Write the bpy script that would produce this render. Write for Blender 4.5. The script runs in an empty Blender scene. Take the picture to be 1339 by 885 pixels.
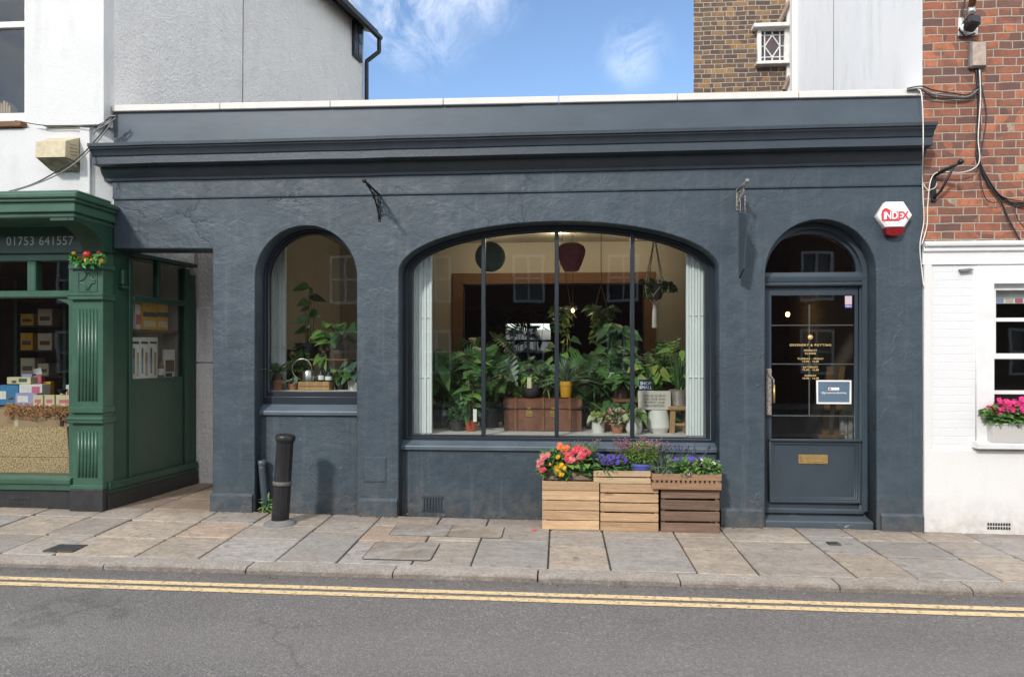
import bpy, bmesh, math, random
from mathutils import Vector, Matrix, noise as mnoise
random.seed(7)
R = math.radians
S = bpy.context.scene
COL = S.collection
PI = math.pi

# ---------------------------------------------------------------- camera model (turns a photo pixel into a point at a true depth)
CAMD, CAMH, YAW, FPX = 6.5, 1.6, R(4.0), 893.0
CXP, HZP = 669.5, 460.0
SN, CS = math.sin(YAW), math.cos(YAW)
def W(px, py, y):
    u = (px - CXP) / FPX; v = (HZP - py) / FPX
    t = (y + CAMD) / (CS + u * SN)
    return Vector((t * (-SN + u * CS), y, CAMH + t * v))
def WX(px, y): return W(px, 0, y).x
def WZ(px, py, y): return W(px, py, y).z

def ground(x, y):
    """pavement height: falls along the street and towards the kerb"""
    a = -0.0119 * x - 0.0055
    b = -0.03 - 0.006 * x
    t = max(0.0, min(1.0, -y / 1.36))
    return a * (1 - t) + b * t
def road_z(x): return -0.075 - 0.006 * x

# ---------------------------------------------------------------- mesh builder
class MB:
    def __init__(s):
        s.bm = bmesh.new()
    def _fin(s, verts, M, mi, smooth=None):
        if M is not None: bmesh.ops.transform(s.bm, matrix=M, verts=verts)
        fs = set()
        for v in verts:
            for f in v.link_faces: fs.add(f)
        for f in fs:
            f.material_index = mi
            if smooth is not None: f.smooth = smooth
    def box(s, x0, x1, y0, y1, z0, z1, bev=0.0, mi=0, M=None, seg=1):
        r = bmesh.ops.create_cube(s.bm, size=1.0)
        vs = r['verts']
        for v in vs:
            v.co = Vector((x0 if v.co.x < 0 else x1, y0 if v.co.y < 0 else y1, z0 if v.co.z < 0 else z1))
        if bev > 0:
            es = list({e for v in vs for e in v.link_edges})
            r = bmesh.ops.bevel(s.bm, geom=es, offset=bev, segments=seg, affect='EDGES', clamp_overlap=True)
            vs = list({v for f in r['faces'] for v in f.verts} | {v for v in vs if v.is_valid})
            allv = set(vs)
            for v in list(allv):
                for f in v.link_faces: allv.update(f.verts)
            vs = list(allv)
        s._fin(vs, M, mi)
        return vs
    def face(s, pts, mi=0, smooth=False):
        vs = [s.bm.verts.new(p) for p in pts]
        f = s.bm.faces.new(vs); f.material_index = mi; f.smooth = smooth
        return f
    def prism(s, pts, d, mi=0):
        """polygon pts (3-D) swept by vector d"""
        d = Vector(d)
        a = [s.bm.verts.new(p) for p in pts]; b = [s.bm.verts.new(Vector(p) + d) for p in pts]
        n = len(pts); fs = [s.bm.faces.new(a), s.bm.faces.new(b[::-1])]
        for i in range(n): fs.append(s.bm.faces.new((a[(i+1) % n], a[i], b[i], b[(i+1) % n])))
        for f in fs: f.material_index = mi
        bmesh.ops.recalc_face_normals(s.bm, faces=fs)
        return a + b
    def lathe(s, prof, c=(0, 0, 0), seg=20, M=None, mi=0, smooth=True, mod=None, cap=True):
        c = Vector(c); rows = []
        for (r, z) in prof:
            row = []
            for i in range(seg):
                a = 2 * PI * i / seg
                rr = r * (mod(a, z) if mod else 1.0)
                row.append(s.bm.verts.new(c + Vector((rr * math.cos(a), rr * math.sin(a), z))))
            rows.append(row)
        fs = []
        for k in range(len(rows) - 1):
            for i in range(seg):
                j = (i + 1) % seg
                fs.append(s.bm.faces.new((rows[k][i], rows[k][j], rows[k+1][j], rows[k+1][i])))
        if cap:
            fs.append(s.bm.faces.new(rows[0][::-1])); fs.append(s.bm.faces.new(rows[-1]))
        for f in fs: f.material_index = mi; f.smooth = smooth
        vs = [v for row in rows for v in row]
        if M is not None: bmesh.ops.transform(s.bm, matrix=M, verts=vs)
        return vs
    def tube(s, pts, r, seg=6, mi=0, smooth=True, cap=True):
        pts = [Vector(p) for p in pts]; n = len(pts)
        rr = r if isinstance(r, (list, tuple)) else [r] * n
        rows = []; up = None
        for i, p in enumerate(pts):
            d = (pts[min(i+1, n-1)] - pts[max(i-1, 0)])
            if d.length < 1e-9: d = Vector((0, 0, 1))
            d.normalize()
            if up is None:
                up = Vector((0, 0, 1)) if abs(d.z) < .9 else Vector((1, 0, 0))
            a = d.cross(up)
            if a.length < 1e-6: a = d.cross(Vector((1, 0, .3)))
            a.normalize(); b = a.cross(d).normalized(); up = b
            rows.append([s.bm.verts.new(p + rr[i] * (math.cos(2*PI*k/seg) * a + math.sin(2*PI*k/seg) * b)) for k in range(seg)])
        fs = []
        for i in range(n - 1):
            for k in range(seg):
                j = (k + 1) % seg
                fs.append(s.bm.faces.new((rows[i][k], rows[i][j], rows[i+1][j], rows[i+1][k])))
        if cap and seg > 2:
            fs.append(s.bm.faces.new(rows[0][::-1])); fs.append(s.bm.faces.new(rows[-1]))
        for f in fs: f.material_index = mi; f.smooth = smooth
        return [v for row in rows for v in row]
    def sweep(s, prof, path, mi=0, smooth=False):
        """prof: list of (y,z); swept along x between path=[(x, dz)...]; closed profile with end caps"""
        rows = [[s.bm.verts.new((x, y, z + dz)) for (y, z) in prof] for (x, dz) in path]
        n = len(prof); fs = []
        for i in range(len(rows) - 1):
            for k in range(n):
                j = (k + 1) % n
                fs.append(s.bm.faces.new((rows[i][k], rows[i][j], rows[i+1][j], rows[i+1][k])))
        fs.append(s.bm.faces.new(rows[0])); fs.append(s.bm.faces.new(rows[-1][::-1]))
        bmesh.ops.recalc_face_normals(s.bm, faces=fs)
        for f in fs: f.material_index = mi; f.smooth = smooth
        return [v for r in rows for v in r]
    def ball(s, c, r, mi=0, seg=10, ring=7, sc=(1, 1, 1), M=None):
        c = Vector(c); r_ = bmesh.ops.create_uvsphere(s.bm, u_segments=seg, v_segments=ring, radius=1.0)
        for v in r_['verts']: v.co = Vector((v.co.x * r * sc[0], v.co.y * r * sc[1], v.co.z * r * sc[2])) + c
        s._fin(r_['verts'], M, mi, True)
        return r_['verts']
    def mesh(s, me, M=None, mi=0):
        n = len(s.bm.verts); s.bm.from_mesh(me); s.bm.verts.ensure_lookup_table()
        vs = [s.bm.verts[i] for i in range(n, len(s.bm.verts))]
        s._fin(vs, M, mi)
        return vs
    def build(s, name, mats, parent=None, local=False, sharp=None, **props):
        me = bpy.data.meshes.new(name)
        if parent is not None and not local:
            root = parent
            while root.parent: root = root.parent
            off = root.matrix_basis.inverted()
            bmesh.ops.transform(s.bm, matrix=off, verts=s.bm.verts[:])
        s.bm.to_mesh(me); s.bm.free()
        for m in (mats if isinstance(mats, (list, tuple)) else [mats]): me.materials.append(m)
        if sharp is not None:
            for p in me.polygons: p.use_smooth = True
            me.set_sharp_from_angle(angle=R(sharp))
        o = bpy.data.objects.new(name, me); COL.objects.link(o)
        if parent is not None: o.parent = parent
        for k, v in props.items(): o[k] = v
        return o

def T(name, label, cat, loc=(0, 0, 0), rz=0.0, group=None):
    o = bpy.data.objects.new(name, None); COL.objects.link(o)
    o.empty_display_size = .1
    o.matrix_basis = Matrix.Translation(Vector(loc)) @ Matrix.Rotation(rz, 4, 'Z')
    o['label'] = label; o['category'] = cat
    if group: o['group'] = group
    return o
def tag(o, label, cat, group=None):
    o['label'] = label; o['category'] = cat
    if group: o['group'] = group
    return o
def struct(o): o['kind'] = 'structure'; return o
def copy_tree(o, parent=None):
    c = o.copy(); COL.objects.link(c)
    if parent is not None: c.parent = parent
    for ch in [x for x in COL.objects if x.parent == o]: copy_tree(ch, c)
    return c

def curve_mesh(loops, ext, bev=0.0):
    cu = bpy.data.curves.new('tmp', 'CURVE'); cu.dimensions = '2D'; cu.fill_mode = 'BOTH'
    cu.extrude = max(ext - bev, 1e-4); cu.bevel_depth = bev; cu.bevel_resolution = 1; cu.offset = -bev
    for lp in loops:
        sp = cu.splines.new('POLY'); sp.points.add(len(lp) - 1); sp.use_cyclic_u = True
        for p, q in zip(sp.points, lp): p.co = (q[0], q[1], 0, 1)
    ob = bpy.data.objects.new('tmp', cu); COL.objects.link(ob)
    dg = bpy.context.evaluated_depsgraph_get()
    me = bpy.data.meshes.new_from_object(ob.evaluated_get(dg))
    bpy.data.objects.remove(ob); bpy.data.curves.remove(cu)
    return me
def plate(mb, loops, y0, y1, bev=0.0, mi=0, M=None):
    """flat slab standing in the x-z plane, outline + holes, from depth y0 to y1"""
    me = curve_mesh(loops, (y1 - y0) / 2, bev)
    M0 = Matrix.Translation((0, (y0 + y1) / 2, 0)) @ Matrix.Rotation(PI / 2, 4, 'X')
    vs = mb.mesh(me, (M @ M0) if M is not None else M0, mi)
    bpy.data.meshes.remove(me)
    return vs
def text(mb, s, size, loc, mi=0, M=None, ext=.0008, align='CENTER', off=0.0, sx=1.0, space=1.0):
    cu = bpy.data.curves.new('tmp', 'FONT'); cu.body = s; cu.size = size; cu.align_x = align; cu.extrude = ext
    cu.offset = off; cu.resolution_u = 3; cu.space_character = space
    ob = bpy.data.objects.new('tmp', cu); COL.objects.link(ob)
    dg = bpy.context.evaluated_depsgraph_get()
    me = bpy.data.meshes.new_from_object(ob.evaluated_get(dg))
    bpy.data.objects.remove(ob); bpy.data.curves.remove(cu)
    M0 = Matrix.Translation(Vector(loc)) @ Matrix.Rotation(PI / 2, 4, 'X') @ Matrix.Diagonal((sx, 1, 1, 1))
    mb.mesh(me, (M @ M0) if M is not None else M0, mi)
    bpy.data.meshes.remove(me)

def arch(x0, x1, zs, rise, n=28):
    """points of a half-ellipse from right spring to left spring"""
    c = (x0 + x1) / 2; a = (x1 - x0) / 2
    return [(c + a * math.cos(PI * i / n), zs + rise * math.sin(PI * i / n)) for i in range(n + 1)]
# ---------------------------------------------------------------- materials
class NT:
    def __init__(s, name):
        s.m = bpy.data.materials.new(name); s.m.use_nodes = True
        s.t = s.m.node_tree; s.t.nodes.clear()
        s.out = s.t.nodes.new('ShaderNodeOutputMaterial')
        s.tc = s.t.nodes.new('ShaderNodeTexCoord')
    def n(s, typ, **kw):
        nd = s.t.nodes.new('ShaderNode' + typ)
        for k, v in kw.items():
            if k.startswith('i_'):
                key = k[2:]; key = int(key) if key.isdigit() else key.replace('_', ' ')
                nd.inputs[key].default_value = v
            else: setattr(nd, k, v)
        return nd
    def l(s, a, b): s.t.links.new(a, b)
    def math(s, op, a, b=None, c=None, clamp=False):
        nd = s.n('Math', operation=op); nd.use_clamp = clamp
        for i, v in enumerate((a, b, c)):
            if v is None: continue
            if isinstance(v, (int, float)): nd.inputs[i].default_value = v
            else: s.l(v, nd.inputs[i])
        return nd.outputs[0]
    def mix(s, f, a, b, blend='MIX'):
        nd = s.n('Mix', data_type='RGBA', blend_type=blend)
        for k, v in ((0, f), (6, a), (7, b)):
            if isinstance(v, (int, float)): nd.inputs[k].default_value = v
            elif isinstance(v, (tuple, list)): nd.inputs[k].default_value = (*v[:3], 1)
            else: s.l(v, nd.inputs[k])
        return nd.outputs[2]
    def ramp(s, f, stops, interp='LINEAR'):
        nd = s.n('ValToRGB'); nd.color_ramp.interpolation = interp
        e = nd.color_ramp.elements
        while len(e) < len(stops): e.new(.5)
        for el, (p, c) in zip(e, stops):
            el.position = p; el.color = (c, c, c, 1) if isinstance(c, (int, float)) else (*c[:3], 1)
        s.l(f, nd.inputs[0]); return nd.outputs[0]
    def combine(s, v):
        nd = s.n('CombineColor')
        for k in range(3): s.l(v, nd.inputs[k])
        return nd.outputs[0]
    def scaled(s, sc, src=None):
        nd = s.n('Mapping'); nd.inputs['Scale'].default_value = sc
        s.l(src or s.tc.outputs['Object'], nd.inputs[0]); return nd.outputs[0]
    def noise(s, scale, detail=4, rough=.55, vec=None, dist=0.0):
        nd = s.n('TexNoise'); nd.inputs['Scale'].default_value = scale; nd.inputs['Detail'].default_value = detail
        nd.inputs['Roughness'].default_value = rough; nd.inputs['Distortion'].default_value = dist
        s.l(vec or s.tc.outputs['Object'], nd.inputs['Vector']); return nd.outputs[0]
    def bump(s, h, strength=.3, dist=.01, normal=None):
        nd = s.n('Bump'); nd.inputs['Strength'].default_value = strength; nd.inputs['Distance'].default_value = dist
        s.l(h, nd.inputs['Height'])
        if normal is not None: s.l(normal, nd.inputs['Normal'])
        return nd.outputs[0]
    def bsdf(s, col, rough=.6, normal=None, metal=0.0, spec=.5, emis=None, estr=0, coat=0.0):
        b = s.n('BsdfPrincipled')
        for k, v in (('Base Color', col), ('Roughness', rough), ('Metallic', metal), ('Specular IOR Level', spec), ('Coat Weight', coat)):
            if isinstance(v, (int, float)): b.inputs[k].default_value = v
            elif isinstance(v, (tuple, list)): b.inputs[k].default_value = (*v[:3], 1)
            else: s.l(v, b.inputs[k])
        if normal is not None: s.l(normal, b.inputs['Normal'])
        if emis is not None:
            b.inputs['Emission Color'].default_value = (*emis, 1); b.inputs['Emission Strength'].default_value = estr
        s.l(b.outputs[0], s.out.inputs[0]); return b

def pm(name, col, rough=.6, var=.18, ns=6, bump=.15, bs=80, metal=0, spec=.5, col2=None, bd=.004, stretch=None, coat=0):
    t = NT(name)
    v = t.scaled(stretch) if stretch else None
    f = t.noise(ns, 5, .6, v)
    hi = col2 or tuple(min(1, c * (1 + var)) for c in col)
    lo = col if col2 else tuple(c * (1 - var) for c in col)
    c = t.ramp(f, [(.32, lo), (.68, hi)])
    nb = t.noise(bs, 4, .6, v)
    t.bsdf(c, rough, t.bump(nb, bump, bd), metal, spec, coat=coat)
    return t.m

def stucco_mat():
    t = NT('blue_masonry_paint')
    big = t.noise(1.1, 5, .65); mid = t.noise(7, 6, .68)
    c = t.mix(t.ramp(big, [(.32, 0.0), (.66, 1.0)]), (.031, .047, .062), (.047, .069, .088))
    c = t.mix(t.math('MULTIPLY', t.ramp(mid, [(.46, 0.0), (.72, 1.0)]), .45), c, (.075, .096, .112))
    patch = t.n('TexVoronoi'); patch.inputs['Scale'].default_value = .55; t.l(t.scaled((1, 1, 1.2)), patch.inputs['Vector'])
    pc = t.n('SeparateColor'); t.l(patch.outputs['Color'], pc.inputs[0])
    c = t.mix(t.math('MULTIPLY', t.math('MULTIPLY', pc.outputs[0], t.ramp(t.noise(2.4, 5, .7), [(.42, 0.0), (.58, 1.0)])), .4), c, (.034, .047, .060))
    sp0 = t.n('SeparateXYZ'); g0 = t.n('NewGeometry'); t.l(g0.outputs['Position'], sp0.inputs[0])
    mr0 = t.n('MapRange'); mr0.inputs['From Min'].default_value = .32; mr0.inputs['From Max'].default_value = -.06; t.l(sp0.outputs['Z'], mr0.inputs['Value'])
    c = t.mix(t.math('MULTIPLY', t.math('MULTIPLY', mr0.outputs[0], t.ramp(t.noise(7, 5, .7), [(.36, 0.0), (.64, 1.0)])), .6), c, (.15, .125, .10))
    run = t.ramp(t.noise(4.5, 6, .72, t.scaled((2.4, 1, .14))), [(.53, 0.0), (.72, 1.0)])
    c = t.mix(t.math('MULTIPLY', run, .42), c, (.115, .130, .140))
    dv = t.n('VectorMath', operation='ADD')
    nz = t.n('TexNoise'); nz.inputs['Scale'].default_value = 2.6; nz.inputs['Detail'].default_value = 6; nz.inputs['Roughness'].default_value = .7
    t.l(t.tc.outputs['Object'], nz.inputs['Vector'])
    sc = t.n('VectorMath', operation='SCALE'); sc.inputs['Scale'].default_value = .45; t.l(nz.outputs['Color'], sc.inputs[0])
    t.l(t.tc.outputs['Object'], dv.inputs[0]); t.l(sc.outputs[0], dv.inputs[1])
    mp = t.scaled((.75, 1.0, 1.7), dv.outputs[0])
    vo = t.n('TexVoronoi', feature='DISTANCE_TO_EDGE'); vo.inputs['Scale'].default_value = 1.25; t.l(mp, vo.inputs['Vector'])
    mask = t.ramp(t.noise(1.2, 4, .6, t.scaled((1, 1, 1.3))), [(.50, 0.0), (.60, 1.0)])
    crack = t.math('MULTIPLY', t.ramp(vo.outputs['Distance'], [(0.0, 1.0), (.005, .4), (.014, 0.0)]), mask)
    step = t.math('MULTIPLY', t.ramp(vo.outputs['Distance'], [(0.0, 0.0), (.10, 1.0)]), mask)     # flaked edges standing up beside the cracks
    c = t.mix(t.math('MULTIPLY', crack, .25), c, (.16, .18, .19))
    chip = t.math('MULTIPLY', t.math('GREATER_THAN', t.noise(21, 2, .5), .765), t.math('GREATER_THAN', t.noise(2.0, 2, .5), .5))
    c = t.mix(t.math('MULTIPLY', chip, .6), c, (.34, .35, .35))
    h = t.math('ADD', t.math('MULTIPLY', t.noise(60, 6, .7, t.scaled((1, 1, 1.3))), .30), t.math('MULTIPLY', t.noise(7, 5, .62, t.scaled((1, 1, 1.25)), .6), .6))
    h = t.math('ADD', h, t.math('MULTIPLY', t.noise(1.8, 4, .6), 1.6))
    h = t.math('ADD', h, t.math('ADD', t.math('MULTIPLY', crack, .6), t.math('MULTIPLY', step, .22)))
    rough = t.ramp(t.noise(3, 4, .6), [(.3, .36), (.7, .58)])
    t.bsdf(c, rough, t.bump(h, .70, .015), spec=.45)
    return t.m

def render_mat(name, col, bs=120, strength=.4, dirt=(.32, .29, .25), amount=.35, low=None, rough=.75, bd=.008, lo2=None):
    """white or grey painted render with streaky dirt; low: height under which splash dirt sits"""
    t = NT(name)
    streak = t.noise(3.2, 5, .65, t.scaled((1.6, 1.6, .35)))
    f = t.math('MULTIPLY', t.ramp(streak, [(.5, 0.0), (.78, 1.0)]), amount)
    c = t.mix(f, col, dirt)
    c = t.mix(t.math('MULTIPLY', t.ramp(t.noise(.8, 4, .6), [(.35, 0.0), (.65, 1.0)]), .5), c, lo2 or tuple(x * .93 for x in col))
    blot = t.ramp(t.noise(1.7, 6, .72), [(.52, 0.0), (.60, 1.0)]); c = t.mix(t.math('MULTIPLY', blot, amount * .5), c, tuple(x * .86 for x in col))
    spots = t.ramp(t.noise(23, 3, .6), [(.68, 0.0), (.74, 1.0)])
    c = t.mix(t.math('MULTIPLY', spots, amount * .9), c, tuple(x * .7 for x in dirt))
    if low is not None:
        sp = t.n('SeparateXYZ'); g = t.n('NewGeometry'); t.l(g.outputs['Position'], sp.inputs[0])
        m = t.n('MapRange'); m.inputs['From Min'].default_value = low; m.inputs['From Max'].default_value = low - .38
        t.l(sp.outputs['Z'], m.inputs['Value'])
        k = t.math('MULTIPLY', m.outputs[0], t.ramp(t.noise(5, 5, .7), [(.35, 0.0), (.7, 1.0)]))
        c = t.mix(t.math('MULTIPLY', k, .8), c, (.30, .25, .19))
    h = t.math('ADD', t.noise(bs, 4, .6), t.math('MULTIPLY', t.noise(9, 4, .6), .7)); h = t.math('ADD', h, t.math('MULTIPLY', t.noise(1.6, 4, .6), 2.2))
    t.bsdf(c, rough, t.bump(h, strength, bd))
    return t.m

def brick_mat(name, cols, mortar, along='X', pitch=.075, per=.345, bumpd=.012, odd=None, paint=False):
    """Flemish bond worked out in metres: stretcher, header, stretcher, header ... each with its own colour"""
    t = NT(name)
    g = t.n('NewGeometry')
    wob = t.n('TexNoise'); wob.inputs['Scale'].default_value = 5; wob.inputs['Detail'].default_value = 3
    t.l(g.outputs['Position'], wob.inputs['Vector'])
    sub = t.n('VectorMath', operation='SUBTRACT'); sub.inputs[1].default_value = (.5, .5, .5); t.l(wob.outputs['Color'], sub.inputs[0])
    scl = t.n('VectorMath', operation='SCALE'); scl.inputs['Scale'].default_value = .022; t.l(sub.outputs[0], scl.inputs[0])
    ad = t.n('VectorMath', operation='ADD'); t.l(g.outputs['Position'], ad.inputs[0]); t.l(scl.outputs[0], ad.inputs[1])
    sp = t.n('SeparateXYZ'); t.l(ad.outputs[0], sp.inputs[0])
    x = sp.outputs[along]; z = sp.outputs['Z']
    zr = t.math('DIVIDE', z, pitch); row = t.math('FLOOR', zr); fz = t.math('SUBTRACT', zr, row)
    odd_ = t.math('MODULO', t.math('ABSOLUTE', row), 2.0)
    shift = t.n('TexWhiteNoise', noise_dimensions='1D'); t.l(row, shift.inputs['W'])
    u = t.math('ADD', t.math('DIVIDE', x, per), t.math('MULTIPLY', odd_, .5))
    u = t.math('ADD', u, t.math('MULTIPLY', shift.outputs['Value'], .13))
    cell = t.math('FLOOR', u); fu = t.math('SUBTRACT', u, cell)
    split = .665
    isH = t.math('GREATER_THAN', fu, split)
    bid = t.math('ADD', t.math('MULTIPLY', cell, 2.0), isH)
    du = t.math('MINIMUM', t.math('MINIMUM', fu, t.math('SUBTRACT', 1.0, fu)), t.math('ABSOLUTE', t.math('SUBTRACT', fu, split)))
    dx = t.math('MULTIPLY', du, per); dz = t.math('MULTIPLY', t.math('MINIMUM', fz, t.math('SUBTRACT', 1.0, fz)), pitch)
    dist = t.math('MINIMUM', dx, dz)
    face = t.n('MapRange', interpolation_type='SMOOTHSTEP'); face.inputs['From Min'].default_value = .0036; face.inputs['From Max'].default_value = .0072
    t.l(dist, face.inputs['Value']); fm = face.outputs[0]
    wn = t.n('TexWhiteNoise', noise_dimensions='2D'); cv = t.n('CombineXYZ'); t.l(bid, cv.inputs[0]); t.l(row, cv.inputs[1]); t.l(cv.outputs[0], wn.inputs['Vector'])
    rnd = wn.outputs['Value']
    patch = t.noise(.9, 3, .6, g.outputs['Position'])
    rv = t.math('ADD', t.math('MULTIPLY', rnd, .75), t.math('MULTIPLY', t.math('SUBTRACT', patch, .37), 1.0), clamp=True)
    n = len(cols)
    c = t.ramp(rv, [(i / n, k) for i, k in enumerate(cols)], 'CONSTANT')
    grain = t.noise(38, 5, .7, g.outputs['Position'])
    c = t.mix(t.ramp(grain, [(.35, .0), (.7, .55)]), c, tuple(v * .45 for v in cols[len(cols)//2]))
    soot = t.noise(7, 5, .65, g.outputs['Position'])
    c = t.mix(t.ramp(soot, [(.46, 0.0), (.72, .62)]), c, (.075, .055, .048))
    mc = t.mix(t.ramp(t.noise(60, 3, .6, g.outputs['Position']), [(.35, 0.0), (.65, 1.0)]), tuple(v * .8 for v in mortar), mortar)
    c = t.mix(fm, mc, c)
    if paint: c = t.mix(.94, c, paint)
    h = t.math('ADD', t.math('MULTIPLY', fm, 1.0), t.math('MULTIPLY', grain, .45))
    h = t.math('ADD', h, t.math('MULTIPLY', rnd, .25))
    t.bsdf(c, .85, t.bump(h, .35 if paint else .7, .006 if paint else bumpd))
    return t.m

def wood_mat(name, lo, hi, along='X', rough=.7, knot=.35):
    t = NT(name)
    info = t.n('ObjectInfo')
    ad = t.n('VectorMath', operation='ADD'); t.l(t.tc.outputs['Object'], ad.inputs[0])
    sc = t.n('VectorMath', operation='SCALE'); sc.inputs[0].default_value = (7.1, 3.3, 5.7); t.l(info.outputs['Random'], sc.inputs['Scale']); t.l(sc.outputs[0], ad.inputs[1])
    s3 = {'X': (1.6, 22, 30), 'Z': (26, 22, 1.6), 'Y': (26, 1.6, 26)}[along]
    v = t.scaled(s3, ad.outputs[0])
    g = t.noise(1.6, 6, .65, v, .6)
    slow = t.noise(1.0, 2, .5, t.scaled({'X': (.7, 2, 13), 'Z': (13, 2, .7), 'Y': (13, .7, 13)}[along], ad.outputs[0]))
    c = t.mix(t.ramp(g, [(.3, 0.0), (.7, 1.0)]), lo, hi)
    c = t.mix(t.math('MULTIPLY', t.ramp(slow, [(.35, 0.0), (.65, 1.0)]), .5), c, tuple((a + b) * .36 for a, b in zip(lo, hi)))
    c = t.mix(t.math('MULTIPLY', t.ramp(t.noise(3.1, 6, .75, v, 1.5), [(.48, 0.0), (.56, 1.0), (.60, 0.0)]), .45), c, tuple(a * .5 for a in lo))
    tone = t.math('MULTIPLY_ADD', info.outputs['Random'], .5, .72)
    c = t.mix(1.0, c, t.combine(tone), 'MULTIPLY')
    kn = t.ramp(t.noise(4.5, 2, .5, t.scaled({'X': (1, 1, 2.6), 'Z': (2.6, 1, 1), 'Y': (2, 1, 1)}[along], ad.outputs[0])), [(.68, 0.0), (.78, 1.0)])
    c = t.mix(t.math('MULTIPLY', kn, knot), c, tuple(a * .35 for a in lo))
    t.bsdf(c, rough, t.bump(g, .35, .003))
    return t.m

def leaf_mat(name, col, rough=.38, var=.3, tr=.22):
    t = NT(name)
    f = t.noise(9, 3, .6)
    c = t.ramp(f, [(.3, tuple(v * (1 - var) for v in col)), (.7, tuple(v * (1 + var) for v in col))])
    b = t.bsdf(c, rough, t.bump(t.noise(60, 2, .5), .15, .003), spec=.45)
    tl = t.n('BsdfTranslucent'); t.l(t.mix(.5, c, (.12, .2, .03)), tl.inputs[0])
    mx = t.n('MixShader'); mx.inputs[0].default_value = tr
    t.l(b.outputs[0], mx.inputs[1]); t.l(tl.outputs[0], mx.inputs[2]); t.l(mx.outputs[0], t.out.inputs[0])
    return t.m

def glass_mat(name, tint=(.82, .85, .84), refl=1.0):
    t = NT(name)
    tr = t.n('BsdfTransparent'); tr.inputs[0].default_value = (*tint, 1)
    gl = t.n('BsdfGlossy'); gl.inputs['Roughness'].default_value = .012
    t.l(t.bump(t.noise(1.7, 2, .5), .05, .02), gl.inputs['Normal'])
    fr = t.n('LayerWeight'); fr.inputs[0].default_value = .5
    k = t.math('MULTIPLY', t.math('MULTIPLY_ADD', t.math('POWER', fr.outputs['Facing'], 5.0), .96, .04), refl, clamp=True)
    mx = t.n('MixShader'); t.l(k, mx.inputs[0]); t.l(tr.outputs[0], mx.inputs[1]); t.l(gl.outputs[0], mx.inputs[2])
    t.l(mx.outputs[0], t.out.inputs[0])
    return t.m

def asphalt_mat():
    t = NT('worn_asphalt')
    g = t.noise(150, 3, .7); vo = t.n('TexVoronoi'); vo.inputs['Scale'].default_value = 92; t.l(t.tc.outputs['Object'], vo.inputs['Vector'])
    stone = t.n('SeparateColor'); t.l(vo.outputs['Color'], stone.inputs[0])
    c = t.ramp(stone.outputs[0], [(0.0, (.112, .104, .101)), (.5, (.160, .149, .146)), (.86, (.200, .188, .184)), (.97, (.255, .243, .232))])
    big = t.noise(1.1, 5, .62)
    c = t.mix(t.ramp(big, [(.35, 0.0), (.68, .32)]), c, (.095, .089, .086))
    lane = t.noise(.9, 3, .5, t.scaled((.12, 1.6, 1)))
    c = t.mix(t.ramp(lane, [(.4, 0.0), (.7, .25)]), c, (.185, .174, .168))
    # gutter: gritty and darker beside the kerb
    sp = t.n('SeparateXYZ'); t.l(t.tc.outputs['Object'], sp.inputs[0])
    m = t.n('MapRange'); m.inputs['From Min'].default_value = -1.78; m.inputs['From Max'].default_value = -1.56; t.l(sp.outputs['Y'], m.inputs['Value'])
    k = t.math('MULTIPLY', m.outputs[0], t.ramp(t.noise(6, 5, .7), [(.3, .2), (.7, 1.0)]))
    c = t.mix(t.math('MULTIPLY', k, .6), c, (.085, .075, .065))
    # polished wheel band, tar repairs, drips, hairline cracks
    wb = t.n('MapRange', interpolation_type='SMOOTHSTEP'); wb.inputs['From Min'].default_value = .42; wb.inputs['From Max'].default_value = .10
    t.l(t.math('ABSOLUTE', t.math('ADD', sp.outputs['Y'], 2.75)), wb.inputs['Value'])
    c = t.mix(t.math('MULTIPLY', wb.outputs[0], t.math('MULTIPLY', t.noise(2.2, 4, .7, t.scaled((.25, 1.5, 1))), .55)), c, (.215, .203, .195))
    rep = t.math('MULTIPLY', t.ramp(t.noise(.55, 2, .4, t.scaled((.8, 1.6, 1))), [(.60, 0.0), (.605, 1.0)]), .16)
    c = t.mix(rep, c, (.075, .071, .070))
    oil = t.ramp(t.noise(3.7, 3, .55), [(.67, 0.0), (.76, 1.0)]); c = t.mix(t.math('MULTIPLY', oil, .12), c, (.055, .052, .05))
    nd = t.n('VectorMath', operation='ADD'); nn_ = t.n('TexNoise'); nn_.inputs['Scale'].default_value = 3; nn_.inputs['Detail'].default_value = 5; t.l(t.tc.outputs['Object'], nn_.inputs['Vector'])
    ns_ = t.n('VectorMath', operation='SCALE'); ns_.inputs['Scale'].default_value = .3; t.l(nn_.outputs['Color'], ns_.inputs[0]); t.l(t.tc.outputs['Object'], nd.inputs[0]); t.l(ns_.outputs[0], nd.inputs[1])
    vc = t.n('TexVoronoi', feature='DISTANCE_TO_EDGE'); vc.inputs['Scale'].default_value = .7; t.l(nd.outputs[0], vc.inputs['Vector'])
    ck = t.math('MULTIPLY', t.ramp(vc.outputs['Distance'], [(0.0, 1.0), (.006, .5), (.011, 0.0)]), t.ramp(t.noise(.8, 2, .5), [(.50, 0.0), (.58, 1.0)]))
    c = t.mix(t.math('MULTIPLY', ck, .35), c, (.045, .042, .04))
    h = t.math('ADD', t.math('MULTIPLY', vo.outputs['Distance'], -1.0), g)
    t.bsdf(c, .82, t.bump(h, .6, .007))
    return t.m

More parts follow.
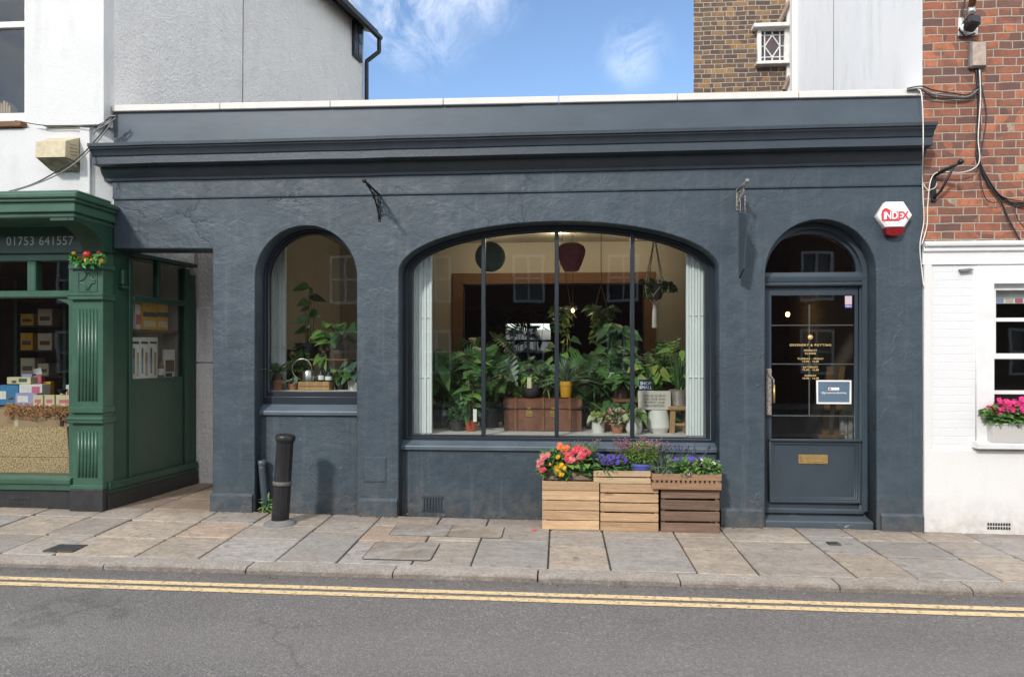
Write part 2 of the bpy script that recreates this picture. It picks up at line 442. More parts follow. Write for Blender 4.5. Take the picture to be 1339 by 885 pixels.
def slab_mat(name='york_stone'):
    t = NT(name)
    at = t.n('Attribute', attribute_name='tint')
    n1 = t.noise(2.6, 6, .65); n2 = t.noise(16, 5, .7); n3 = t.noise(70, 3, .6)
    c = t.mix(t.math('MULTIPLY', t.ramp(n1, [(.35, 0.0), (.65, 1.0)]), .38), at.outputs['Color'], (.42, .33, .245))
    c = t.mix(t.math('MULTIPLY', t.ramp(n2, [(.42, 0.0), (.70, 1.0)]), .62), c, (.20, .175, .15))
    st = t.noise(1.0, 6, .75); c = t.mix(t.math('MULTIPLY', t.ramp(st, [(.46, 0.0), (.62, 1.0)]), .45), c, (.22, .19, .155))
    lam = t.noise(3.0, 5, .7, t.scaled((.6, 2.2, 1)), 1.2); c = t.mix(t.math('MULTIPLY', t.ramp(lam, [(.52, 0.0), (.57, 1.0), (.60, 0.0)]), .5), c, (.17, .15, .13))
    c = t.mix(t.math('MULTIPLY', t.ramp(n3, [(.55, 0.0), (.72, 1.0)]), .4), c, (.50, .46, .40))
    sp = t.n('SeparateXYZ'); t.l(t.tc.outputs['Object'], sp.inputs[0])
    e1 = t.n('MapRange'); e1.inputs['From Min'].default_value = -.28; e1.inputs['From Max'].default_value = -.02; t.l(sp.outputs['Y'], e1.inputs['Value'])
    c = t.mix(t.math('MULTIPLY', t.math('MULTIPLY', e1.outputs[0], t.ramp(t.noise(5, 5, .7), [(.3, 0.0), (.6, 1.0)])), .6), c, (.16, .115, .08))
    gum = t.ramp(t.noise(11, 1, .3), [(.735, 0.0), (.755, 1.0)])
    c = t.mix(t.math('MULTIPLY', gum, .45), c, (.10, .095, .09))
    h = t.math('ADD', t.math('MULTIPLY', n2, .8), t.math('ADD', t.math('MULTIPLY', n3, .3), n1))
    t.bsdf(c, .78, t.bump(h, .75, .012))
    return t.m
def granite_mat():
    t = NT('granite_kerb_stone')
    at = t.n('Attribute', attribute_name='tint')
    vo = t.n('TexVoronoi'); vo.inputs['Scale'].default_value = 110; t.l(t.tc.outputs['Object'], vo.inputs['Vector'])
    s = t.n('SeparateColor'); t.l(vo.outputs['Color'], s.inputs[0])
    c = t.ramp(s.outputs[0], [(0.0, (.19, .165, .145)), (.4, (.34, .305, .27)), (.8, (.45, .41, .37))])
    c = t.mix(.35, c, at.outputs['Color'])
    c = t.mix(t.math('MULTIPLY', t.ramp(t.noise(5, 6, .7), [(.4, 0.0), (.7, 1.0)]), .45), c, (.17, .145, .115))
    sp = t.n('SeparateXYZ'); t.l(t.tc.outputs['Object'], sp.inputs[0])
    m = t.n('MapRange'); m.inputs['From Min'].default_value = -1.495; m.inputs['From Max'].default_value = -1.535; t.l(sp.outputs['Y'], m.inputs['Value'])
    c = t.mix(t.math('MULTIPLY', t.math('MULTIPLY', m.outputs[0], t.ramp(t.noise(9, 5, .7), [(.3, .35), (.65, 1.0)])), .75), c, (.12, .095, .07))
    h = t.math('ADD', t.noise(45, 5, .7), t.math('MULTIPLY', t.noise(8, 4, .6), 1.4))
    t.bsdf(c, .8, t.bump(h, .8, .014))
    return t.m
def line_mat():
    t = NT('worn_yellow_line_paint')
    f = t.ramp(t.noise(30, 5, .75), [(.37, 0.0), (.48, 1.0)])
    c = t.mix(f, (.22, .19, .145), t.mix(t.noise(4, 4, .6), (.66, .49, .25), (.74, .57, .33)))
    t.bsdf(c, .75, t.bump(t.noise(140, 3, .7), .6, .004))
    return t.m
def printed_board_mat():
    t = NT('printed_pattern_card')
    vo = t.n('TexVoronoi', feature='DISTANCE_TO_EDGE'); vo.inputs['Scale'].default_value = 62; vo.inputs['Randomness'].default_value = 1
    t.l(t.tc.outputs['Object'], vo.inputs['Vector'])
    f = t.ramp(vo.outputs['Distance'], [(.12, 1.0), (.22, 0.0)])
    f = t.math('MULTIPLY', f, t.ramp(t.noise(60, 2, .5), [(.42, 0.0), (.52, 1.0)]))
    t.bsdf(t.mix(f, (.56, .40, .20), (.24, .155, .07)), .7)
    return t.m

M = {}
M['stucco'] = stucco_mat()
M['bluewood'] = pm('blue_joinery_paint', (.046, .064, .080), .40, .10, 4, .12, 60, bd=.003)
M['sill_lit'] = pm('sill_blue_lit', (.078, .104, .128), .42, .14, 5, .2, 30, bd=.003)  # lighter blue: light caught by the sill tops put into the colour
M['darkframe'] = pm('near_black_blue_frame_paint', (.014, .021, .029), .38, .15, 4, .15, 50, bd=.003)
M['bluedoor'] = pm('blue_door_paint', (.040, .056, .071), .38, .10, 3, .10, 50, bd=.003)
M['parapet'] = pm('smooth_blue_paint', (.056, .076, .095), .38, .14, 1.8, .10, 6, bd=.006, stretch=(1, 1, 2.5))
M['cornice'] = pm('cornice_blue_paint', (.034, .047, .060), .40, .16, 5, .3, 30, bd=.006)
M['coping'] = render_mat('pale_coping_stone', (.68, .65, .60), 60, .3, (.45, .40, .34), .35)
M['white_smooth'] = render_mat('white_painted_render', (.64, .64, .635), 45, .4, (.36, .34, .31), .42)
M['white_wall'] = render_mat('white_gable_paint', (.88, .87, .86), 70, .3, (.5, .49, .47), .4)
M['white_low'] = render_mat('white_render_splashed', (.70, .69, .67), 60, .25, (.5, .46, .40), .25, low=.30)
M['grey_render'] = render_mat('grey_pebbledash', (.90, .88, .85), 42, 1.0, (.45, .44, .42), .25, bd=.03)
M['passage'] = render_mat('old_grey_limewash', (.74, .73, .72), 30, .9, (.22, .21, .19), .6, bd=.02)
M['brick_red'] = brick_mat('red_flemish_brick', [(.18, .08, .058), (.26, .092, .058), (.125, .07, .06), (.34, .115, .063), (.21, .088, .06), (.28, .11, .068), (.41, .14, .072), (.16, .084, .067), (.31, .118, .067), (.48, .17, .085), (.235, .097, .067), (.42, .34, .23)], (.40, .34, .27))
M['brick_brown'] = brick_mat('brown_stock_brick', [(.10, .062, .045), (.16, .095, .055), (.09, .06, .048), (.20, .12, .06), (.13, .08, .055), (.30, .17, .065), (.12, .075, .05), (.36, .21, .085)], (.42, .38, .32))
M['brick_dark'] = brick_mat('dark_terrace_brick', [(.10, .045, .035), (.15, .06, .04), (.08, .045, .04), (.19, .07, .045)], (.22, .19, .16))
M['brick_white'] = brick_mat('white_painted_brick', [(.6, .6, .6)] * 4, (.7, .7, .7), paint=(.70, .70, .70))
M['white_paint'] = pm('white_gloss_joinery', (.72, .72, .71), .4, .05, 5, .08, 60)
M['old_white'] = pm('flaking_white_paint', (.70, .68, .64), .6, .14, 14, .4, 40, bd=.005)
M['cream_board'] = pm('cream_corner_board', (.78, .74, .68), .6, .05, 4, .1, 40)
M['green'] = pm('green_joinery_gloss', (.040, .102, .067), .33, .16, 5, .18, 26, bd=.004)
M['green_shaded'] = pm('green_joinery_shaded', (.018, .058, .038), .38, .15, 5, .15, 30)  # darker copy of the green, with the fascia's shade put into the colour
M['black_base'] = pm('black_plinth_paint', (.022, .023, .025), .5, .3, 8, .4, 40)
M['iron'] = pm('black_iron', (.018, .019, .022), .45, .3, 20, .3, 90, metal=.3)
M['bollard'] = pm('black_bollard_paint', (.011, .011, .012), .42, .35, 14, .25, 70)
M['rusty'] = pm('flaking_rusty_iron', (.09, .075, .065), .7, .3, 60, .5, 90, col2=(.40, .36, .32))
M['black_plastic'] = pm('black_plastic', (.015, .015, .016), .4, .2, 10, .05, 40)
M['cable'] = pm('black_cable_sheath', (.02, .02, .022), .5, .3, 10, .1, 60)
M['cable_white'] = pm('old_white_cable_sheath', (.72, .68, .62), .5, .15, 8, .1, 60)
M['cable_grey'] = pm('grey_cable_sheath', (.22, .21, .20), .5, .2, 8, .1, 60)
M['glass'] = glass_mat('window_glass', (.93, .95, .935), 1.35)
M['glass_door'] = glass_mat('door_glass', (.74, .75, .74), 1.7)
M['glass_dark'] = pm('dark_upper_pane', (.10, .115, .135), .08, .15, 1.0, .02, 3)
M['lead_glass'] = pm('dark_leaded_pane', (.035, .04, .05), .12, .5, 7, .05, 8, col2=(.10, .06, .06))
M['shutter'] = pm('white_folding_shutter', (.78, .82, .83), .5, .05, 3, .05, 40)
M['beige'] = pm('beige_room_paint', (.40, .36, .285), .8, .06, 1.5, .08, 20)
M['ceiling'] = pm('cream_ceiling_paint', (.62, .57, .46), .8, .05, 1.5, .05, 20)
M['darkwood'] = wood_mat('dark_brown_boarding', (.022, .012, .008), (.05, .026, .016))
M['oak'] = wood_mat('brown_stained_oak', (.16, .072, .028), (.26, .125, .05))
M['floor'] = wood_mat('worn_floor_boards', (.10, .06, .035), (.18, .11, .06))
M['platform'] = pm('pale_grey_platform', (.60, .58, .55), .6, .06, 4, .06, 40)
M['roof'] = pm('dark_roof_felt', (.06, .06, .065), .8, .2, 4, .3, 30)
M['slate'] = pm('roof_slate', (.07, .07, .08), .6, .25, 6, .3, 20)
M['brass'] = pm('aged_brass', (.56, .38, .15), .38, .22, 25, .15, 60, metal=.75)
M['gold'] = pm('gold_leaf_lettering', (.70, .50, .20), .5, .1, 20, .05, 50, metal=.2)
M['grey_bar'] = pm('grey_metal_bar', (.34, .36, .38), .4, .1, 8, .05, 40)
t_ = NT('peeled_step_paint')
_f = t_.math('MULTIPLY', t_.ramp(t_.noise(9, 5, .7, t_.scaled((.7, 1, 1.6))), [(.54, 0.0), (.57, 1.0)]), t_.ramp(t_.noise(2.2, 2, .5), [(.48, 0.0), (.56, 1.0)]))
t_.bsdf(t_.mix(_f, t_.mix(t_.noise(6, 4, .6), (.055, .075, .095), (.085, .105, .12)), (.36, .30, .25)), .6, t_.bump(t_.noise(30, 4, .6), .4, .006)); M['dirty_peel'] = t_.m
M['cream_metal'] = pm('weathered_cream_metal', (.50, .43, .28), .6, .15, 18, .3, 40)
M['cream_dark'] = pm('grimy_cream_metal', (.26, .22, .14), .7, .4, 12, .4, 40)
M['junction'] = pm('weathered_pinkish_plate', (.40, .31, .25), .6, .25, 20, .3, 60)
M['white_plastic'] = pm('white_plastic', (.82, .82, .81), .35, .03, 5, .02, 30)
M['red_plastic'] = pm('red_lens_plastic', (.20, .012, .016), .25, .2, 10, .03, 30)
M['red_print'] = pm('red_print', (.62, .035, .05), .5, .05, 10, .02, 30)
M['white_print'] = pm('white_print', (.85, .85, .85), .5, .02, 10, .02, 30)
M['dark_print'] = pm('dark_print', (.05, .05, .05), .6, .05, 10, .02, 30)
M['pale_number'] = pm('pale_painted_numerals', (.46, .50, .44), .5, .05, 10, .02, 30)
M['pine'] = wood_mat('pale_pine_slats', (.42, .25, .13), (.68, .48, .29), knot=.5)
M['pine_mid'] = wood_mat('mid_brown_crate_wood', (.30, .18, .10), (.54, .36, .21), knot=.6)
M['dull_band'] = pm('dull_grey_band', (.10, .095, .09), .6, .3, 30, .3, 60)
M['crate_dark'] = wood_mat('dark_weathered_crate_wood', (.115, .068, .045), (.26, .165, .115), knot=.5)
M['tray_grey'] = wood_mat('grey_weathered_tray', (.17, .115, .08), (.32, .24, .18))
M['tray_straw'] = wood_mat('straw_coloured_tray', (.34, .235, .13), (.56, .43, .27))
M['tray_basket'] = wood_mat('rustic_brown_tray', (.21, .11, .06), (.43, .26, .15), knot=.8)
M['soil'] = pm('potting_soil', (.035, .022, .014), .9, .4, 40, .8, 90, bd=.01)
M['bark'] = pm('reddish_bark_mulch', (.16, .055, .03), .9, .4, 40, .8, 60, bd=.01)
M['leaf_dark'] = leaf_mat('leaf_dark_green', (.046, .105, .040))
M['leaf_mid'] = leaf_mat('leaf_mid_green', (.088, .195, .06))
M['leaf_light'] = leaf_mat('leaf_fresh_green', (.17, .30, .07))
M['leaf_lime'] = leaf_mat('leaf_lime', (.26, .32, .07))
M['leaf_pale'] = leaf_mat('leaf_pale_cream_green', (.42, .46, .26))
M['leaf_grey'] = leaf_mat('leaf_grey_green', (.17, .235, .165))
M['leaf_blue'] = leaf_mat('leaf_blue_green', (.08, .15, .11))
M['stem'] = pm('green_brown_stem', (.09, .10, .035), .6, .3, 20, .2, 60)
M['cane'] = pm('cane_stake', (.28, .15, .06), .6, .2, 20, .2, 60)
def petal(n, c): return leaf_mat(n, c, .55, .15, .2)
M['pink'] = petal('coral_pink_petal', (.72, .10, .14)); M['pink_lt'] = petal('pale_pink_petal', (.80, .26, .27))
M['orange'] = petal('orange_petal', (.82, .25, .09)); M['yellow'] = petal('yellow_petal', (.84, .50, .03))
M['violet'] = petal('violet_petal', (.14, .085, .45)); M['mauve'] = petal('mauve_petal', (.36, .14, .33))
M['purple'] = petal('dark_purple_petal', (.09, .04, .20)); M['magenta'] = petal('magenta_petal', (.78, .04, .25))
M['white_petal'] = petal('white_petal', (.75, .75, .70))
M['red_berry'] = pm('red_glazed_fruit', (.42, .03, .02), .35, .15, 15, .1, 40); M['yel_berry'] = pm('yellow_glazed_fruit', (.62, .30, .03), .4, .15, 15, .1, 40)
M['bright_leaf'] = pm('bright_painted_leaf', (.05, .22, .04), .45, .3, 15, .1, 40)
M['terracotta'] = pm('terracotta_clay', (.38, .16, .09), .8, .15, 9, .2, 50)
M['red_pot'] = pm('orange_red_plastic', (.42, .085, .035), .4, .06, 8, .05, 40)
M['grey_pot'] = pm('charcoal_pot', (.035, .036, .04), .55, .15, 9, .1, 50)
M['black_pot'] = pm('blue_black_glazed_pot', (.02, .024, .032), .3, .2, 9, .1, 30)
M['brown_pot'] = pm('brown_grey_clay', (.11, .08, .062), .75, .2, 9, .2, 50)
M['yellow_pot'] = pm('ochre_glazed_pot', (.62, .32, .035), .4, .08, 9, .1, 30)
M['white_pot'] = pm('off_white_ceramic', (.68, .66, .62), .5, .05, 6, .08, 40)
M['blue_pot'] = pm('violet_blue_plastic', (.085, .10, .34), .4, .08, 8, .05, 40)
M['ribbed'] = pm('ribbed_grey_metal', (.34, .30, .28), .45, .15, 8, .1, 40, metal=.3)
M['trunk'] = pm('brown_vulcanised_fibre', (.185, .078, .048), .40, .28, 9, .2, 40, bd=.003)
M['trunk_strap'] = pm('tan_wood_batten', (.20, .085, .04), .5, .2, 12, .2, 40)
M['steel'] = pm('brushed_steel', (.50, .50, .49), .28, .12, 20, .08, 90, metal=.9)
M['sign_card'] = pm('grey_linen_card', (.50, .465, .41), .8, .06, 30, .1, 90)
M['navy'] = pm('navy_card', (.018, .03, .095), .5, .08, 8, .04, 40)
M['notice_blue'] = pm('notice_blue', (.10, .16, .22), .5, .05, 8, .04, 40)
M['sticker_pink'] = pm('sticker_pink', (.62, .48, .52), .5, .05, 30, .04, 40)
M['sticker_blue'] = pm('sticker_blue', (.13, .12, .42), .5, .05, 8, .04, 40)
M['stool'] = wood_mat('honey_stool_wood', (.34, .19, .075), (.52, .32, .15), 'Z')
M['wicker'] = pm('orange_wicker', (.30, .13, .05), .7, .4, 40, .6, 70)
M['rope'] = pm('cream_cotton_rope', (.76, .71, .62), .85, .12, 30, .5, 120)
M['twine'] = pm('brown_twine', (.12, .085, .055), .85, .12, 30, .5, 120)
M['lantern_blue'] = leaf_mat('blue_paper_lantern', (.20, .31, .36), .8, .12, .35)
M['lantern_purple'] = leaf_mat('plum_paper_lantern', (.52, .17, .26), .9, .15, .35)
M['card'] = pm('brown_cardboard', (.40, .27, .16), .8, .08, 6, .1, 60)
M['pattern_card'] = printed_board_mat()
M['raffia'] = pm('orange_raffia', (.56, .29, .12), .8, .3, 30, .3, 90)
M['pack_cream'] = pm('cream_packet', (.62, .55, .36), .5, .08, 12, .04, 40)
M['pack_blue'] = pm('blue_packet', (.05, .20, .40), .45, .1, 12, .04, 40)
M['pack_white'] = pm('white_packet', (.70, .68, .66), .5, .08, 25, .04, 40)
M['pack_pink'] = pm('pink_packet', (.60, .14, .20), .5, .08, 12, .04, 40)
M['pack_lilac'] = pm('lilac_packet', (.34, .33, .58), .5, .08, 12, .04, 40)
M['pack_yellow'] = pm('yellow_packet', (.66, .36, .02), .45, .08, 12, .04, 40)
M['concrete'] = pm('grey_concrete', (.17, .165, .16), .85, .2, 9, .5, 70)
M['metal_lid'] = pm('dark_iron_lid', (.065, .067, .07), .6, .25, 20, .5, 120, metal=.3)
M['bulb'] = None
t_ = NT('lit_warm_bulb'); t_.bsdf((.9, .7, .4), .4, emis=(1.0, .62, .25), estr=14); M['bulb'] = t_.m
t_ = NT('lit_ceiling_spot'); t_.bsdf((.9, .85, .7), .4, emis=(1.0, .8, .55), estr=5); M['spot'] = t_.m
M['asphalt'] = asphalt_mat(); M['slab'] = slab_mat(); M['granite'] = granite_mat(); M['yellow_line'] = line_mat()
M['grit'] = pm('gritty_joint_sand', (.07, .058, .045), .95, .4, 18, .8, 90)
M['moss'] = pm('mossy_paving', (.10, .085, .045), .9, .3, 7, .6, 60, col2=(.19, .15, .11))
M['bluegrey_sheet'] = M['parapet']
# ================================================================ SETTING
# ---- road: one big sheet
mb = MB()
xs = [-60, -20, -9, -5, -2.5, 0, 2.5, 5, 9, 20, 60]
for a, b in zip(xs[:-1], xs[1:]):
    mb.face([(a, -60, road_z(max(-9, min(9, a)))), (b, -60, road_z(max(-9, min(9, b)))), (b, -1.5, road_z(max(-9, min(9, b)))), (a, -1.5, road_z(max(-9, min(9, a))))])
struct(mb.build('road', M['asphalt']))
mb = MB()
for (p0, p1) in ((-60, 60),):
    mb.face([(p0, -1.49, -.2), (p1, -1.49, -.2), (p1, 90, -.2), (p0, 90, -.2)])
struct(mb.build('ground', M['grit']))
# ---- yellow lines
mb = MB()
for (ya, yb) in ((-1.755, -1.820), (-1.865, -1.932)):
    x = -9.0
    while x < 9:
        x2 = x + .25
        j = lambda xx, k: .004 * mnoise.noise(Vector((xx * 3, k, 1.7)))
        mb.face([(x, yb + j(x, 1), road_z(x) + .004), (x2, yb + j(x2, 1), road_z(x2) + .004), (x2, ya + j(x2, 5), road_z(x2) + .004), (x, ya + j(x, 5), road_z(x) + .004)])
        x = x2
struct(mb.build('road_markings', M['yellow_line']))

# ---- flagstones
def tinted(mb, name, mat, tints):
    o = mb.build(name, mat)
    me = o.data; at = me.color_attributes.new('tint', 'FLOAT_COLOR', 'POINT')
    for i, t in enumerate(tints): at.data[i].color = (*t, 1)
    return o
rs = random.Random(11)
mb = MB(); tints = []
STONES = [(.31, .305, .30), (.345, .335, .33), (.29, .285, .285), (.38, .325, .265), (.38, .305, .235), (.35, .325, .30), (.42, .355, .285), (.33, .30, .27), (.43, .36, .29), (.37, .34, .305), (.43, .315, .23), (.30, .30, .30), (.41, .36, .30)]
def slab(x0, x1, y0, y1, tint=None):
    g = .0075; x0 += g; x1 -= g; y0 += g; y1 -= g
    dz = rs.uniform(-.003, .004); tx = rs.uniform(-.004, .004); ty = rs.uniform(-.005, .005)
    xc, yc = (x0 + x1) / 2, (y0 + y1) / 2
    def P(x, y, off): return (x, y, ground(x, y) + dz + tx * (x - xc) + ty * (y - yc) + off)
    i = .007; c = rs.uniform(.004, .03)
    def ring(x0, x1, y0, y1, off):
        return [mb.bm.verts.new(P(*q, off)) for q in ((x0 + c, y0), (x1 - c*.6, y0), (x1, y0 + c*.6), (x1, y1 - c), (x1 - c, y1), (x0 + c*.5, y1), (x0, y1 - c*.5), (x0, y0 + c))]
    a = ring(x0, x1, y0, y1, -.03); b = ring(x0, x1, y0, y1, -.005); d = ring(x0 + i, x1 - i, y0 + i, y1 - i, 0)
    n = 8
    for r0, r1 in ((a, b), (b, d)):
        for k in range(n): mb.bm.faces.new((r0[k], r0[(k+1) % n], r1[(k+1) % n], r1[k]))
    mb.bm.faces.new(d)
    t = tint or rs.choice(STONES); v = rs.uniform(.88, 1.12)
    tints.extend([tuple(q * v for q in t)] * 24)
x = -8.6
while x < 8:
    w = rs.uniform(.40, .70)
    k = rs.random()
    if k < .2: cuts = [0.02, -.45 - rs.uniform(0, .25), -1.36]
    elif k < .9: cuts = [.02, -.28 - rs.uniform(0, .15), -.80 - rs.uniform(-.08, .12), -1.36]
    else: cuts = [.02, -.62 - rs.uniform(0, .15), -1.36]
    for a, b in zip(cuts[1:], cuts[:-1]): slab(x, x + w, a, b)
    x += w
for (xa, xb) in ((-4.6, -4.05), (-4.05, -3.3)):           # paving running back into the passage
    for (a, b) in ((.02, .5), (.5, .95), (.95, 1.5)): slab(xa, xb, a, b, (.30, .22, .17))
struct(tinted(mb, 'pavement', M['slab'], tints))
mb = MB()
for i in range(40):
    a = -9 + i * .45; b = a + .45
    mb.face([(a, -1.38, ground(a, -1.36) - .014), (b, -1.38, ground(b, -1.36) - .014), (b, .02, ground(b, 0) - .014), (a, .02, ground(a, 0) - .014)])
mb.face([(-4.7, .02, ground(-4.7, 0) - .014), (-3.2, .02, ground(-3.2, 0) - .014), (-3.2, 1.6, ground(-3.2, 0) - .014), (-4.7, 1.6, ground(-4.7, 0) - .014)])
struct(mb.build('paving_bed', M['grit']))
# ---- kerb stones
mb = MB(); tints = []
x = -9.1; kz = lambda x: -.030 - .006 * x
while x < 9:
    L = rs.uniform(.85, 1.45); a, b = x + .006, x + L - .006
    dy, dz = rs.uniform(-.006, .006), rs.uniform(-.004, .004)
    prof = [(-1.368, -.2), (-1.368, -.002), (-1.375, .003), (-1.505, .002), (-1.525, -.004), (-1.538, -.018), (-1.542, -.2)]
    nseg = 8; path = []
    n0 = len(mb.bm.verts)
    rows = []
    for i in range(nseg + 1):
        xx = a + (b - a) * i / nseg
        end = .006 if i in (0, nseg) else 0
        wob = .004 * mnoise.noise(Vector((xx * 5, 3, 2)))
        rows.append([mb.bm.verts.new((xx, y + dy + wob * (y < -1.5), kz(xx) + z + dz + (wob - end) * (z > -.1))) for (y, z) in prof])
    m = len(prof)
    for r0, r1 in zip(rows[:-1], rows[1:]):
        for k in range(m): 
            f = mb.bm.faces.new((r0[k], r1[k], r1[(k+1) % m], r0[(k+1) % m]))
    mb.bm.faces.new(rows[0]); mb.bm.faces.new(rows[-1][::-1])
    t = rs.choice([(.42, .37, .32), (.36, .33, .30), (.46, .41, .36), (.38, .33, .28)])
    tints.extend([t] * (len(mb.bm.verts) - n0))
    x += L
bmesh.ops.recalc_face_normals(mb.bm, faces=mb.bm.faces[:])
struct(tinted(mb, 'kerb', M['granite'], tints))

# ---- iron lids and the two tray covers in the paving
def flat_z(x, y): return ground(x, y) + .006
mb = MB()
def lid(px0, px1, py, sx, sy, name, label):
    # find the ground depth for this pixel
    y = -1.0
    for _ in range(30):
        p = W((px0 + px1) / 2, py, y); e = p.z - ground(p.x, y); y += e * 1.5
    x = p.x; t = T(name, label, 'cover', (x, y, flat_z(x, y) - .02))
    m = MB(); m.box(x - sx/2, x + sx/2, y - sy/2, y + sy/2, flat_z(x, y) - .02, flat_z(x, y) + .004, .002)
    m.build('frame', M['grit'], t)
    m = MB()
    n = 5
    for i in range(n):
        for j in range(n):
            xx = x - sx/2 + .012 + (sx - .024) * (i + .5) / n; yy = y - sy/2 + .012 + (sy - .024) * (j + .5) / n
            d = (sx - .024) / n * .42; e = (sy - .024) / n * .42
            m.box(xx - d, xx + d, yy - e, yy + e, flat_z(x, y), flat_z(x, y) + .0075)
    m.build('lid', M['metal_lid'], t)
lid(60, 112, 717, .25, .19, 'stopcock_cover', 'small square iron cover let into the paving before the green shopfront')
lid(1080, 1100, 711, .10, .08, 'stopcock_cover', 'tiny dark square cover in the paving in front of the shop door')
def tray(x0, x1, y0, y1, r, label, joints):
    xc, yc = (x0 + x1) / 2, (y0 + y1) / 2
    t = T('inspection_cover', label, 'cover', (xc, yc, ground(xc, yc) - .02))
    def rr(x0, x1, y0, y1, r, n=6):
        out = []
        for cx, cy, a0 in ((x1 - r, y1 - r, 0), (x0 + r, y1 - r, 90), (x0 + r, y0 + r, 180), (x1 - r, y0 + r, 270)):
            out += [(cx + r * math.cos(R(a0 + 90 * i / n)), cy + r * math.sin(R(a0 + 90 * i / n))) for i in range(n + 1)]
        return out
    zt = lambda p, o: (p[0], p[1], ground(p[0], p[1]) + o)
    a = [zt(p, .0045) for p in rr(x0, x1, y0, y1, r)]
    m = MB(); m.prism(a, (0, 0, -.02)); m.build('frame', M['metal_lid'], t)
    b = [(x0 + .008, x0 + (x1 - x0) * joints - .003), (x0 + (x1 - x0) * joints + .003, x1 - .008)] if joints else [(x0 + .008, x1 - .008)]
    for k, (p, q) in enumerate(b):
        m = MB(); m.prism([zt(v, .0065) for v in rr(p, q, y0 + .008, y1 - .008, .03)], (0, 0, -.02))
        o = m.build('stone_infill', M['slab'], t)
        at = o.data.color_attributes.new('tint', 'FLOAT_COLOR', 'POINT')
        for i in range(len(o.data.vertices)): at.data[i].color = ((.36, .355, .345, 1), (.41, .365, .305, 1))[k]
tray(-1.50, -.50, -.62, -.26, .045, 'long stone-filled cover with rounded iron frame beside the shop wall', .52)
tray(-1.55, -1.0, -1.26, -.80, .045, 'squarish stone-filled cover with dark rounded edge near the kerb', 0)

# ---- sky, sun
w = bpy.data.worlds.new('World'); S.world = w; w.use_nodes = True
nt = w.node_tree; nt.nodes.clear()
SUN_EL, SUN_AZ = 34.0, 25.5            # height of the sun; how far it stands to the left of straight behind the viewer
sky = nt.nodes.new('ShaderNodeTexSky'); sky.sky_type = 'NISHITA'; sky.sun_disc = False
sky.sun_elevation = R(SUN_EL); sky.sun_rotation = R(180 + SUN_AZ); sky.air_density = 1.0; sky.dust_density = .2; sky.ozone_density = 3.0
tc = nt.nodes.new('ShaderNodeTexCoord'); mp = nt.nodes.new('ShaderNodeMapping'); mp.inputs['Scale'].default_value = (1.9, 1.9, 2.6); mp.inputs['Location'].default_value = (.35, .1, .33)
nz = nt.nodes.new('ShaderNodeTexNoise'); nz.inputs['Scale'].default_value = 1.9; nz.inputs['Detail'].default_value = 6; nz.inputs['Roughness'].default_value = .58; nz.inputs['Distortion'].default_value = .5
# unseen white cloud added overhead and behind the viewer as fill light; the north sky over the roof is clear but for wisps
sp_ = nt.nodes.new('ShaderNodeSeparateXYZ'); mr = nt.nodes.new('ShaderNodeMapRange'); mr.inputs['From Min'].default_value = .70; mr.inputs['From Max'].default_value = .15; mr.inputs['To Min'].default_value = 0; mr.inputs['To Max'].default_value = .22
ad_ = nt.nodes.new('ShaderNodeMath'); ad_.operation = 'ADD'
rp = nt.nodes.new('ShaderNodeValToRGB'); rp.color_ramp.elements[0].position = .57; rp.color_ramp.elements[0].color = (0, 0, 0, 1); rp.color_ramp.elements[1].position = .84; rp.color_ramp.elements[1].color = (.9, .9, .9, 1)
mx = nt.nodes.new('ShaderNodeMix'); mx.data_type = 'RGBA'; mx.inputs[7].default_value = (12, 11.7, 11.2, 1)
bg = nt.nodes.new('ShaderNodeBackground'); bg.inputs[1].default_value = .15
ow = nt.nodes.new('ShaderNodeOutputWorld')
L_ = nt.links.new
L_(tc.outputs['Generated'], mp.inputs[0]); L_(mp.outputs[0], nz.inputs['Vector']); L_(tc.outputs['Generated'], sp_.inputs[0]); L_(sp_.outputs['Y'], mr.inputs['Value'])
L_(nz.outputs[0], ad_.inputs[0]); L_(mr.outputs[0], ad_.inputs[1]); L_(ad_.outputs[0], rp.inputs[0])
# two soft wisps over the roof
prev = rp.outputs[0]
nw = nt.nodes.new('ShaderNodeTexNoise'); nw.inputs['Scale'].default_value = 13; nw.inputs['Detail'].default_value = 9; nw.inputs['Roughness'].default_value = .66; nw.inputs['Distortion'].default_value = .8
mw = nt.nodes.new('ShaderNodeMapping'); mw.inputs['Scale'].default_value = (1.2, 1, 1.0); L_(tc.outputs['Generated'], mw.inputs[0]); L_(mw.outputs[0], nw.inputs['Vector'])
rw = nt.nodes.new('ShaderNodeValToRGB'); rw.color_ramp.elements[0].position = .40; rw.color_ramp.elements[1].position = .74; L_(nw.outputs[0], rw.inputs[0])
for dv, rad, k in (((-.185, .872, .452), .115, .42), ((-.115, .868, .482), .10, .45), ((.10, .913, .395), .06, .30)):
    ds = nt.nodes.new('ShaderNodeVectorMath'); ds.operation = 'DISTANCE'; ds.inputs[1].default_value = dv; L_(tc.outputs['Generated'], ds.inputs[0])
    m1 = nt.nodes.new('ShaderNodeMapRange'); m1.interpolation_type = 'SMOOTHSTEP'; m1.inputs['From Min'].default_value = rad; m1.inputs['From Max'].default_value = 0; m1.inputs['To Max'].default_value = k; L_(ds.outputs['Value'], m1.inputs['Value'])
    m2 = nt.nodes.new('ShaderNodeMath'); m2.operation = 'MULTIPLY'; L_(m1.outputs[0], m2.inputs[0]); L_(rw.outputs[0], m2.inputs[1])
    m3 = nt.nodes.new('ShaderNodeMath'); m3.operation = 'MAXIMUM'; L_(prev, m3.inputs[0]); L_(m2.outputs[0], m3.inputs[1]); prev = m3.outputs[0]
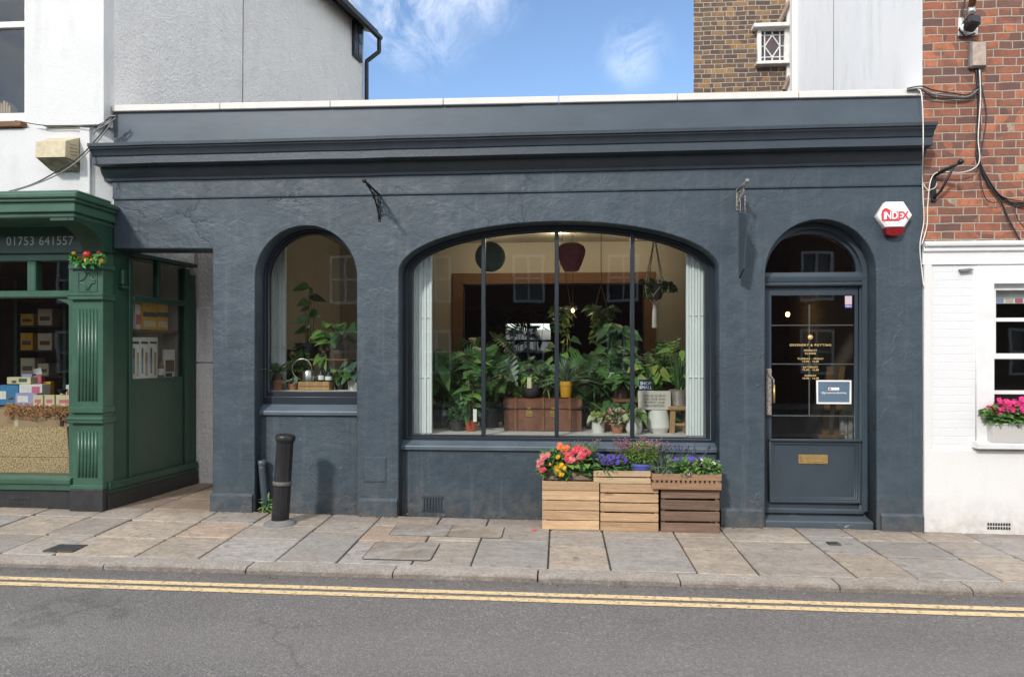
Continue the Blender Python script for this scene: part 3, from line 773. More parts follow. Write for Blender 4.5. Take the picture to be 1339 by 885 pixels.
L_(prev, mx.inputs[0]); L_(sky.outputs[0], mx.inputs[6]); L_(mx.outputs[2], bg.inputs[0]); L_(bg.outputs[0], ow.inputs[0])
sl = bpy.data.lights.new('sun', 'SUN'); sl.energy = 2.05; sl.angle = R(4.5); sl.color = (1.0, .955, .89)
so = bpy.data.objects.new('sun', sl); COL.objects.link(so)
d = Vector((math.sin(R(SUN_AZ)) * math.cos(R(SUN_EL)), math.cos(R(SUN_AZ)) * math.cos(R(SUN_EL)), -math.sin(R(SUN_EL))))
so.rotation_euler = d.to_track_quat('-Z', 'Y').to_euler(); so.location = (-6, -14, 10)
# ---- camera
cam = bpy.data.cameras.new('camera'); cam.sensor_width = 36; cam.lens = FPX / 1339 * 36; cam.clip_end = 600; cam.clip_start = .05
cam.shift_y = (HZP - 442.5) / 1339
co = bpy.data.objects.new('camera', cam); COL.objects.link(co)
co.location = (0, -CAMD, CAMH); co.rotation_euler = (PI / 2, 0, YAW)
S.camera = co
S.view_settings.view_transform = 'Standard'; S.view_settings.look = 'None'; S.view_settings.exposure = 0.50; S.view_settings.gamma = 1
S.cycles.max_bounces = 10; S.cycles.transparent_max_bounces = 16; S.cycles.diffuse_bounces = 4; S.cycles.glossy_bounces = 4
S.cycles.caustics_reflective = False; S.cycles.caustics_refractive = False
S.cycles.use_denoising = True
# ================================================================ THE DARK BLUE SHOP
XL, XR = -4.43, 3.318
shop = T('plant_shop', 'single-storey dark blue rendered shop with three arched openings and white coping', 'building', (0, 0, -.1))
O1 = (-2.979, -1.964, 2.32, .508)
O2 = (-1.55, 1.486, 2.37, .467)
O3 = (1.905, 2.905, 2.32, .503)
PX = -3.41
zb = -.25
# facade wall
ol = [(XL, 3.52), (XL, 2.625), (PX, 2.615), (PX, zb)]
for (a, b, zs, r) in (O1, O2, O3):
    ol += [(a, zb)] + arch(a, b, zs, r, 40)[::-1] + [(b, zb)]
ol += [(XR, zb), (XR, 3.52)]
mb = MB(); plate(mb, [ol], 0, .32, .009); mb.build('wall', M['stucco'], shop)
# plinths of the piers
mb = MB()
for (a, b, zt) in ((PX - .012, O1[0] - .02, .17), (O1[1] + .03, O2[0] - .012, .16), (O2[1] + .012, O3[0] - .03, .16), (O3[1] + .035, XR - .004, .15)):
    g = ground((a + b) / 2, 0)
    prof = [(.05, -.2), (.05, g + zt + .02), (-.004, g + zt + .012), (-.03, g + zt - .012), (-.034, -.2)]
    mb = MB(); mb.sweep(prof, [(a, 0), (b, 0)]); mb.build('plinth', M['stucco'], shop)
# frieze, with its shadow line
mb = MB(); mb.sweep([(.02, 3.115), (-.016, 3.115), (-.018, 3.13), (-.016, 3.31), (.02, 3.31)], [(XL + .004, -.006), (XR - .004, .006)]); mb.build('frieze', M['stucco'], shop)
# cornice
prof = [(.02, 3.30), (-.034, 3.30), (-.036, 3.325), (-.048, 3.335), (-.066, 3.355), (-.085, 3.375), (-.098, 3.405), (-.098, 3.416), (-.200, 3.420), (-.204, 3.422),
        (-.204, 3.492), (-.218, 3.498), (-.222, 3.510), (-.232, 3.532), (-.252, 3.55), (-.262, 3.556), (-.262, 3.566), (-.282, 3.572), (-.284, 3.60), (-.27, 3.606), (.02, 3.63)]
mb = MB()
path = [(XL - .07 + (XR - .02 - XL + .07) * i / 24, -.012 + .024 * i / 24 + .004 * mnoise.noise(Vector((i * .7, 0, 4)))) for i in range(25)]
mb.sweep(prof, path)
mb.build('cornice', M['cornice'], shop, sharp=32)
# parapet facing: two smooth sheets with a lapped joint
mb = MB()
xj = WX(682, 0)
zl0, zl1, zr1 = 3.585, W(150, 147.5, 0).z, W(1204, 127, 0).z
zt = lambda x: zl1 + (zr1 - zl1) * (x - XL) / (XR - XL)
for a, b, y in ((XL + .004, xj, -.002), (xj, XR - .004, -.007)):
    mb.prism([(a, y, zl0), (b, y, zl0), (b, y, zt(b)), (a, y, zt(a))], (0, .12, 0))
mb.build('parapet', M['parapet'], shop)
mb = MB(); n = 7
for i in range(n):
    a = XL + .01 + (XR - XL - .02) * i / n; b = XL + .01 + (XR - XL - .02) * (i + 1) / n - .006
    vs = mb.box(a, b, -.035, .30, 0, .064, .006)
    for v in vs: v.co.z += zt(v.co.x)
mb.build('coping', M['coping'], shop)
# stall risers and sills under the two windows
def riser(o, ztop, name):
    a, b = o[0], o[1]
    mb = MB(); mb.box(a - .03, b + .03, .13, .31, zb, ztop, 0); 
    mb.build(name, M['stucco'], shop)
riser(O1, 1.03, 'stall_riser'); riser(O2, .70, 'stall_riser')
def sill(o, z0, z1, top):
    mb = MB(); mb.sweep([(.26, z0 - .03), (.098, z0 - .03), (.096, z0), (.10, z0 + .008), (.205, z1), (.26, z1)], [(o[0] - .02, 0), (o[1] + .02, 0)])
    return mb.build('sill', M['sill_lit'], shop)
sill(O1, 1.005, 1.085, 0); sill(O2, .675, .735, 0)
# hatch in the pier, air vents, plaque details
mb = MB(); x0, x1 = WX(476, 0), WX(505, 0); mb.box(x0, x1, -.008, .02, WZ(490, 630, 0), WZ(490, 597, 0), .004)
mb.box(x0 + .012, x1 - .012, -.011, -.002, WZ(490, 630, 0) + .012, WZ(490, 597, 0) - .012, .002); mb.build('meter_hatch', M['stucco'], shop)
mb = MB(); xa, xb = WX(553, .13), WX(579, .13); za, zc = WZ(566, 667, .13), WZ(566, 650, .13)
for i in range(7):
    xx = xa + (xb - xa) * (i + .15) / 7; mb.box(xx, xx + (xb - xa) / 7 * .55, .118, .14, za, zc, .003)
mb.box(xa - .01, xb + .01, .122, .14, zc - .004, zc + .012); mb.box(xa - .01, xb + .01, .122, .14, za - .012, za + .004)
mb.build('air_vent', M['cornice'], shop)

# ---- the arched windows
def arch_loop(x0, x1, z0, zs, rise, n=40): return [(x0, z0)] + arch(x0, x1, zs, rise, n)[::-1] + [(x1, z0)]
def shop_window(o, z0, side, top, bot, mull, name):
    a, b, zs, r = o
    mb = MB()
    ia, ib = a + side, b - side
    outer = arch_loop(a - .012, b + .012, z0 - .02, zs, r + .012); inner = arch_loop(ia, ib, z0 + bot, zs, r - top)
    plate(mb, [outer, inner], .205, .275, .004)
    o2 = arch_loop(a + side * .45, b - side * .45, z0 + bot * .55, zs, r - top * .45)
    plate(mb, [arch_loop(a - .01, b + .01, z0 - .018, zs, r + .01), o2], .188, .206, .004)
    f = mb.build(name, M['darkframe'], shop)
    m2 = MB()
    plate(m2, [arch_loop(ia - .01, ib + .01, z0 + bot - .01, zs, r - top + .01)], .238, .244)
    m2.build('pane', M['glass'], f)
    for px in mull:
        x = WX(px, .2); m2 = MB()
        c = (a + b) / 2; hw = (b - a) / 2
        zz = zs + (r - top * .3) * math.sqrt(max(0, 1 - ((x - c) / hw) ** 2))
        m2.box(x - .020, x + .020, .196, .252, z0 + bot - .01, zz, .004)
        m2.build('mullion', M['darkframe'], f)
    return f
w1 = shop_window(O1, 1.085, .047, .045, .118, [], 'arched_window')
w2 = shop_window(O2, .735, .088, .058, .042, [632, 728, 827], 'arched_window')
# white folding shutters inside the glass
def shutter(px0, px1, z0, z1, y, parent, n=9):
    x0, x1 = WX(px0, y), WX(px1, y); mb = MB()
    for i in range(n):
        xa = x0 + (x1 - x0) * i / n; xb = x0 + (x1 - x0) * (i + 1) / n
        mb.box(xa + .0015, xb - .0015, y - .012 + .012 * (i % 2), y + .03 + .012 * (i % 2), z0, z1, .003)
    for zz in (z0 + .3 * (z1 - z0), z0 + .62 * (z1 - z0)): mb.box(x0, x1, y - .0135, y, zz, zz + .004)
    return mb.build('folding_shutter', M['shutter'], parent)
shutter(533, 565, .776, 2.66, .33, w2); shutter(897, 931, .776, 2.68, .33, w2)
shutter(345, 373, 1.206, 2.72, .62, w1, 6)

# ---- the door
dy = .22
door_fr = MB()
fx0, fx1 = WX(1009, dy), WX(1118, dy)          # glass of the door
tz0, tz1 = WZ(1065, 374, dy), WZ(1065, 357, dy)  # transom bar
lx0, lx1 = O3[0] + .03, WX(1131, dy)             # the frame's clear opening
gz = ground(2.4, 0)
a, b, zs, r = O3
outer = arch_loop(a - .012, b + .012, gz + .02, zs, r + .012)
fan = [(WX(1002, dy) - .06, tz1)] + arch(WX(1002, dy) - .06, WX(1120, dy), tz1 + .02, WZ(1061, 306, dy) - tz1 - .02, 30)[::-1] + [(WX(1120, dy), tz1)]
leaf_hole = [(lx0 + .012, gz + .13), (lx0 + .012, tz0 - .004), (lx1 - .055, tz0 - .004), (lx1 - .055, gz + .13)]
plate(door_fr, [outer, fan, leaf_hole], .215, .29, .004)
frame = door_fr.build('door_frame', M['bluedoor'], shop)
mb = MB(); 
ring2 = [arch_loop(a + .0, b - .0, gz + .12, zs, r), arch_loop(a + .045, b - .045, gz + .10, zs, r - .045)]
plate(mb, ring2, .17, .216, .006); mb.build('architrave', M['bluewood'], frame)
mb = MB(); mb.sweep([(.24, tz0), (.175, tz0), (.168, tz0 + .012), (.182, tz0 + .03), (.172, tz0 + .045), (.165, tz0 + .075), (.18, tz0 + .09), (.20, tz1 + .004), (.24, tz1 + .006)], [(a + .004, 0), (lx1 - .01, 0)]); mb.build('transom', M['bluewood'], frame)
mb = MB(); plate(mb, [[(q[0], q[1]) for q in fan]], .245, .25); mb.build('fanlight_pane', M['glass_door'], frame)
mb = MB(); mb.sweep([(.30, gz - .1), (.06, gz - .1), (.05, gz + .045), (.06, gz + .055), (.21, gz + .075), (.215, gz + .14), (.30, gz + .14)], [(a + .004, 0), (b - .004, 0)]); mb.build('door_step', M['dirty_peel'], shop)
# leaf
g0, g1 = WZ(1063, 575, dy), WZ(1063, 386, dy)
L0, L1 = lx0 + .016, lx1 - .06
mb = MB()
plate(mb, [[(L0, gz + .135), (L0, tz0 - .008), (L1, tz0 - .008), (L1, gz + .135)], [(fx0, g0), (fx0, g1), (fx1, g1), (fx1, g0)]], .226, .272, .003)
# raised bolection moulding round the lower panel
p0, p1, q0, q1 = WX(1005, dy), WX(1124, dy), WZ(1063, 657, .2), WZ(1063, 575, .2)
for (k, yy, wd) in ((0, .186, .022), (.020, .197, .02), (.038, .207, .014)):
    A = [(p0 + k, q0 + k), (p0 + k, q1 - k), (p1 - k, q1 - k), (p1 - k, q0 + k)]
    B = [(p0 + k + wd, q0 + k + wd), (p0 + k + wd, q1 - k - wd), (p1 - k - wd, q1 - k - wd), (p1 - k - wd, q0 + k + wd)]
    plate(mb, [A, B], yy, .227, .004)
mb.box(p0 + .05, p1 - .05, .216, .228, q0 + .05, q1 - .05)
mb.box(p0 - .004, p1 + .004, .17, .20, q1 - .012, q1 + .012, .005)
door = mb.build('door', M['bluedoor'], shop)
mb = MB(); mb.box(fx0 - .005, fx1 + .005, .247, .252, g0 - .005, g1 + .005); mb.build('pane', M['glass_door'], door)
mb = MB()
for py in (425, 476, 544):
    z = WZ(1063, py, dy); mb.box(fx0, fx1, .256, .264, z - .0055, z + .0055)
x = WX(1060, dy); mb.box(x - .0055, x + .0055, .2565, .2645, WZ(1060, 544, dy), WZ(1060, 398, dy))
mb.build('glazing_bar', M['grey_bar'], door)
mb = MB(); x0, x1 = WX(1043.5, dy), WX(1082, dy); z0, z1 = WZ(1063, 606, dy), WZ(1063, 594, dy)
mb.box(x0, x1, .208, .217, z0, z1, .003); mb.box(x0 + .025, x1 - .025, .2035, .209, z0 + .018, z1 - .016, .002); mb.build('letter_box', M['brass'], door)
mb = MB(); x0, x1 = WX(1001, .15), WX(1009, .15)
za, zc = WZ(1005, 543, .15), WZ(1005, 482, .15)
mb.box(x0 + .01, x1 + .008, .17, .228, za, zc, .006)
mb.tube([(x0 + .02, .17, zc - .02), (x0 + .035, .135, zc - .06), (x1 + .012, .13, zc - .1), (x1 + .012, .13, za + .13)], .008, 8)
mb.build('door_handle', M['rusty'], door)
mb = MB(); mb.tube([(x1 + .016, .127, za + .29), (x1 + .016, .127, za + .12)], .010, 8); mb.build('brass_grip', M['brass'], door)
mb = MB()
xc = WX(1061, dy); yl = .2455
mb.lathe([(.024, -.001), (.024, .001)], (0, 0, 0), 24, Matrix.Translation((xc, yl, WZ(1061, 441, dy))) @ Matrix.Rotation(PI/2, 4, 'X')); mb.build('emblem', M['gold'], door)
mb = MB()
def dl(s, py, size, sx=1.0, space=1.1): text(mb, s, size, (xc, yl, WZ(1061, py, dy) - size * .35), sx=sx, space=space, off=.0004)
dl('GREENERY & POTTING', 451, .030, 1.05, 1.25)
for s, py in (('MONDAY', 458), ('CLOSED', 462), ('TUESDAY - FRIDAY', 469), ('10.00 - 16.00', 472.5), ('SATURDAY', 480), ('10.00 - 16.00', 483.5), ('SUNDAY', 491), ('10.00 - 16.00', 494.5)):
    dl(s, py, .024, 1.1)
mb.build('lettering', M['gold'], door)
# notice and sticker behind the glass of the door
def flat(name, label, cat, px0, px1, py0, py1, y, d, mat, border=None, bw=.018):
    x0, x1, z0, z1 = WX(px0, y), WX(px1, y), WZ((px0+px1)/2, py1, y), WZ((px0+px1)/2, py0, y)
    t = T(name, label, cat, ((x0 + x1) / 2, y, z0))
    m = MB(); m.box(x0 + (bw if border else 0), x1 - (bw if border else 0), y, y + d, z0 + (bw if border else 0), z1 - (bw if border else 0)); m.build('sheet', mat, t)
    if border:
        m = MB(); plate(m, [[(x0, z0), (x0, z1), (x1, z1), (x1, z0)], [(x0 + bw, z0 + bw), (x0 + bw, z1 - bw), (x1 - bw, z1 - bw), (x1 - bw, z0 + bw)]], y - .006, y + d, .001); m.build('border', border, t)
    return t, x0, x1, z0, z1
yn = .237
t, x0, x1, z0, z1 = flat('notice', 'small blue notice in a white border on the shop door glass', 'notice', 1067.5, 1113, 497, 528, yn, .006, M['notice_blue'], M['white_print'], .015)
m = MB(); c = (x0 + x1) / 2; m.box(c - .05, c + .05, yn - .002, yn, z1 - .095, z1 - .070); m.build('label', M['white_print'], t)
m = MB(); m.box(c - .046, c - .025, yn - .004, yn - .002, z1 - .09, z1 - .075); m.build('red_mark', M['red_print'], t)
m = MB(); text(m, '@greeneryandpotting', .026, (c, yn - .002, z1 - .128)); m.build('lettering', M['white_print'], t)
t, x0, x1, z0, z1 = flat('sticker', 'pink and blue sticker in the top corner of the door glass', 'sticker', 1105, 1114, 387, 398, yn, .003, M['sticker_pink'])
m = MB(); m.box(x0, x1, yn, yn + .003, z0 - .032, z0); m.build('lower_band', M['sticker_blue'], t)
m = MB(); text(m, 'follow', .022, ((x0+x1)/2, yn - .001, z0 - .024)); m.build('lettering', M['white_print'], t)

# ---- inside of the shop
RX0, RX1, RY, RZ = -3.28, 3.24, 3.5, 3.2
def shell(name, mat, *bx):
    m = MB()
    for b_ in bx: m.box(*b_)
    return m.build(name, mat, shop)
shell('side_wall', M['beige'], (PX + .012, RX0, .33, 7.2, -.1, 3.4)); shell('side_wall', M['beige'], (RX1, RX1 + .07, .33, 7.2, -.1, 3.4))
shell('floor', M['floor'], (RX0 + .003, RX1 - .003, .325, 7.2, -.1, -.02))
shell('ceiling', M['ceiling'], (RX0 + .003, RX1 - .003, .33, RY + .2, RZ, RZ + .1))
shell('roof', M['roof'], (PX + .001, XR - .003, .325, 7.35, 3.42, 3.5))
ox0, ox1, oz = WX(606, RY), WX(842, RY), WZ(606, 372, RY)
m = MB(); plate(m, [[(RX0, -.05), (RX0, RZ + .05), (RX1, RZ + .05), (RX1, -.05), (ox1, -.05), (ox1, oz), (ox0, oz), (ox0, -.05)]], RY, RY + .15); m.build('back_wall', M['beige'], shop)
m = MB(); fw = .16
plate(m, [[(ox0 - fw, -.05), (ox0 - fw, oz + fw), (ox1 + fw, oz + fw), (ox1 + fw, -.05), (ox1, -.05), (ox1, oz), (ox0, oz), (ox0, -.05)]], RY - .035, RY + .03, .006)
m.build('opening_frame', M['oak'], shop)
# darker back room with a glazed door to the yard
bz0, bz1 = 1.62, 2.16; bx0, bx1 = -1.10, -.15
m = MB(); plate(m, [[(RX0, -.05), (RX0, 3.3), (RX1, 3.3), (RX1, -.05)], [(bx0, bz0), (bx0, bz1), (bx1, bz1), (bx1, bz0)]], 7.0, 7.1); m.build('rear_wall', M['darkwood'], shop)
shell('rear_ceiling', M['darkwood'], (RX0 + .003, RX1 - .003, RY + .205, 7.0, 2.85, 2.95), (ox0 - .3, ox1 + .3, 4.2, 4.45, 2.25, 2.85))
m = MB()
for i in range(3):
    xx = bx0 + (bx1 - bx0) * i / 2; m.box(xx - .03, xx + .03, 7.02, 7.07, bz0, bz1)
m.box(bx0, bx1, 7.025, 7.065, 1.8, 1.84); m.build('rear_window', M['darkwood'], shop)
# boarded screen added to darken the view through the door glass
m = MB(); m.box(1.80, RX1 - .002, RY - .09, RY - .036, -.02, RZ - .002); m.box(1.80, 1.86, .9, RY - .09, -.02, RZ - .002); m.build('added_dark_screen', M['darkwood'], shop)
# window bed
m = MB(); m.box(RX0 + .004, 1.86, .325, 1.55, .69, .772, .004); m.box(-1.7, 1.86, .325, 1.50, .1, .69); m.build('display_bed', M['platform'], shop)
PZ = .772
m = MB(); m.box(RX0 + .006, -1.75, .327, 1.3, 1.12, 1.203, .004); m.build('display_bed', M['platform'], shop)
PZ1 = 1.203
# ceiling spots and lit bulbs
for (px, y) in ((733, 2.62), (640, 2.66), (835, 2.7)):
    m = MB(); m.lathe([(.045, -.012), (.05, -.006), (.05, .0)], (WX(px, y), y, RZ - .004), 16); s_ = m.build('ceiling_spot', M['white_plastic'], shop); ld = bpy.data.lights.new('ceiling_spot_light', 'POINT'); ld.energy = 7.5; ld.color = (1, .83, .62); ld.shadow_soft_size = .05; lo = bpy.data.objects.new('ceiling_spot_light', ld); COL.objects.link(lo); lo.location = (WX(px, y), y, RZ - .09)
    m = MB(); m.lathe([(.03, -.016), (.03, -.012)], (WX(px, y), y, RZ - .004), 12); m.build('lens', M['spot'], s_)
def bulb(px, py, y, label, e):
    p = W(px, py, y); t = T('pendant_bulb', label, 'lamp', p)
    m = MB(); m.ball(p, .018 if y < 2 else .026, sc=(1, 1, 1.25)); m.build('bulb', M['bulb'], t)
    top = 2.84 if y > 3.7 else 3.2
    m = MB(); m.lathe([(.012, .03), (.018, .035), (.018, .085), (.006, .09)], p, 10); m.tube([p + Vector((0, 0, .085)), (p.x, p.y, top)], .003, 5); m.build('flex', M['black_plastic'], t)
    ld = bpy.data.lights.new('pendant_bulb_glow', 'POINT'); ld.energy = e; ld.color = (1, .62, .3); ld.shadow_soft_size = .03
    lo = bpy.data.objects.new('pendant_bulb_glow', ld); COL.objects.link(lo); lo.location = p + Vector((0, -.05, -.05))
bulb(749, 406, 1.62, 'small warm lit bulb hanging just right of the middle glazing bar', 1.0)
bulb(1030, 411, 2.6, 'warm lit bulb hanging behind the glass of the shop door', .15)

# ---- things fixed to the front
def scroll(m, c, r, turns, y0, sgn, mi=0):
    pass
def bracket(name, label, px, py0, py1, proj, mat, skew=0.0):
    """wrought iron sign bracket standing out from the wall: back bar, arm, curved brace and scrolls"""
    x = WX(px, 0); z1, z0 = WZ(px, py0, 0), WZ(px, py1, 0)
    t = T(name, label, 'bracket', (x, 0, z0))
    dx = lambda y: x + skew * y
    m = MB(); m.box(x - .012, x + .012, -.012, .004, z0 - .02, z1 + .03, .003); m.build('back_bar', mat, t)
    m = MB(); m.tube([(dx(-.01), -.01, z1), (dx(-proj), -proj, z1 + .01)], .011, 8); m.ball((dx(-proj - .012), -proj - .012, z1 + .01), .02)
    m.build('arm', mat, t)
    m = MB(); h = z1 - z0
    pts = [(dx(-.01), -.01, z0)]
    for i in range(1, 11):
        s = i / 10; yy = -.012 - proj * .85 * s ** 1.5; zz = z0 + h * (1 - (1 - s) ** 1.7) * .97
        pts.append((dx(yy), yy, zz))
    m.tube(pts, .008, 6)
    for (cy, cz, r0) in ((-.085, z1 - .08, .062), (-.05, z0 + h * .42, .042), (-.20, z1 - .055, .042)):
        if proj < .2: cy *= .6
        sp = []
        for i in range(22):
            a = i / 21 * 2.6 * PI; rr = r0 * (1 - .68 * i / 21)
            sp.append((dx(cy + rr * math.cos(a)), cy + rr * math.sin(a) * 1.0 if False else cy + rr * math.cos(a), cz + rr * math.sin(a)))
        m.tube(sp, .005, 5)
    m.build('scroll_brace', mat, t)
    return t
bracket('sign_bracket', 'empty black scrolled iron bracket above the pier between the two windows', 496, 255, 287, .50, M['iron'])
bracket('sign_bracket', 'flaking rusty iron bracket from which the blue blade sign hangs', 964, 250, 273, .33, M['rusty'], .0)
bx_ = WX(964, 0)
z1, z0 = WZ(964, 276, -.2), WZ(962, 363, -.15)
m = MB(); m.prism([(bx_ - .009, -.085, z1 + .02), (bx_ - .009, -.36, z1 - .07), (bx_ - .009, -.235, z0 + .07), (bx_ - .009, -.085, z0)], (.018, 0, 0))
t = T('blade_sign', 'plain dark blue projecting sign seen edge-on beside the shop door', 'sign', (bx_, -.1, z0)); m.build('board', M['bluewood'], t)
for yy in (-.11, -.27): m = MB(); m.tube([(bx_, yy, z1 - .06), (bx_, yy, z1 + .12)], .004, 5); m.build('hanger', M['rusty'], t)
# alarm box
c = W(1168.5, 282, -.05); rr = .155
t = T('alarm_box', 'white six-sided burglar alarm box with red lens and INDEX lettering', 'alarm box', (c.x, 0, c.z - .15))
hexp = [(c.x + rr * math.cos(R(60 * k)) , c.z + rr * .92 * math.sin(R(60 * k))) for k in range(6)]
m = MB(); plate(m, [hexp], -.075, .004, .012)
in2 = [(c.x + (p - c.x) * .86, c.z + (q - c.z) * .86) for p, q in hexp]; plate(m, [in2], -.082, -.07, .004)
m.build('case', M['white_plastic'], t)
m = MB(); m.prism([(c.x - .085, -.078, c.z - .108), (c.x + .085, -.078, c.z - .108), (c.x + .066, -.07, c.z - .172), (c.x + .03, -.066, c.z - .185), (c.x - .03, -.066, c.z - .185), (c.x - .066, -.07, c.z - .172)], (0, .07, 0)); m.build('lens', M['red_plastic'], t)
m = MB()
ya = -.0835
arcp = [(c.x - .115, -.045)] + [(c.x - .115 + .012 - .012 * math.cos(i / 5 * PI / 2), .03 * i / 5) for i in range(6)]
shape = [(-.118, -.045), (-.124, .005), (-.116, .042), (-.098, .060), (-.076, .062), (-.052, .048), (-.030, .030), (.022, .030), (.022, -.040), (.048, -.044), (.030, -.056), (-.100, -.056)]
plate(m, [[(c.x + p, c.z + q) for p, q in shape]], ya - .001, ya)
text(m, 'EX', .092, (c.x + .068, ya - .001, c.z - .036), off=.003, sx=.80)
m.build('red_lettering', M['red_print'], t)
m = MB(); text(m, 'i', .098, (c.x - .094, ya - .0025, c.z - .038), off=.003, sx=1.0); text(m, 'ND', .092, (c.x - .034, ya - .0025, c.z - .036), off=.002, sx=.80)
m.build('white_lettering', M['white_print'], t)

# ---- bollard, stub pipe, weed
p = W(366, 681, -.36); g = ground(p.x, -.36)
t = T('bollard', 'black fluted iron bollard leaning beside the dark blue wall', 'bollard', (p.x, -.36, g))
Mt = Matrix.Translation((p.x, -.36, g)) @ Matrix.Rotation(R(3.2), 4, 'Y') @ Matrix.Rotation(R(-1.5), 4, 'X')
m = MB()
fl = lambda a, z: 1 - .045 * (0.5 + .5 * math.cos(18 * a)) if (.03 < z < .745 and not .355 < z < .40) else 1
prof = [(.074, -.05), (.074, .03), (.079, .035), (.079, .10), (.078, .345), (.078, .352), (.084, .358), (.086, .376), (.084, .394), (.077, .40), (.076, .41), (.076, .55), (.075, .735), (.075, .75), (.081, .755), (.084, .77), (.089, .775), (.090, .80), (.086, .812), (.07, .824), (.03, .832), (.004, .834)]
m.lathe(prof, (0, 0, 0), 72, Mt, 0, True, fl); m.build('post', M['bollard'], t, sharp=40)
m = MB(); m.lathe([(.0845, .358), (.0872, .366), (.0872, .386), (.0845, .395)], (0, 0, 0), 36, Mt); m.build('band', M['dull_band'], t)
m = MB(); m.lathe([(.150, -.02), (.145, .008), (.12, .022), (.085, .04), (.076, .042)], (p.x, -.36, g), 28); m.build('base_collar', M['concrete'], t)
m = MB(); x = WX(345, .05); g = ground(x, 0)
t = T('pipe_stub', 'short black upright pipe standing in the corner of the wall recess', 'pipe', (x, .05, g))
m.tube([(x + .01, .05, g - .03), (x + .012, .05, g + .1), (x - .02, .055, g + .42), (x - .02, .055, g + .47)], .035, 12); m.lathe([(.04, .45), (.042, .46), (.042, .50), (.03, .505), (.03, .47)], (x - .02, .055, g), 14, cap=False); m.build('pipe', M['bluewood'], t)
# ================================================================ NEIGHBOURS
def RP(px, py, A, n):
    """pixel ray meets the plane through A with normal n"""
    u = (px - CXP) / FPX; v = (HZP - py) / FPX
    d = Vector((-SN + u * CS, CS + u * SN, v)); o = Vector((0, -CAMD, CAMH)); A = Vector(A); n = Vector(n)
    return o + d * ((A - o).dot(n) / d.dot(n))

# ---- white house on the left
lh = T('white_house', 'tall white rendered house with grey pebbledash side wall and sash window on the left', 'building', (-6, 0, 2.9))
wx1 = WX(38, .0); wx0 = wx1 - 1.05
wz0, wz1 = 3.92, 5.6
m = MB(); plate(m, [[(-9, 3.80), (-9, 8.2), (-4.52, 8.2), (-4.52, 3.80)], [(wx0, wz0), (wx0, wz1), (wx1, wz1), (wx1, wz0)]], -.05, .25, .004); m.build('front_wall', M['white_smooth'], lh)
m = MB(); m.prism([(-9, -.09, 2.95), (-4.60, -.09, 2.95), (-4.44, .03, 2.95), (-4.6, .25, 2.95), (-9, .25, 2.95)], (0, 0, .86))
m.box(WX(104, -.12), WX(117, -.12), -.118, .0, 3.0, 3.80, .004); m.build('lower_wall', M['white_smooth'], lh)
m = MB()
bm_p = [( -5.073, -.13), (-4.44, -.13), (-4.436, .06), (-5.073, .06)]
m.prism([(x, y, 3.82) for x, y in bm_p], (0, 0, 4.4)); m.build('pilaster', M['white_smooth'], lh)
gA, gB = Vector((-4.436, .02, 0)), Vector((-3.71, 6.22, 0)); gd = (gB - gA).normalized(); gn = Vector((gd.y, -gd.x, 0))
m = MB(); q = [gA, gB, gB - gn * .3, gA - gn * .3]
m.prism([(p.x, p.y, 2.95) for p in q], (0, 0, 5.0)); m.build('side_wall', M['grey_render'], lh)
m = MB(); m.prism([(-9, 6.22, 2.95), (gB.x - .03, 6.22, 2.95), (gB.x - .04, 6.0, 2.95), (-9, 6.0, 2.95)], (0, 0, 5)); m.build('rear_wall', M['grey_render'], lh)
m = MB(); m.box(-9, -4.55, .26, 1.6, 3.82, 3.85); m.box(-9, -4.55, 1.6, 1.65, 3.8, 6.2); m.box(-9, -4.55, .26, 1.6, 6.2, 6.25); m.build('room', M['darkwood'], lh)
# sash
m = MB(); fw = .075
mid = WZ(20, 34, .06)
plate(m, [[(wx0, wz0), (wx0, wz1), (wx1, wz1), (wx1, wz0)], [(wx0 + fw, wz0 + .09), (wx0 + fw, mid - .03), (wx1 - fw, mid - .03), (wx1 - fw, wz0 + .09)], [(wx0 + fw, mid + .03), (wx0 + fw, wz1 - .08), (wx1 - fw, wz1 - .08), (wx1 - fw, mid + .03)]], .03, .10, .004)
sf = m.build('sash_window', M['old_white'], lh)
m = MB(); m.box(wx0 + .02, wx1 - .02, .06, .065, wz0 + .02, wz1 - .02); m.build('pane', M['glass'], sf)
m = MB(); m.box(wx0 - .1, wx1 + .02, -.13, .03, wz0 - .10, wz0 - .045, .006); m.build('sill', M['oak'], sf)
for i in range(9):
    px = 2 + i * 3.4; h = (.15, .17, .13, .15, .165, .14, .17, .15, .12)[i]
    x = WX(px - 12, .19)
    t = T('paper_book', 'tan paper-covered book in the row behind the upstairs sash window', 'book', (x, .19, wz0 - .01), group='books on the upstairs window sill')
    m = MB(); m.box(x - .011, x + .011, .14, .24, wz0 + .0, wz0 + .09 + h, .002); m.build('cover', M['card'], t)
m = MB(); m.box(wx0, wx1, .105, .26, wz0 - .06, wz0 + .004); m.build('window_board', M['old_white'], lh)
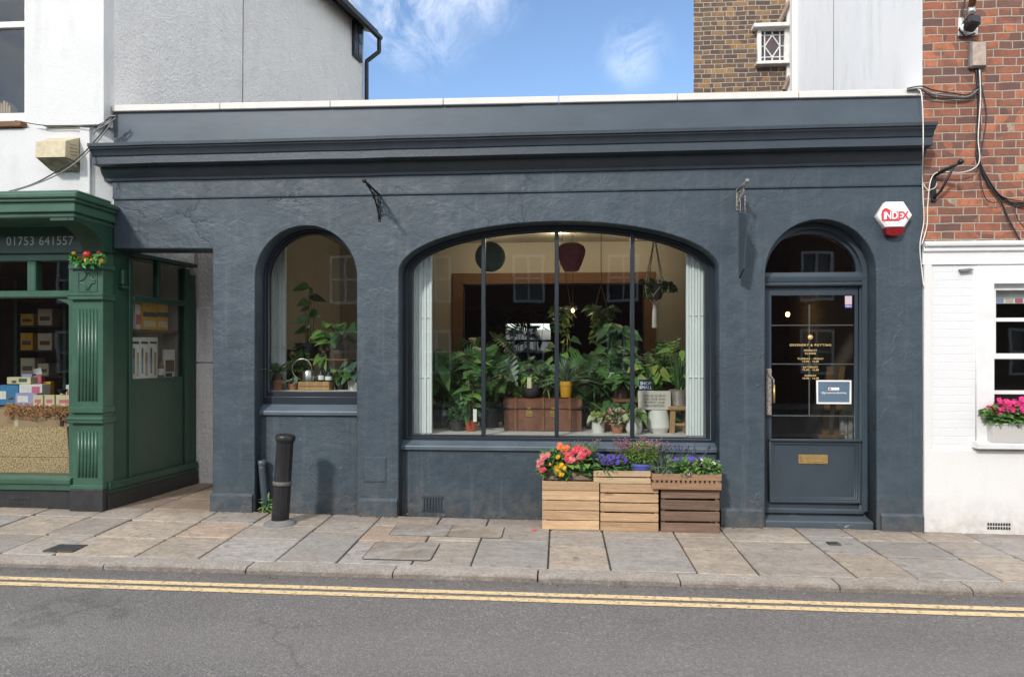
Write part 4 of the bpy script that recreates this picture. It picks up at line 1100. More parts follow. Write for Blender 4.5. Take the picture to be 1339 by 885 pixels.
# eaves, gutter, downpipe on the side wall
gp = gA + gn * .27
e1, e0 = RP(497, 50, gp, gn), RP(440, -6, gp, gn)
ed = (e1 - e0).normalized(); e00 = e0 - ed * 5
m = MB(); m.tube([e00, e1], .055, 12); m.build('gutter', M['iron'], lh, sharp=45)
m = MB()
w_ = gn * .42
m.prism([e00 + Vector((0, 0, .03)), e1 + Vector((0, 0, .03)) - ed * .1, e1 - ed * .1 - w_ + Vector((0, 0, .16)), e00 - w_ + Vector((0, 0, .16))], (0, 0, .07)); m.build('eaves_board', M['iron'], lh)
m = MB(); a = e1 - ed * .05
b1 = a - Vector((0, 0, .25)); wl = gB + gn * .07; b2 = Vector((wl.x - .01, wl.y, b1.z - .28))
m.tube([a, b1, b1 - Vector((0, 0, .03)), b2 + Vector((0, 0, .04)), b2, (b2.x, b2.y, 2.96)], .04, 10); m.build('downpipe', M['iron'], lh, sharp=45)
# little window under the eaves
q = [RP(px, py, gA + gn * .012, gn) for px, py in ((460.5, 72), (472, 83), (472, 38), (460.5, 27))]
m = MB(); m.prism(q, gn * .03); sw = m.build('eaves_window', M['iron'], lh)
for (s0, s1, t0, t1) in ((.10, .46, .07, .47), (.54, .90, .07, .47), (.10, .46, .53, .93), (.54, .90, .53, .93)):
    P_ = lambda s, t: q[0].lerp(q[1], s).lerp(q[3].lerp(q[2], s), t) + gn * .033
    m = MB(); m.prism([P_(s0, t0), P_(s1, t0), P_(s1, t1), P_(s0, t1)], gn * .004); m.build('pane', M['glass_dark'], sw)
q2 = [RP(317, 150, gA, gn), RP(318, -20, gA, gn)]
m = MB(); dd = gd * .006
m.prism([q2[0] - dd, q2[0] + dd, q2[1] + dd, q2[1] - dd], gn * .005); m.build('render_joint', M['concrete'], lh)
# cream flue box on the white wall
x0, x1 = -5.0, -4.70
t = T('flue_box', 'stained cream metal vent box on the white wall above the green shopfront', 'vent box', (-4.85, -.09, 3.5))
A = [(x0, -.085, 3.71), (x0, -.30, 3.61), (x0, -.31, 3.455), (x0, -.13, 3.375), (x0, -.085, 3.375)]
m = MB(); m.prism([A[0], A[1], A[2], (x0, -.085, 3.455)], (x1 - x0, 0, 0)); m.build('hood', M['cream_metal'], t)
m = MB(); m.prism([(x0 + .006, -.085, 3.453), (x0 + .006, -.30, 3.453), A[3][:0] + (x0 + .02, -.13, 3.375), (x0 + .02, -.085, 3.375)], (x1 - x0 - .02, 0, 0)); m.build('underside', M['cream_dark'], t)
m = MB()
for k in range(4): m.prism([(x1 - .001, -.24, 3.60 - k * .033), (x1 - .001, -.15, 3.615 - k * .033), (x1 - .001, -.15, 3.605 - k * .033), (x1 - .001, -.24, 3.59 - k * .033)], (.003, 0, 0))
m.build('louvre', M['cream_dark'], t)

def cable(name, label, pts, y, r, mat, sm=True, group=None):
    P = [W(p[0], p[1], p[2] if len(p) > 2 else y) for p in pts]
    if sm and len(P) > 2:       # Catmull-Rom
        Q = []
        for i in range(len(P) - 1):
            p0, p1, p2, p3 = P[max(i-1, 0)], P[i], P[i+1], P[min(i+2, len(P)-1)]
            for k in range(6):
                s = k / 6
                Q.append(.5 * ((2*p1) + (p2 - p0) * s + (2*p0 - 5*p1 + 4*p2 - p3) * s*s + (3*p1 - p0 - 3*p2 + p3) * s**3))
        Q.append(P[-1]); P = Q
    m = MB(); m.tube(P, r, 6)
    return tag(m.build(name, mat), label, 'cable', group)
cable('wall_cable', 'dark cable sagging across the white wall under the cream vent box', [(151, 150, -.14), (128, 180, -.16), (104, 205, -.34), (75, 224, -.34), (40, 242, -.2), (-10, 256, -.13)], -.14, .006, M['cable'])
cable('wall_cable', 'pale grey cable looping beside the dark one across the white wall', [(150, 155, -.15), (126, 187, -.17), (105, 208, -.36), (78, 227, -.36), (40, 243, -.22), (-10, 258, -.14)], -.14, .006, M['cable_grey'])
cable('wall_cable', 'thin cable running level along the ledge of the white pilaster', [(148, 152, -.15), (122, 166, -.15), (90, 164.5, -.14), (56, 164, -.14), (20, 158, -.1)], -.14, .005, M['cable'])
for k, pts in enumerate((((152, 152), (142, 153), (136, 160), (128, 168), (122, 176)), ((151, 155), (144, 160), (134, 166), (126, 170)))):
    cable('cable_tangle', ('short tangled cable end at the corner of the white pilaster, upper strand', 'short tangled cable end at the corner of the white pilaster, lower strand')[k], pts, -.155, .006, M['cable_grey'])

# ---- brick house on the right
rh = T('brick_house', 'red brick house with white painted ground floor and sash window on the right', 'building', (5.5, .2, -.2))
RXL = 3.323; yb = .012
ax0, ax1 = WX(1275, yb), 5.35; az1, az0 = WZ(1300, 349, yb), WZ(1300, 577, yb)
mz0, mz1 = WZ(1280, 330, yb), WZ(1280, 318, yb)
m = MB(); plate(m, [[(RXL, .66), (RXL, mz0 + .02), (9, mz0 + .02), (9, .66)], [(ax0 + .08, az0), (ax0 + .08, az1 - .05), (ax1 - .08, az1 - .05), (ax1 - .08, az0)]], yb, .3); m.build('ground_floor_wall', M['brick_white'], rh)
m = MB(); m.prism([(RXL, -.012, -.3), (9, -.012, -.3), (9, -.012, .70), (RXL, -.012, .70)], (0, .3, 0)); m.box(RXL + .001, RXL + .07, -.009, .02, .69, mz0 - .112, .003); m.build('rendered_plinth', M['white_low'], rh)
m = MB(); m.prism([(RXL, yb - .006, mz1 + .005), (9, yb - .006, mz1 + .005), (9, yb - .006, 7.4), (RXL, yb - .006, 7.4)], (0, .3, 0)); m.build('upper_wall', M['brick_red'], rh)
m = MB(); m.sweep([(.02, mz0 - .11), (-.006, mz0 - .11), (-.006, mz0), (-.03, mz0 + .012), (-.03, mz0 + .05), (-.055, mz0 + .055), (-.06, mz1 - .01), (-.045, mz1 + .012), (.02, mz1 + .02)], [(RXL - .012, 0), (9, 0)]); m.build('band_moulding', M['white_paint'], rh)
m = MB(); m.box(RXL - .005, 3.55, .02, 3.35, 3.30, 7.4); m.build('gable_side_wall', M['white_wall'], rh)
xs_ = WX(1090, 1.8)
m = MB(); yj = RP(1090, 60, (RXL - .006, 0, 0), (1, 0, 0)).y; m.box(RXL - .0075, RXL, yj - .006, yj + .006, 3.6, 7.3); m.build('board_joint', M['concrete'], rh)
m = MB(); m.box(RXL - .06, RXL + .03, 3.352, 3.47, 3.52, 7.4, .005); m.build('corner_board', M['cream_board'], rh)
# window of the right house
m = MB(); plate(m, [[(ax0, az0 + .002), (ax0, az1), (ax1, az1), (ax1, az0 + .002)], [(ax0 + .155, az0 + .003), (ax0 + .155, az1 - .155), (ax1 - .155, az1 - .155), (ax1 - .155, az0 + .003)]], -.012, .05, .004)
s0, s1 = ax0 + .155, ax1 - .155
plate(m, [[(s0 - .01, az0 + .01), (s0 - .01, az1 - .14), (s1 + .01, az1 - .14), (s1 + .01, az0 + .01)], [(s0 + .018, az0 + .02), (s0 + .018, az1 - .175), (s1 - .018, az1 - .175), (s1 - .018, az0 + .02)]], .03, .12)
swn = m.build('sash_window', M['white_paint'], rh)
zt_ = az1 - .175; zq = lambda py: WZ(1318, py, .06)
m = MB(); a, b = s0 + .018, s1 - .018; midx = (a + b) / 2
plate(m, [[(a, zq(469)), (a, zt_), (b, zt_), (b, zq(469))]] + [[(x0, z0), (x0, z1), (x1, z1), (x1, z0)] for x0, x1 in ((a + .03, midx - .012), (midx + .012, b - .03)) for z0, z1 in ((zq(462), zq(420.5)), (zq(415.5), zt_ - .035))], .045, .08, .002)
plate(m, [[(a, az0 + .02), (a, zq(466)), (b, zq(466)), (b, az0 + .02)]] + [[(x0, z0), (x0, z1), (x1, z1), (x1, z0)] for x0, x1 in ((a + .03, midx - .012), (midx + .012, b - .03)) for z0, z1 in ((az0 + .07, zq(515.5)), (zq(510.5), zq(470)))], .082, .115, .002)
m.build('sash', M['white_paint'], swn)
m = MB(); m.box(a, b, .097, .10, az0 + .02, zt_); m.build('pane', M['glass'], swn)
m = MB(); m.sweep([(.10, az0 - .055), (-.085, az0 - .055), (-.09, az0 - .015), (-.08, az0 - .002), (.10, az0 + .012)], [(ax0 - .03, 0), (ax1 + .03, 0)]); m.build('sill', M['white_paint'], swn)
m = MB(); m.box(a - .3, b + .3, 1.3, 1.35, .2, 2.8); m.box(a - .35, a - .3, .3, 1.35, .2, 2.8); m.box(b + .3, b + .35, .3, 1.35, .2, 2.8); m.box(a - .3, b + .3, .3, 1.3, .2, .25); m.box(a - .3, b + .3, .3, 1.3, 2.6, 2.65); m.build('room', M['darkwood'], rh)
m = MB(); m.box(a, b, .14, .15, zq(396), zt_ + .02); bl = m.build('roller_blind', M['white_print'], swn)
for i in range(12):
    m = MB(); m.box(a + i * .085, a + i * .085 + .07, (.1385), .1395, zq(395.5), zq(389.5)); m.build('check_trim', (M['pack_pink'], M['pack_lilac'], M['pack_cream'])[i % 3], bl)
m = MB(); za, zc = WZ(1305, 692, -.012), WZ(1305, 683, -.012); xa, xb = WX(1290, 0), WX(1321, 0)
for r_ in range(2):
    for i in range(9):
        xx = xa + (xb - xa) * i / 9; m.box(xx, xx + .016, -.0145, .0, za + r_ * .035, za + r_ * .035 + .024)
m.build('air_vent', M['black_base'], rh)
m = MB(); p = W(1262, 355, yb); m.prism([(p.x - .06, -.03, p.z - .006), (p.x + .05, -.03, p.z + .004), (p.x + .05, .014, p.z + .018), (p.x - .06, .014, p.z + .008)], (0, 0, .012)); m.build('drip_ledge', M['concrete'], rh)

# window box with geraniums stands on that sill: see the plants
# junction box, lamp, cables
p = W(1279, 71, -.04)
t = T('junction_box', 'weathered flat junction box on the red brick wall under the lamp', 'junction box', p)
x0, x1, z0, z1 = WX(1268, -.03), WX(1290, -.03), WZ(1279, 89, -.03), WZ(1279, 55, -.03)
m = MB(); m.box(x0, x1, -.045, .008, z0, z1, .012); m.build('case', M['concrete'], t)
m = MB(); m.box(x0 + .014, x1 - .014, -.052, -.044, z0 + .012, z1 - .012, .004); m.build('cover_plate', M['junction'], t)
p = W(1266, 34, -.02)
t = T('wall_lamp', 'black lamp head with brown arm on a white plate high on the red brick wall', 'lamp', p)
m = MB(); m.box(WX(1253, 0), WX(1278, 0), -.012, .008, WZ(1266, 47, 0), WZ(1266, 24, 0), .003); m.build('mounting_plate', M['white_plastic'], t)
m = MB(); c = W(1259, 38, -.04); m.lathe([(.035, 0), (.035, .03), (.02, .04)], (0, 0, 0), 16, Matrix.Translation(c) @ Matrix.Rotation(PI/2, 4, 'X')); m.build('sensor', M['white_plastic'], t)
m = MB(); c = W(1271, 29, -.10); m.box(-.055, .055, -.05, .07, -.06, .05, .018, M=Matrix.Translation(c) @ Matrix.Rotation(R(14), 4, 'Y') @ Matrix.Rotation(R(-20), 4, 'X')); m.build('lamp_head', M['black_plastic'], t)
m = MB(); m.tube([W(1270, 20, -.11), W(1270, 10, -.12)], .035, 12); m.build('collar', M['steel'], t)
m = MB(); m.tube([W(1270, 10, -.12), W(1275, -12, -.22), W(1277, -30, -.3)], .03, 12); m.build('arm', M['oak'], t)
m = MB(); m.tube([W(1262, 0, -.03), W(1258, 14, -.05), W(1262, 26, -.07), W(1254, 40, -.05), W(1262, 48, -.03), W(1275, 44, -.03)], .008, 6); m.build('lead', M['cable'], t)
BL = [((1276, 89), (1279, 130), (1278, 175), (1277, 205), (1284, 226), (1296, 246), (1312, 262), (1341, 266)),
      ((1280, 89), (1280, 120), (1281, 165), (1279, 205), (1289, 232), (1303, 252), (1320, 264), (1341, 270)),
      ((1283, 89), (1281, 125), (1279, 180), (1281, 210), (1292, 240), (1308, 262), (1318, 285), (1334, 315)),
      ((1281, 89), (1283, 110), (1290, 150), (1284, 190), (1282, 212), (1296, 240), (1312, 258), (1341, 264)),
      ((1278, 200), (1281, 225), (1287, 256), (1298, 265), (1316, 262)),
      ((1326, 266), (1330, 285), (1341, 300))]
BN = ['left-hand cable of the black bundle hanging from the junction box', 'thick middle cable of the black bundle below the junction box', 'black cable leaving the bundle to run down to the white band moulding', 'loose black cable bowing out to the right of the bundle', 'short black loop of cable under the bundle on the brickwork', 'thin black cable dropping from the sagging bundle at the picture edge']
for k, (p_, n_) in enumerate(zip(BL, BN)):
    cable('black_cable', n_, p_, -.012 - .007 * k, (.008, .0095, .0075, .005, .004, .0035)[k], M['cable'], group='black cables on the red brick wall')
cable('pale_cable', 'pale cable running down among the black bundle and curving to the iron bracket', [(1281, 92), (1282, 130), (1279, 180), (1281, 208), (1274, 220), (1255, 226), (1228, 225), (1217, 236), (1213, 270), (1212, 296), (1205, 320)], -.06, .0048, M['cable_white'])
cable('white_cable', 'long white cable down the joint between the blue shop and the white house', [(1190, 119, -.045), (1200, 117, -.05), (1205, 124, -.30), (1207, 160, -.32), (1207, 200, -.3), (1206, 225, -.05), (1207, 260, -.02), (1208, 290, -.02), (1203, 320, -.03), (1205, 350, -.02), (1208, 375, -.02)], -.03, .005, M['cable_white'])
cable('white_cable', 'short white cable loop tucked behind the iron bracket on brickwork', [(1207, 240), (1213, 248), (1222, 246), (1225, 240)], -.02, .004, M['cable_white'])
for k, (d1, nm) in enumerate(((0, 'upper'), (5, 'middle'), (9, 'lower'))):
    cable('bundle_cable', nm + ' strand of the cables crossing from the white coping to the junction box drop', [(1186, 116 + d1 * .3, -.05), (1205, 113 + d1 * .6, -.06), (1220, 118 + d1, -.03), (1245, 122 + d1 * .8, -.03), (1266, 124 + d1 * .5, -.03), (1279, 112 + d1, -.03)], -.03, .006, M[('cable', 'cable_grey', 'cable')[k]])
xk = WX(1220, 0)
# iron bracket on the brick wall
z1, z0 = WZ(1222, 229, 0), WZ(1222, 264, 0)
t = T('wall_bracket', 'black iron lamp bracket on the red brick wall above the white moulding', 'bracket', (xk, 0, z0))
m = MB(); m.box(xk - .02, xk + .02, -.02, .008, z0, z1, .005); m.build('back_plate', M['iron'], t)
m = MB(); m.tube([(xk, -.02, z1 - .01), (xk + .11, -.22, z1 + .05)], .016, 8); m.tube([(xk, -.02, z0 + .03), (xk + .04, -.06, z0 + .09), (xk + .085, -.17, z1 + .02)], .012, 8); m.ball((xk + .115, -.23, z1 + .055), .026); m.build('arm', M['iron'], t)

# ---- brown brick house behind
bh = T('rear_brick_house', 'brown stock-brick house behind the roof with small leaded window', 'building', (2.8, 4.6, 3.5))
yh_ = 4.5; bx = WX(907, yh_)
m = MB(); m.prism([(bx, yh_, 3.505), (3.62, yh_, 3.505), (3.62, 9, 3.505), (3.02, 9, 3.505)], (0, 0, 5.6)); m.build('wall', M['brick_brown'], bh)
fx0_, fx1_, fz0, fz1 = WX(989, yh_), WX(1030, yh_), WZ(1008, 85, yh_), WZ(1008, 40, yh_)
m = MB(); plate(m, [[(fx0_, fz0), (fx0_, fz1), (fx1_, fz1), (fx1_, fz0)], [(fx0_ + .06, fz0 + .04), (fx0_ + .06, fz1 - .03), (fx1_ - .07, fz1 - .03), (fx1_ - .07, fz0 + .04)]], yh_ - .07, yh_ + .01, .004)
m.box(fx0_ - .08, fx1_ + .02, yh_ - .16, yh_ + .01, fz1 - .012, fz1 + .05, .006); m.box(fx0_ - .03, fx1_ + .02, yh_ - .12, yh_ + .01, fz0 - .03, fz0 + .008, .005)
lw = m.build('leaded_window', M['old_white'], bh)
u0, u1, v0, v1 = fx0_ + .06, fx1_ - .07, fz0 + .04, fz1 - .03
m = MB(); m.box(u0, u1, yh_ - .02, yh_ - .01, v0, v1); m.build('pane', M['lead_glass'], lw)
m = MB(); uw, vh = u1 - u0, v1 - v0; um, vm = (u0 + u1) / 2, (v0 + v1) / 2; yl_ = yh_ - .03
bar = lambda a, b: m.tube([(a[0], yl_, a[1]), (b[0], yl_, b[1])], .011, 4, smooth=False)
for s in (.17, .83): bar((u0 + uw * s, v0), (u0 + uw * s, v1)); bar((u0, v0 + vh * (.14 if s < .5 else .87)), (u1, v0 + vh * (.14 if s < .5 else .87)))
bar((um, v0), (um, v0 + vh * .14)); bar((um, v0 + vh * .87), (um, v1)); bar((u0, vm), (u0 + uw * .17, vm)); bar((u0 + uw * .83, vm), (u1, vm))
D_ = [(um, v0 + vh * .14), (u0 + uw * .83, vm), (um, v0 + vh * .87), (u0 + uw * .17, vm)]
for i in range(4): bar(D_[i], D_[(i+1) % 4])
m.build('lead_came', M['white_paint'], lw)
m = MB(); m.box(fx1_ - .03, fx1_ + .05, yh_ - .05, yh_ + .01, 3.51, 8.0, .004); m.build('corner_batten', M['old_white'], bh)
m = MB()
for (a, b) in (((1017, 34), (1033, 2)), ((1025, 118), (1033, 100))):
    A_, B_ = W(*a, yh_ - .08), W(*b, yh_ - .08); m.tube([A_, B_], .035, 4, smooth=False)
m.build('timber_strut', M['tray_grey'], bh)

# ---- back wall of the passage
m = MB(); x0 = -4.45
plate(m, [[(x0, -.2), (x0, 2.95), (-3.415, 2.95), (-3.415, -.2)]], 1.36, 1.6)
m.box(WX(256, 1.33), -3.41, 1.31, 1.37, -.2, WZ(268, 475, 1.32), .015); m.box(WX(256, 1.33), -3.41, 1.318, 1.37, WZ(268, 475, 1.32) + .012, WZ(268, 402, 1.32), .012)
pw = T('passage_wall', 'rough grey limewashed stone wall closing the narrow passage', 'wall', (-3.9, 1.45, -.1)); m.build('stonework', M['passage'], pw)

# ---- yard wall behind the shop, seen through the rear window
m = MB(); m.box(-4, 2, 9.4, 9.6, -.2, 2.12, .01); tag(m.build('yard_wall', M['white_low']), 'pale rendered yard wall glimpsed through the rear window of the shop', 'wall')

# ---- brick terrace across the street (only ever seen mirrored in the panes)
tb = T('brick_terrace', 'brick terrace across the street mirrored in the shop panes', 'building', (0, -15, -.1))
holes = []; wins = []
for i in range(20):
    cx = -40 + i * 3
    for (z0, z1) in ((.9, 2.3), (3.2, 4.7)): holes.append([(cx - .5, z0), (cx - .5, z1), (cx + .5, z1), (cx + .5, z0)]); wins.append((cx, z0, z1))
m = MB(); plate(m, [[(-46, -.2), (-46, 5.6), (20, 5.6), (20, -.2)]] + holes, -15.2, -14.9); m.build('wall', M['brick_dark'], tb)
m = MB(); m.box(-46, 20, -21, -15.19, 5.3, 5.5); m.build('roof', M['slate'], tb)
for (cx, z0, z1) in wins:
    m = MB(); plate(m, [[(cx - .5, z0), (cx - .5, z1), (cx + .5, z1), (cx + .5, z0)]] + [[(cx + a, b), (cx + a, b2), (cx + a2, b2), (cx + a2, b)] for a, a2 in ((-.42, -.03), (.03, .42)) for b, b2 in ((z0 + .08, (z0 + z1) / 2 - .03), ((z0 + z1) / 2 + .03, z1 - .08))], -14.98, -14.90); o = m.build('window', M['white_paint'], tb)
    m = MB(); m.box(cx - .48, cx + .48, -15.0, -14.99, z0 + .02, z1 - .02); m.build('pane', M['glass_dark'], o)
m = MB(); plate(m, [[(-46, -.1), (-46, .0), (20, .0), (20, -.1)]], -14.9, -12.6); struct(m.build('far_pavement', M['concrete']))

# ================================================================ THE GREEN SHOPFRONT
gs = T('shopfront', 'green painted timber shopfront with fluted pilaster and painted telephone number', 'shopfront', (-5.5, -.1, 0))
YF = -.06
pa, pb = -4.775, -4.462
G = lambda x: ground(x, 0)
# pilaster
m = MB(); g = G(-4.6)
zP = lambda py: WZ(116, py, YF - .06)
m.box(pa, pb, YF - .05, .05, g + .20, 2.58, .005)
for k in range(6):      # flutes as raised reeds
    xx = pa + .05 + (pb - pa - .10) * (k + .5) / 6
    m.tube([(xx, YF - .05, zP(524)), (xx, YF - .05, zP(404))], .013, 8); m.tube([(xx, YF - .05, zP(624)), (xx, YF - .05, zP(564))], .013, 8)
for (py0, py1, p_) in ((352, 346, .035), (392, 383, .04), (387, 384, .05), (540, 532, .03), (553, 545, .045), (549, 546, .055), (640, 634, .02)):
    m.box(pa - p_ * .6, pb + p_ * .6, YF - .05 - p_, .05, zP(py0), zP(py1), .006)
m.build('pilaster', M['green'], gs)
m = MB(); cz, cx_ = zP(368), (pa + pb) / 2
for sx_, sz_ in ((1, 1), (1, -1), (-1, 1), (-1, -1)):
    m.tube([(cx_ + sx_ * (.085 - .075 * math.sin(PI / 2 * i / 8)) , YF - .053, cz + sz_ * (.085 - .075 * math.cos(PI / 2 * i / 8))) for i in range(9)], .007, 6)
plate(m, [[(cx_ - .1, cz - .1), (cx_ - .1, cz + .1), (cx_ + .1, cz + .1), (cx_ + .1, cz - .1)], [(cx_ - .09, cz - .09), (cx_ - .09, cz + .09), (cx_ + .09, cz + .09), (cx_ + .09, cz - .09)]], YF - .056, YF - .048)
m.build('capital_panel', M['green'], gs)
m = MB(); m.box(pa - .015, pb + .015, YF - .075, .05, g - .05, g + .205, .006); m.build('pilaster_base', M['black_base'], gs)
# hood cornice: stepped mouldings returned round the corner
m = MB()
xr, yf = -4.40, -.585
for (z0, z1, p_, b_) in ((2.995, 3.045, .035, .012), (2.965, 2.997, .015, .010), (2.945, 2.967, -.012, .004), (2.875, 2.947, .0, .006), (2.855, 2.877, -.03, .003), (2.825, 2.857, -.012, .012)):
    m.box(-9, xr + p_, yf - p_, .06 if xr + p_ < -4.44 else -.004, z0, z1, b_)
m.box(-9, xr + .02, yf + .01, -.095, 3.04, 3.075, .012)
m.build('hood_cornice', M['green'], gs)
m = MB(); m.box(-9, pb - .02, -.13, -.04, 2.57, 2.826); m.box(-4.78, -4.433, .0, .30, 2.59, 2.96); m.build('fascia', M['green_shaded'], gs)
m = MB()
cs = [(-.135, 2.83), (-.56, 2.83)] + [(-.56 + .425 * math.sin(PI / 2 * i / 10), 2.575 + .225 * math.cos(PI / 2 * i / 10)) for i in range(11)]
m.prism([(-4.655, y, z) for y, z in cs], (pb + 4.64, 0, 0)); m.prism([(pb - .02, y, z) for y, z in [(-.02, 2.83)] + cs[1:] + [(-.02, 2.575)]], (.055, 0, 0)); m.build('console', M['green_shaded'], gs)
m = MB(); text(m, '01753 641557', .122, (WX(52, -.13), -.1315, WZ(52, 320.5, -.13)), sx=.92, space=1.08); m.build('lettering', M['pale_number'], gs)
m = MB(); m.box(-9, pa + .002, YF - .03, .03, 2.50, 2.575, .006); m.box(-9, pa + .002, YF - .035, .03, 2.135, 2.205, .012)
xm = (WX(37, YF), WX(48, YF)); m.box(xm[0], xm[1], YF - .02, .02, 2.20, 2.505, .008); m.box(xm[0] - 1.15, xm[1] - 1.15, YF - .02, .02, 2.20, 2.505, .008)
m.box(pa - .07, pa + .002, YF - .012, .02, .36, 2.5, .006); m.box(-6.55, -6.42, YF - .02, .02, .36, 2.5, .006)
m.prism([(pa - .07, YF, 2.14), (pa - .07, YF, 2.06), (pa - .11, YF, 2.09), (pa - .20, YF, 2.12), (pa - .22, YF, 2.14)], (0, .03, 0))
m.build('window_frame', M['green'], gs)
m = MB(); m.sweep([(.03, .24), (YF - .045, .24), (YF - .05, .30), (YF - .07, .305), (YF - .075, .345), (YF - .05, .36), (.03, .385)], [(-9, 0), (pa - .01, 0)]); m.build('window_sill', M['green'], gs)
m = MB(); m.box(-9, pa - .005, YF - .02, .04, -.1, .245); m.build('stall_riser', M['black_base'], gs)
m = MB(); xa, xb = WX(14, YF), WX(42, YF); 
for r_ in range(2):
    for i in range(8): m.box(xa + (xb - xa) * i / 8, xa + (xb - xa) * (i + .6) / 8, YF - .027, YF - .015, .085 + r_ * .04, .11 + r_ * .04, .003)
m.box(xa - .015, xb + .005, YF - .023, YF - .015, .07, .165, .003)
m.build('air_vent', M['black_base'], gs)
m = MB(); m.box(-6.42, pa, YF + .018, YF + .023, .36, 2.5); m.build('pane', M['glass'], gs)
# the side running back into the passage
A0 = Vector((-4.475, -.055, 0)); th = math.atan2(1.31, .17)
MS = Matrix.Translation(A0) @ Matrix.Rotation(th, 4, 'Z')
sd = Vector((math.cos(th), math.sin(th), 0)); sn_ = Vector((-math.sin(th), math.cos(th), 0))
def SU(px, py, off=0.0):
    q = RP(px, py, A0 + sn_ * off, sn_) - A0
    return q.dot(sd), q.z
Ls = 1.36
m = MB()
u1, u2 = SU(172, 450)[0], SU(240, 450)[0]
um_ = SU(207, 360)[0]
zt0 = SU(205, 397)[1]; zt1 = zt0 + .06; ztop = SU(240, 347)[1] + .03; zw = SU(205, 494)[1]
print('side', u1, u2, um_, zt0, ztop, zw)
m.box(.0, u1 - .01, .0, .10, .16, 2.60, .004, M=MS); m.box(u1 - .05, u1, -.02, .06, .3, 2.56, .006, M=MS); m.box(u2, u2 + .09, -.02, .08, .2, 2.56, .006, M=MS); m.box(u2 + .10, Ls, -.01, .08, .2, 2.5, .006, M=MS)
m.box(.05, Ls, -.025, .08, ztop, 2.60, .006, M=MS)
m.box(u1, u2, -.03, .06, zt0, zt1, .01, M=MS); m.box(um_ - .025, um_ + .025, -.015, .05, zt1, ztop, .006, M=MS)
m.box(u1, u2, .0, .05, .3, zw, .0, M=MS)
m.box(.0, Ls, -.05, .05, .23, .31, .012, M=MS); m.box(.02, Ls, -.03, .05, .19, .235, .006, M=MS)
ub = SU(158, 365)[0]; m.box(ub - .04, ub + .05, -.06, .01, 2.24, 2.27, .01, M=MS); m.box(ub - .025, ub + .035, -.045, .01, 2.27, 2.44, .015, M=MS)
m.build('side_frame', M['green_shaded'], gs)
m = MB(); m.box(-.01, Ls, -.045, .05, -.1, .195, .004, M=MS); m.build('side_base', M['black_base'], gs)
m = MB(); m.box(u1, u2, .02, .024, zw, ztop, M=MS); m.build('side_pane', M['glass'], gs)
m = MB(); m.box(u1 - .02, u2 + .05, .30, .32, .3, 2.6, M=MS); m.box(u1 - .02, u2 + .05, .05, .30, zw - .05, zw - .004, M=MS); m.box(u2 + .03, u2 + .05, .05, .30, .3, 2.6, M=MS); m.box(u1 - .03, u1 - .012, .1, .30, .3, 2.6, M=MS); m.build('display_back', M['beige'], gs)
m = MB(); zs_ = SU(205, 431)[1]; m.box(u1 - .01, u2 + .03, .07, .30, zs_ - .03, zs_, M=MS); m.build('display_shelf', M['oak'], gs)
m = MB(); m.box(.30, 1.38, .03, .10, 2.601, 2.97, M=MS); m.build('upper_side_wall', M['passage'], gs)
# dark shop room behind the front window
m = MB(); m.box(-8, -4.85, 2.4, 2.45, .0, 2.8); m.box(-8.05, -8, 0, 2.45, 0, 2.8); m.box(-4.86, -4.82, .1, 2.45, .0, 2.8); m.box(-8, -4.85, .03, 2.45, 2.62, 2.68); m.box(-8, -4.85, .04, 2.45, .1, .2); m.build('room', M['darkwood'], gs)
m = MB(); m.box(-9, -8, .0, .2, 0, 2.8); m.build('return_wall', M['green_shaded'], gs)
# ================================================================ PLANTS
rp_ = random.Random(5)
UP = Vector((0, 0, 1))
def leaf(mb, base, d, nrm, L, Wd, kind='ovate', droop=.3, mi=0, fold=.18):
    d = Vector(d).normalized(); nrm = Vector(nrm); side = d.cross(nrm)
    if side.length < 1e-4: side = d.cross(Vector((.3, 1, .2)))
    side.normalize(); nn = side.cross(d).normalized()
    n = {'ovate': 5, 'heart': 6, 'blade': 6, 'monstera': 7, 'small': 2}[kind]
    def w(t):
        if kind == 'blade': return (1 - t) ** .7 * (.55 + .45 * min(1, t * 5))
        if kind in ('heart', 'monstera'): return max(0.02, math.sin(PI * min(1, (t * .86 + .14)) ** .62)) if t < .999 else .02
        if kind == 'small': return (.55, 1.0, .08)[int(round(t * 2))]
        return max(.03, math.sin(PI * t ** .75))
    C, Lf, Rt = [], [], []
    for i in range(n + 1):
        t = i / n
        back = -.13 * L * math.sin(PI * min(1, t * 2.2)) if kind in ('heart', 'monstera') and t < .45 else 0
        c = base + d * (L * t) - UP * (droop * L * t * t) - nn * 0
        ww = w(t) * Wd / 2
        C.append(mb.bm.verts.new(c))
        off = nn * (fold * ww)
        bk = d * (back * (1 if t < .2 else .5))
        Lf.append(c + side * ww + off + bk); Rt.append(c - side * ww + off + bk)
    for arr, sg in ((Lf, 1), (Rt, -1)):
        if kind == 'monstera':
            for i in range(n):
                a, b = arr[i], arr[i + 1]
                ca, cb = C[i].co, C[i + 1].co
                g = .50 if 0 < i < n else 0
                o0 = a.lerp(b, g * .6); o1 = a.lerp(b, 1 - g * .6)
                v0, v1 = mb.bm.verts.new(o0), mb.bm.verts.new(o1)
                q = (C[i], C[i+1], v1, v0) if sg > 0 else (C[i], v0, v1, C[i+1])
                f = mb.bm.faces.new(q); f.material_index = mi; f.smooth = False
        else:
            vs = [mb.bm.verts.new(p) for p in arr]
            for i in range(n):
                q = (C[i], C[i+1], vs[i+1], vs[i]) if sg > 0 else (C[i], vs[i], vs[i+1], C[i+1])
                f = mb.bm.faces.new(q); f.material_index = mi; f.smooth = True
def az_dir(a, el): return Vector((math.cos(a) * math.cos(el), math.sin(a) * math.cos(el), math.sin(el)))
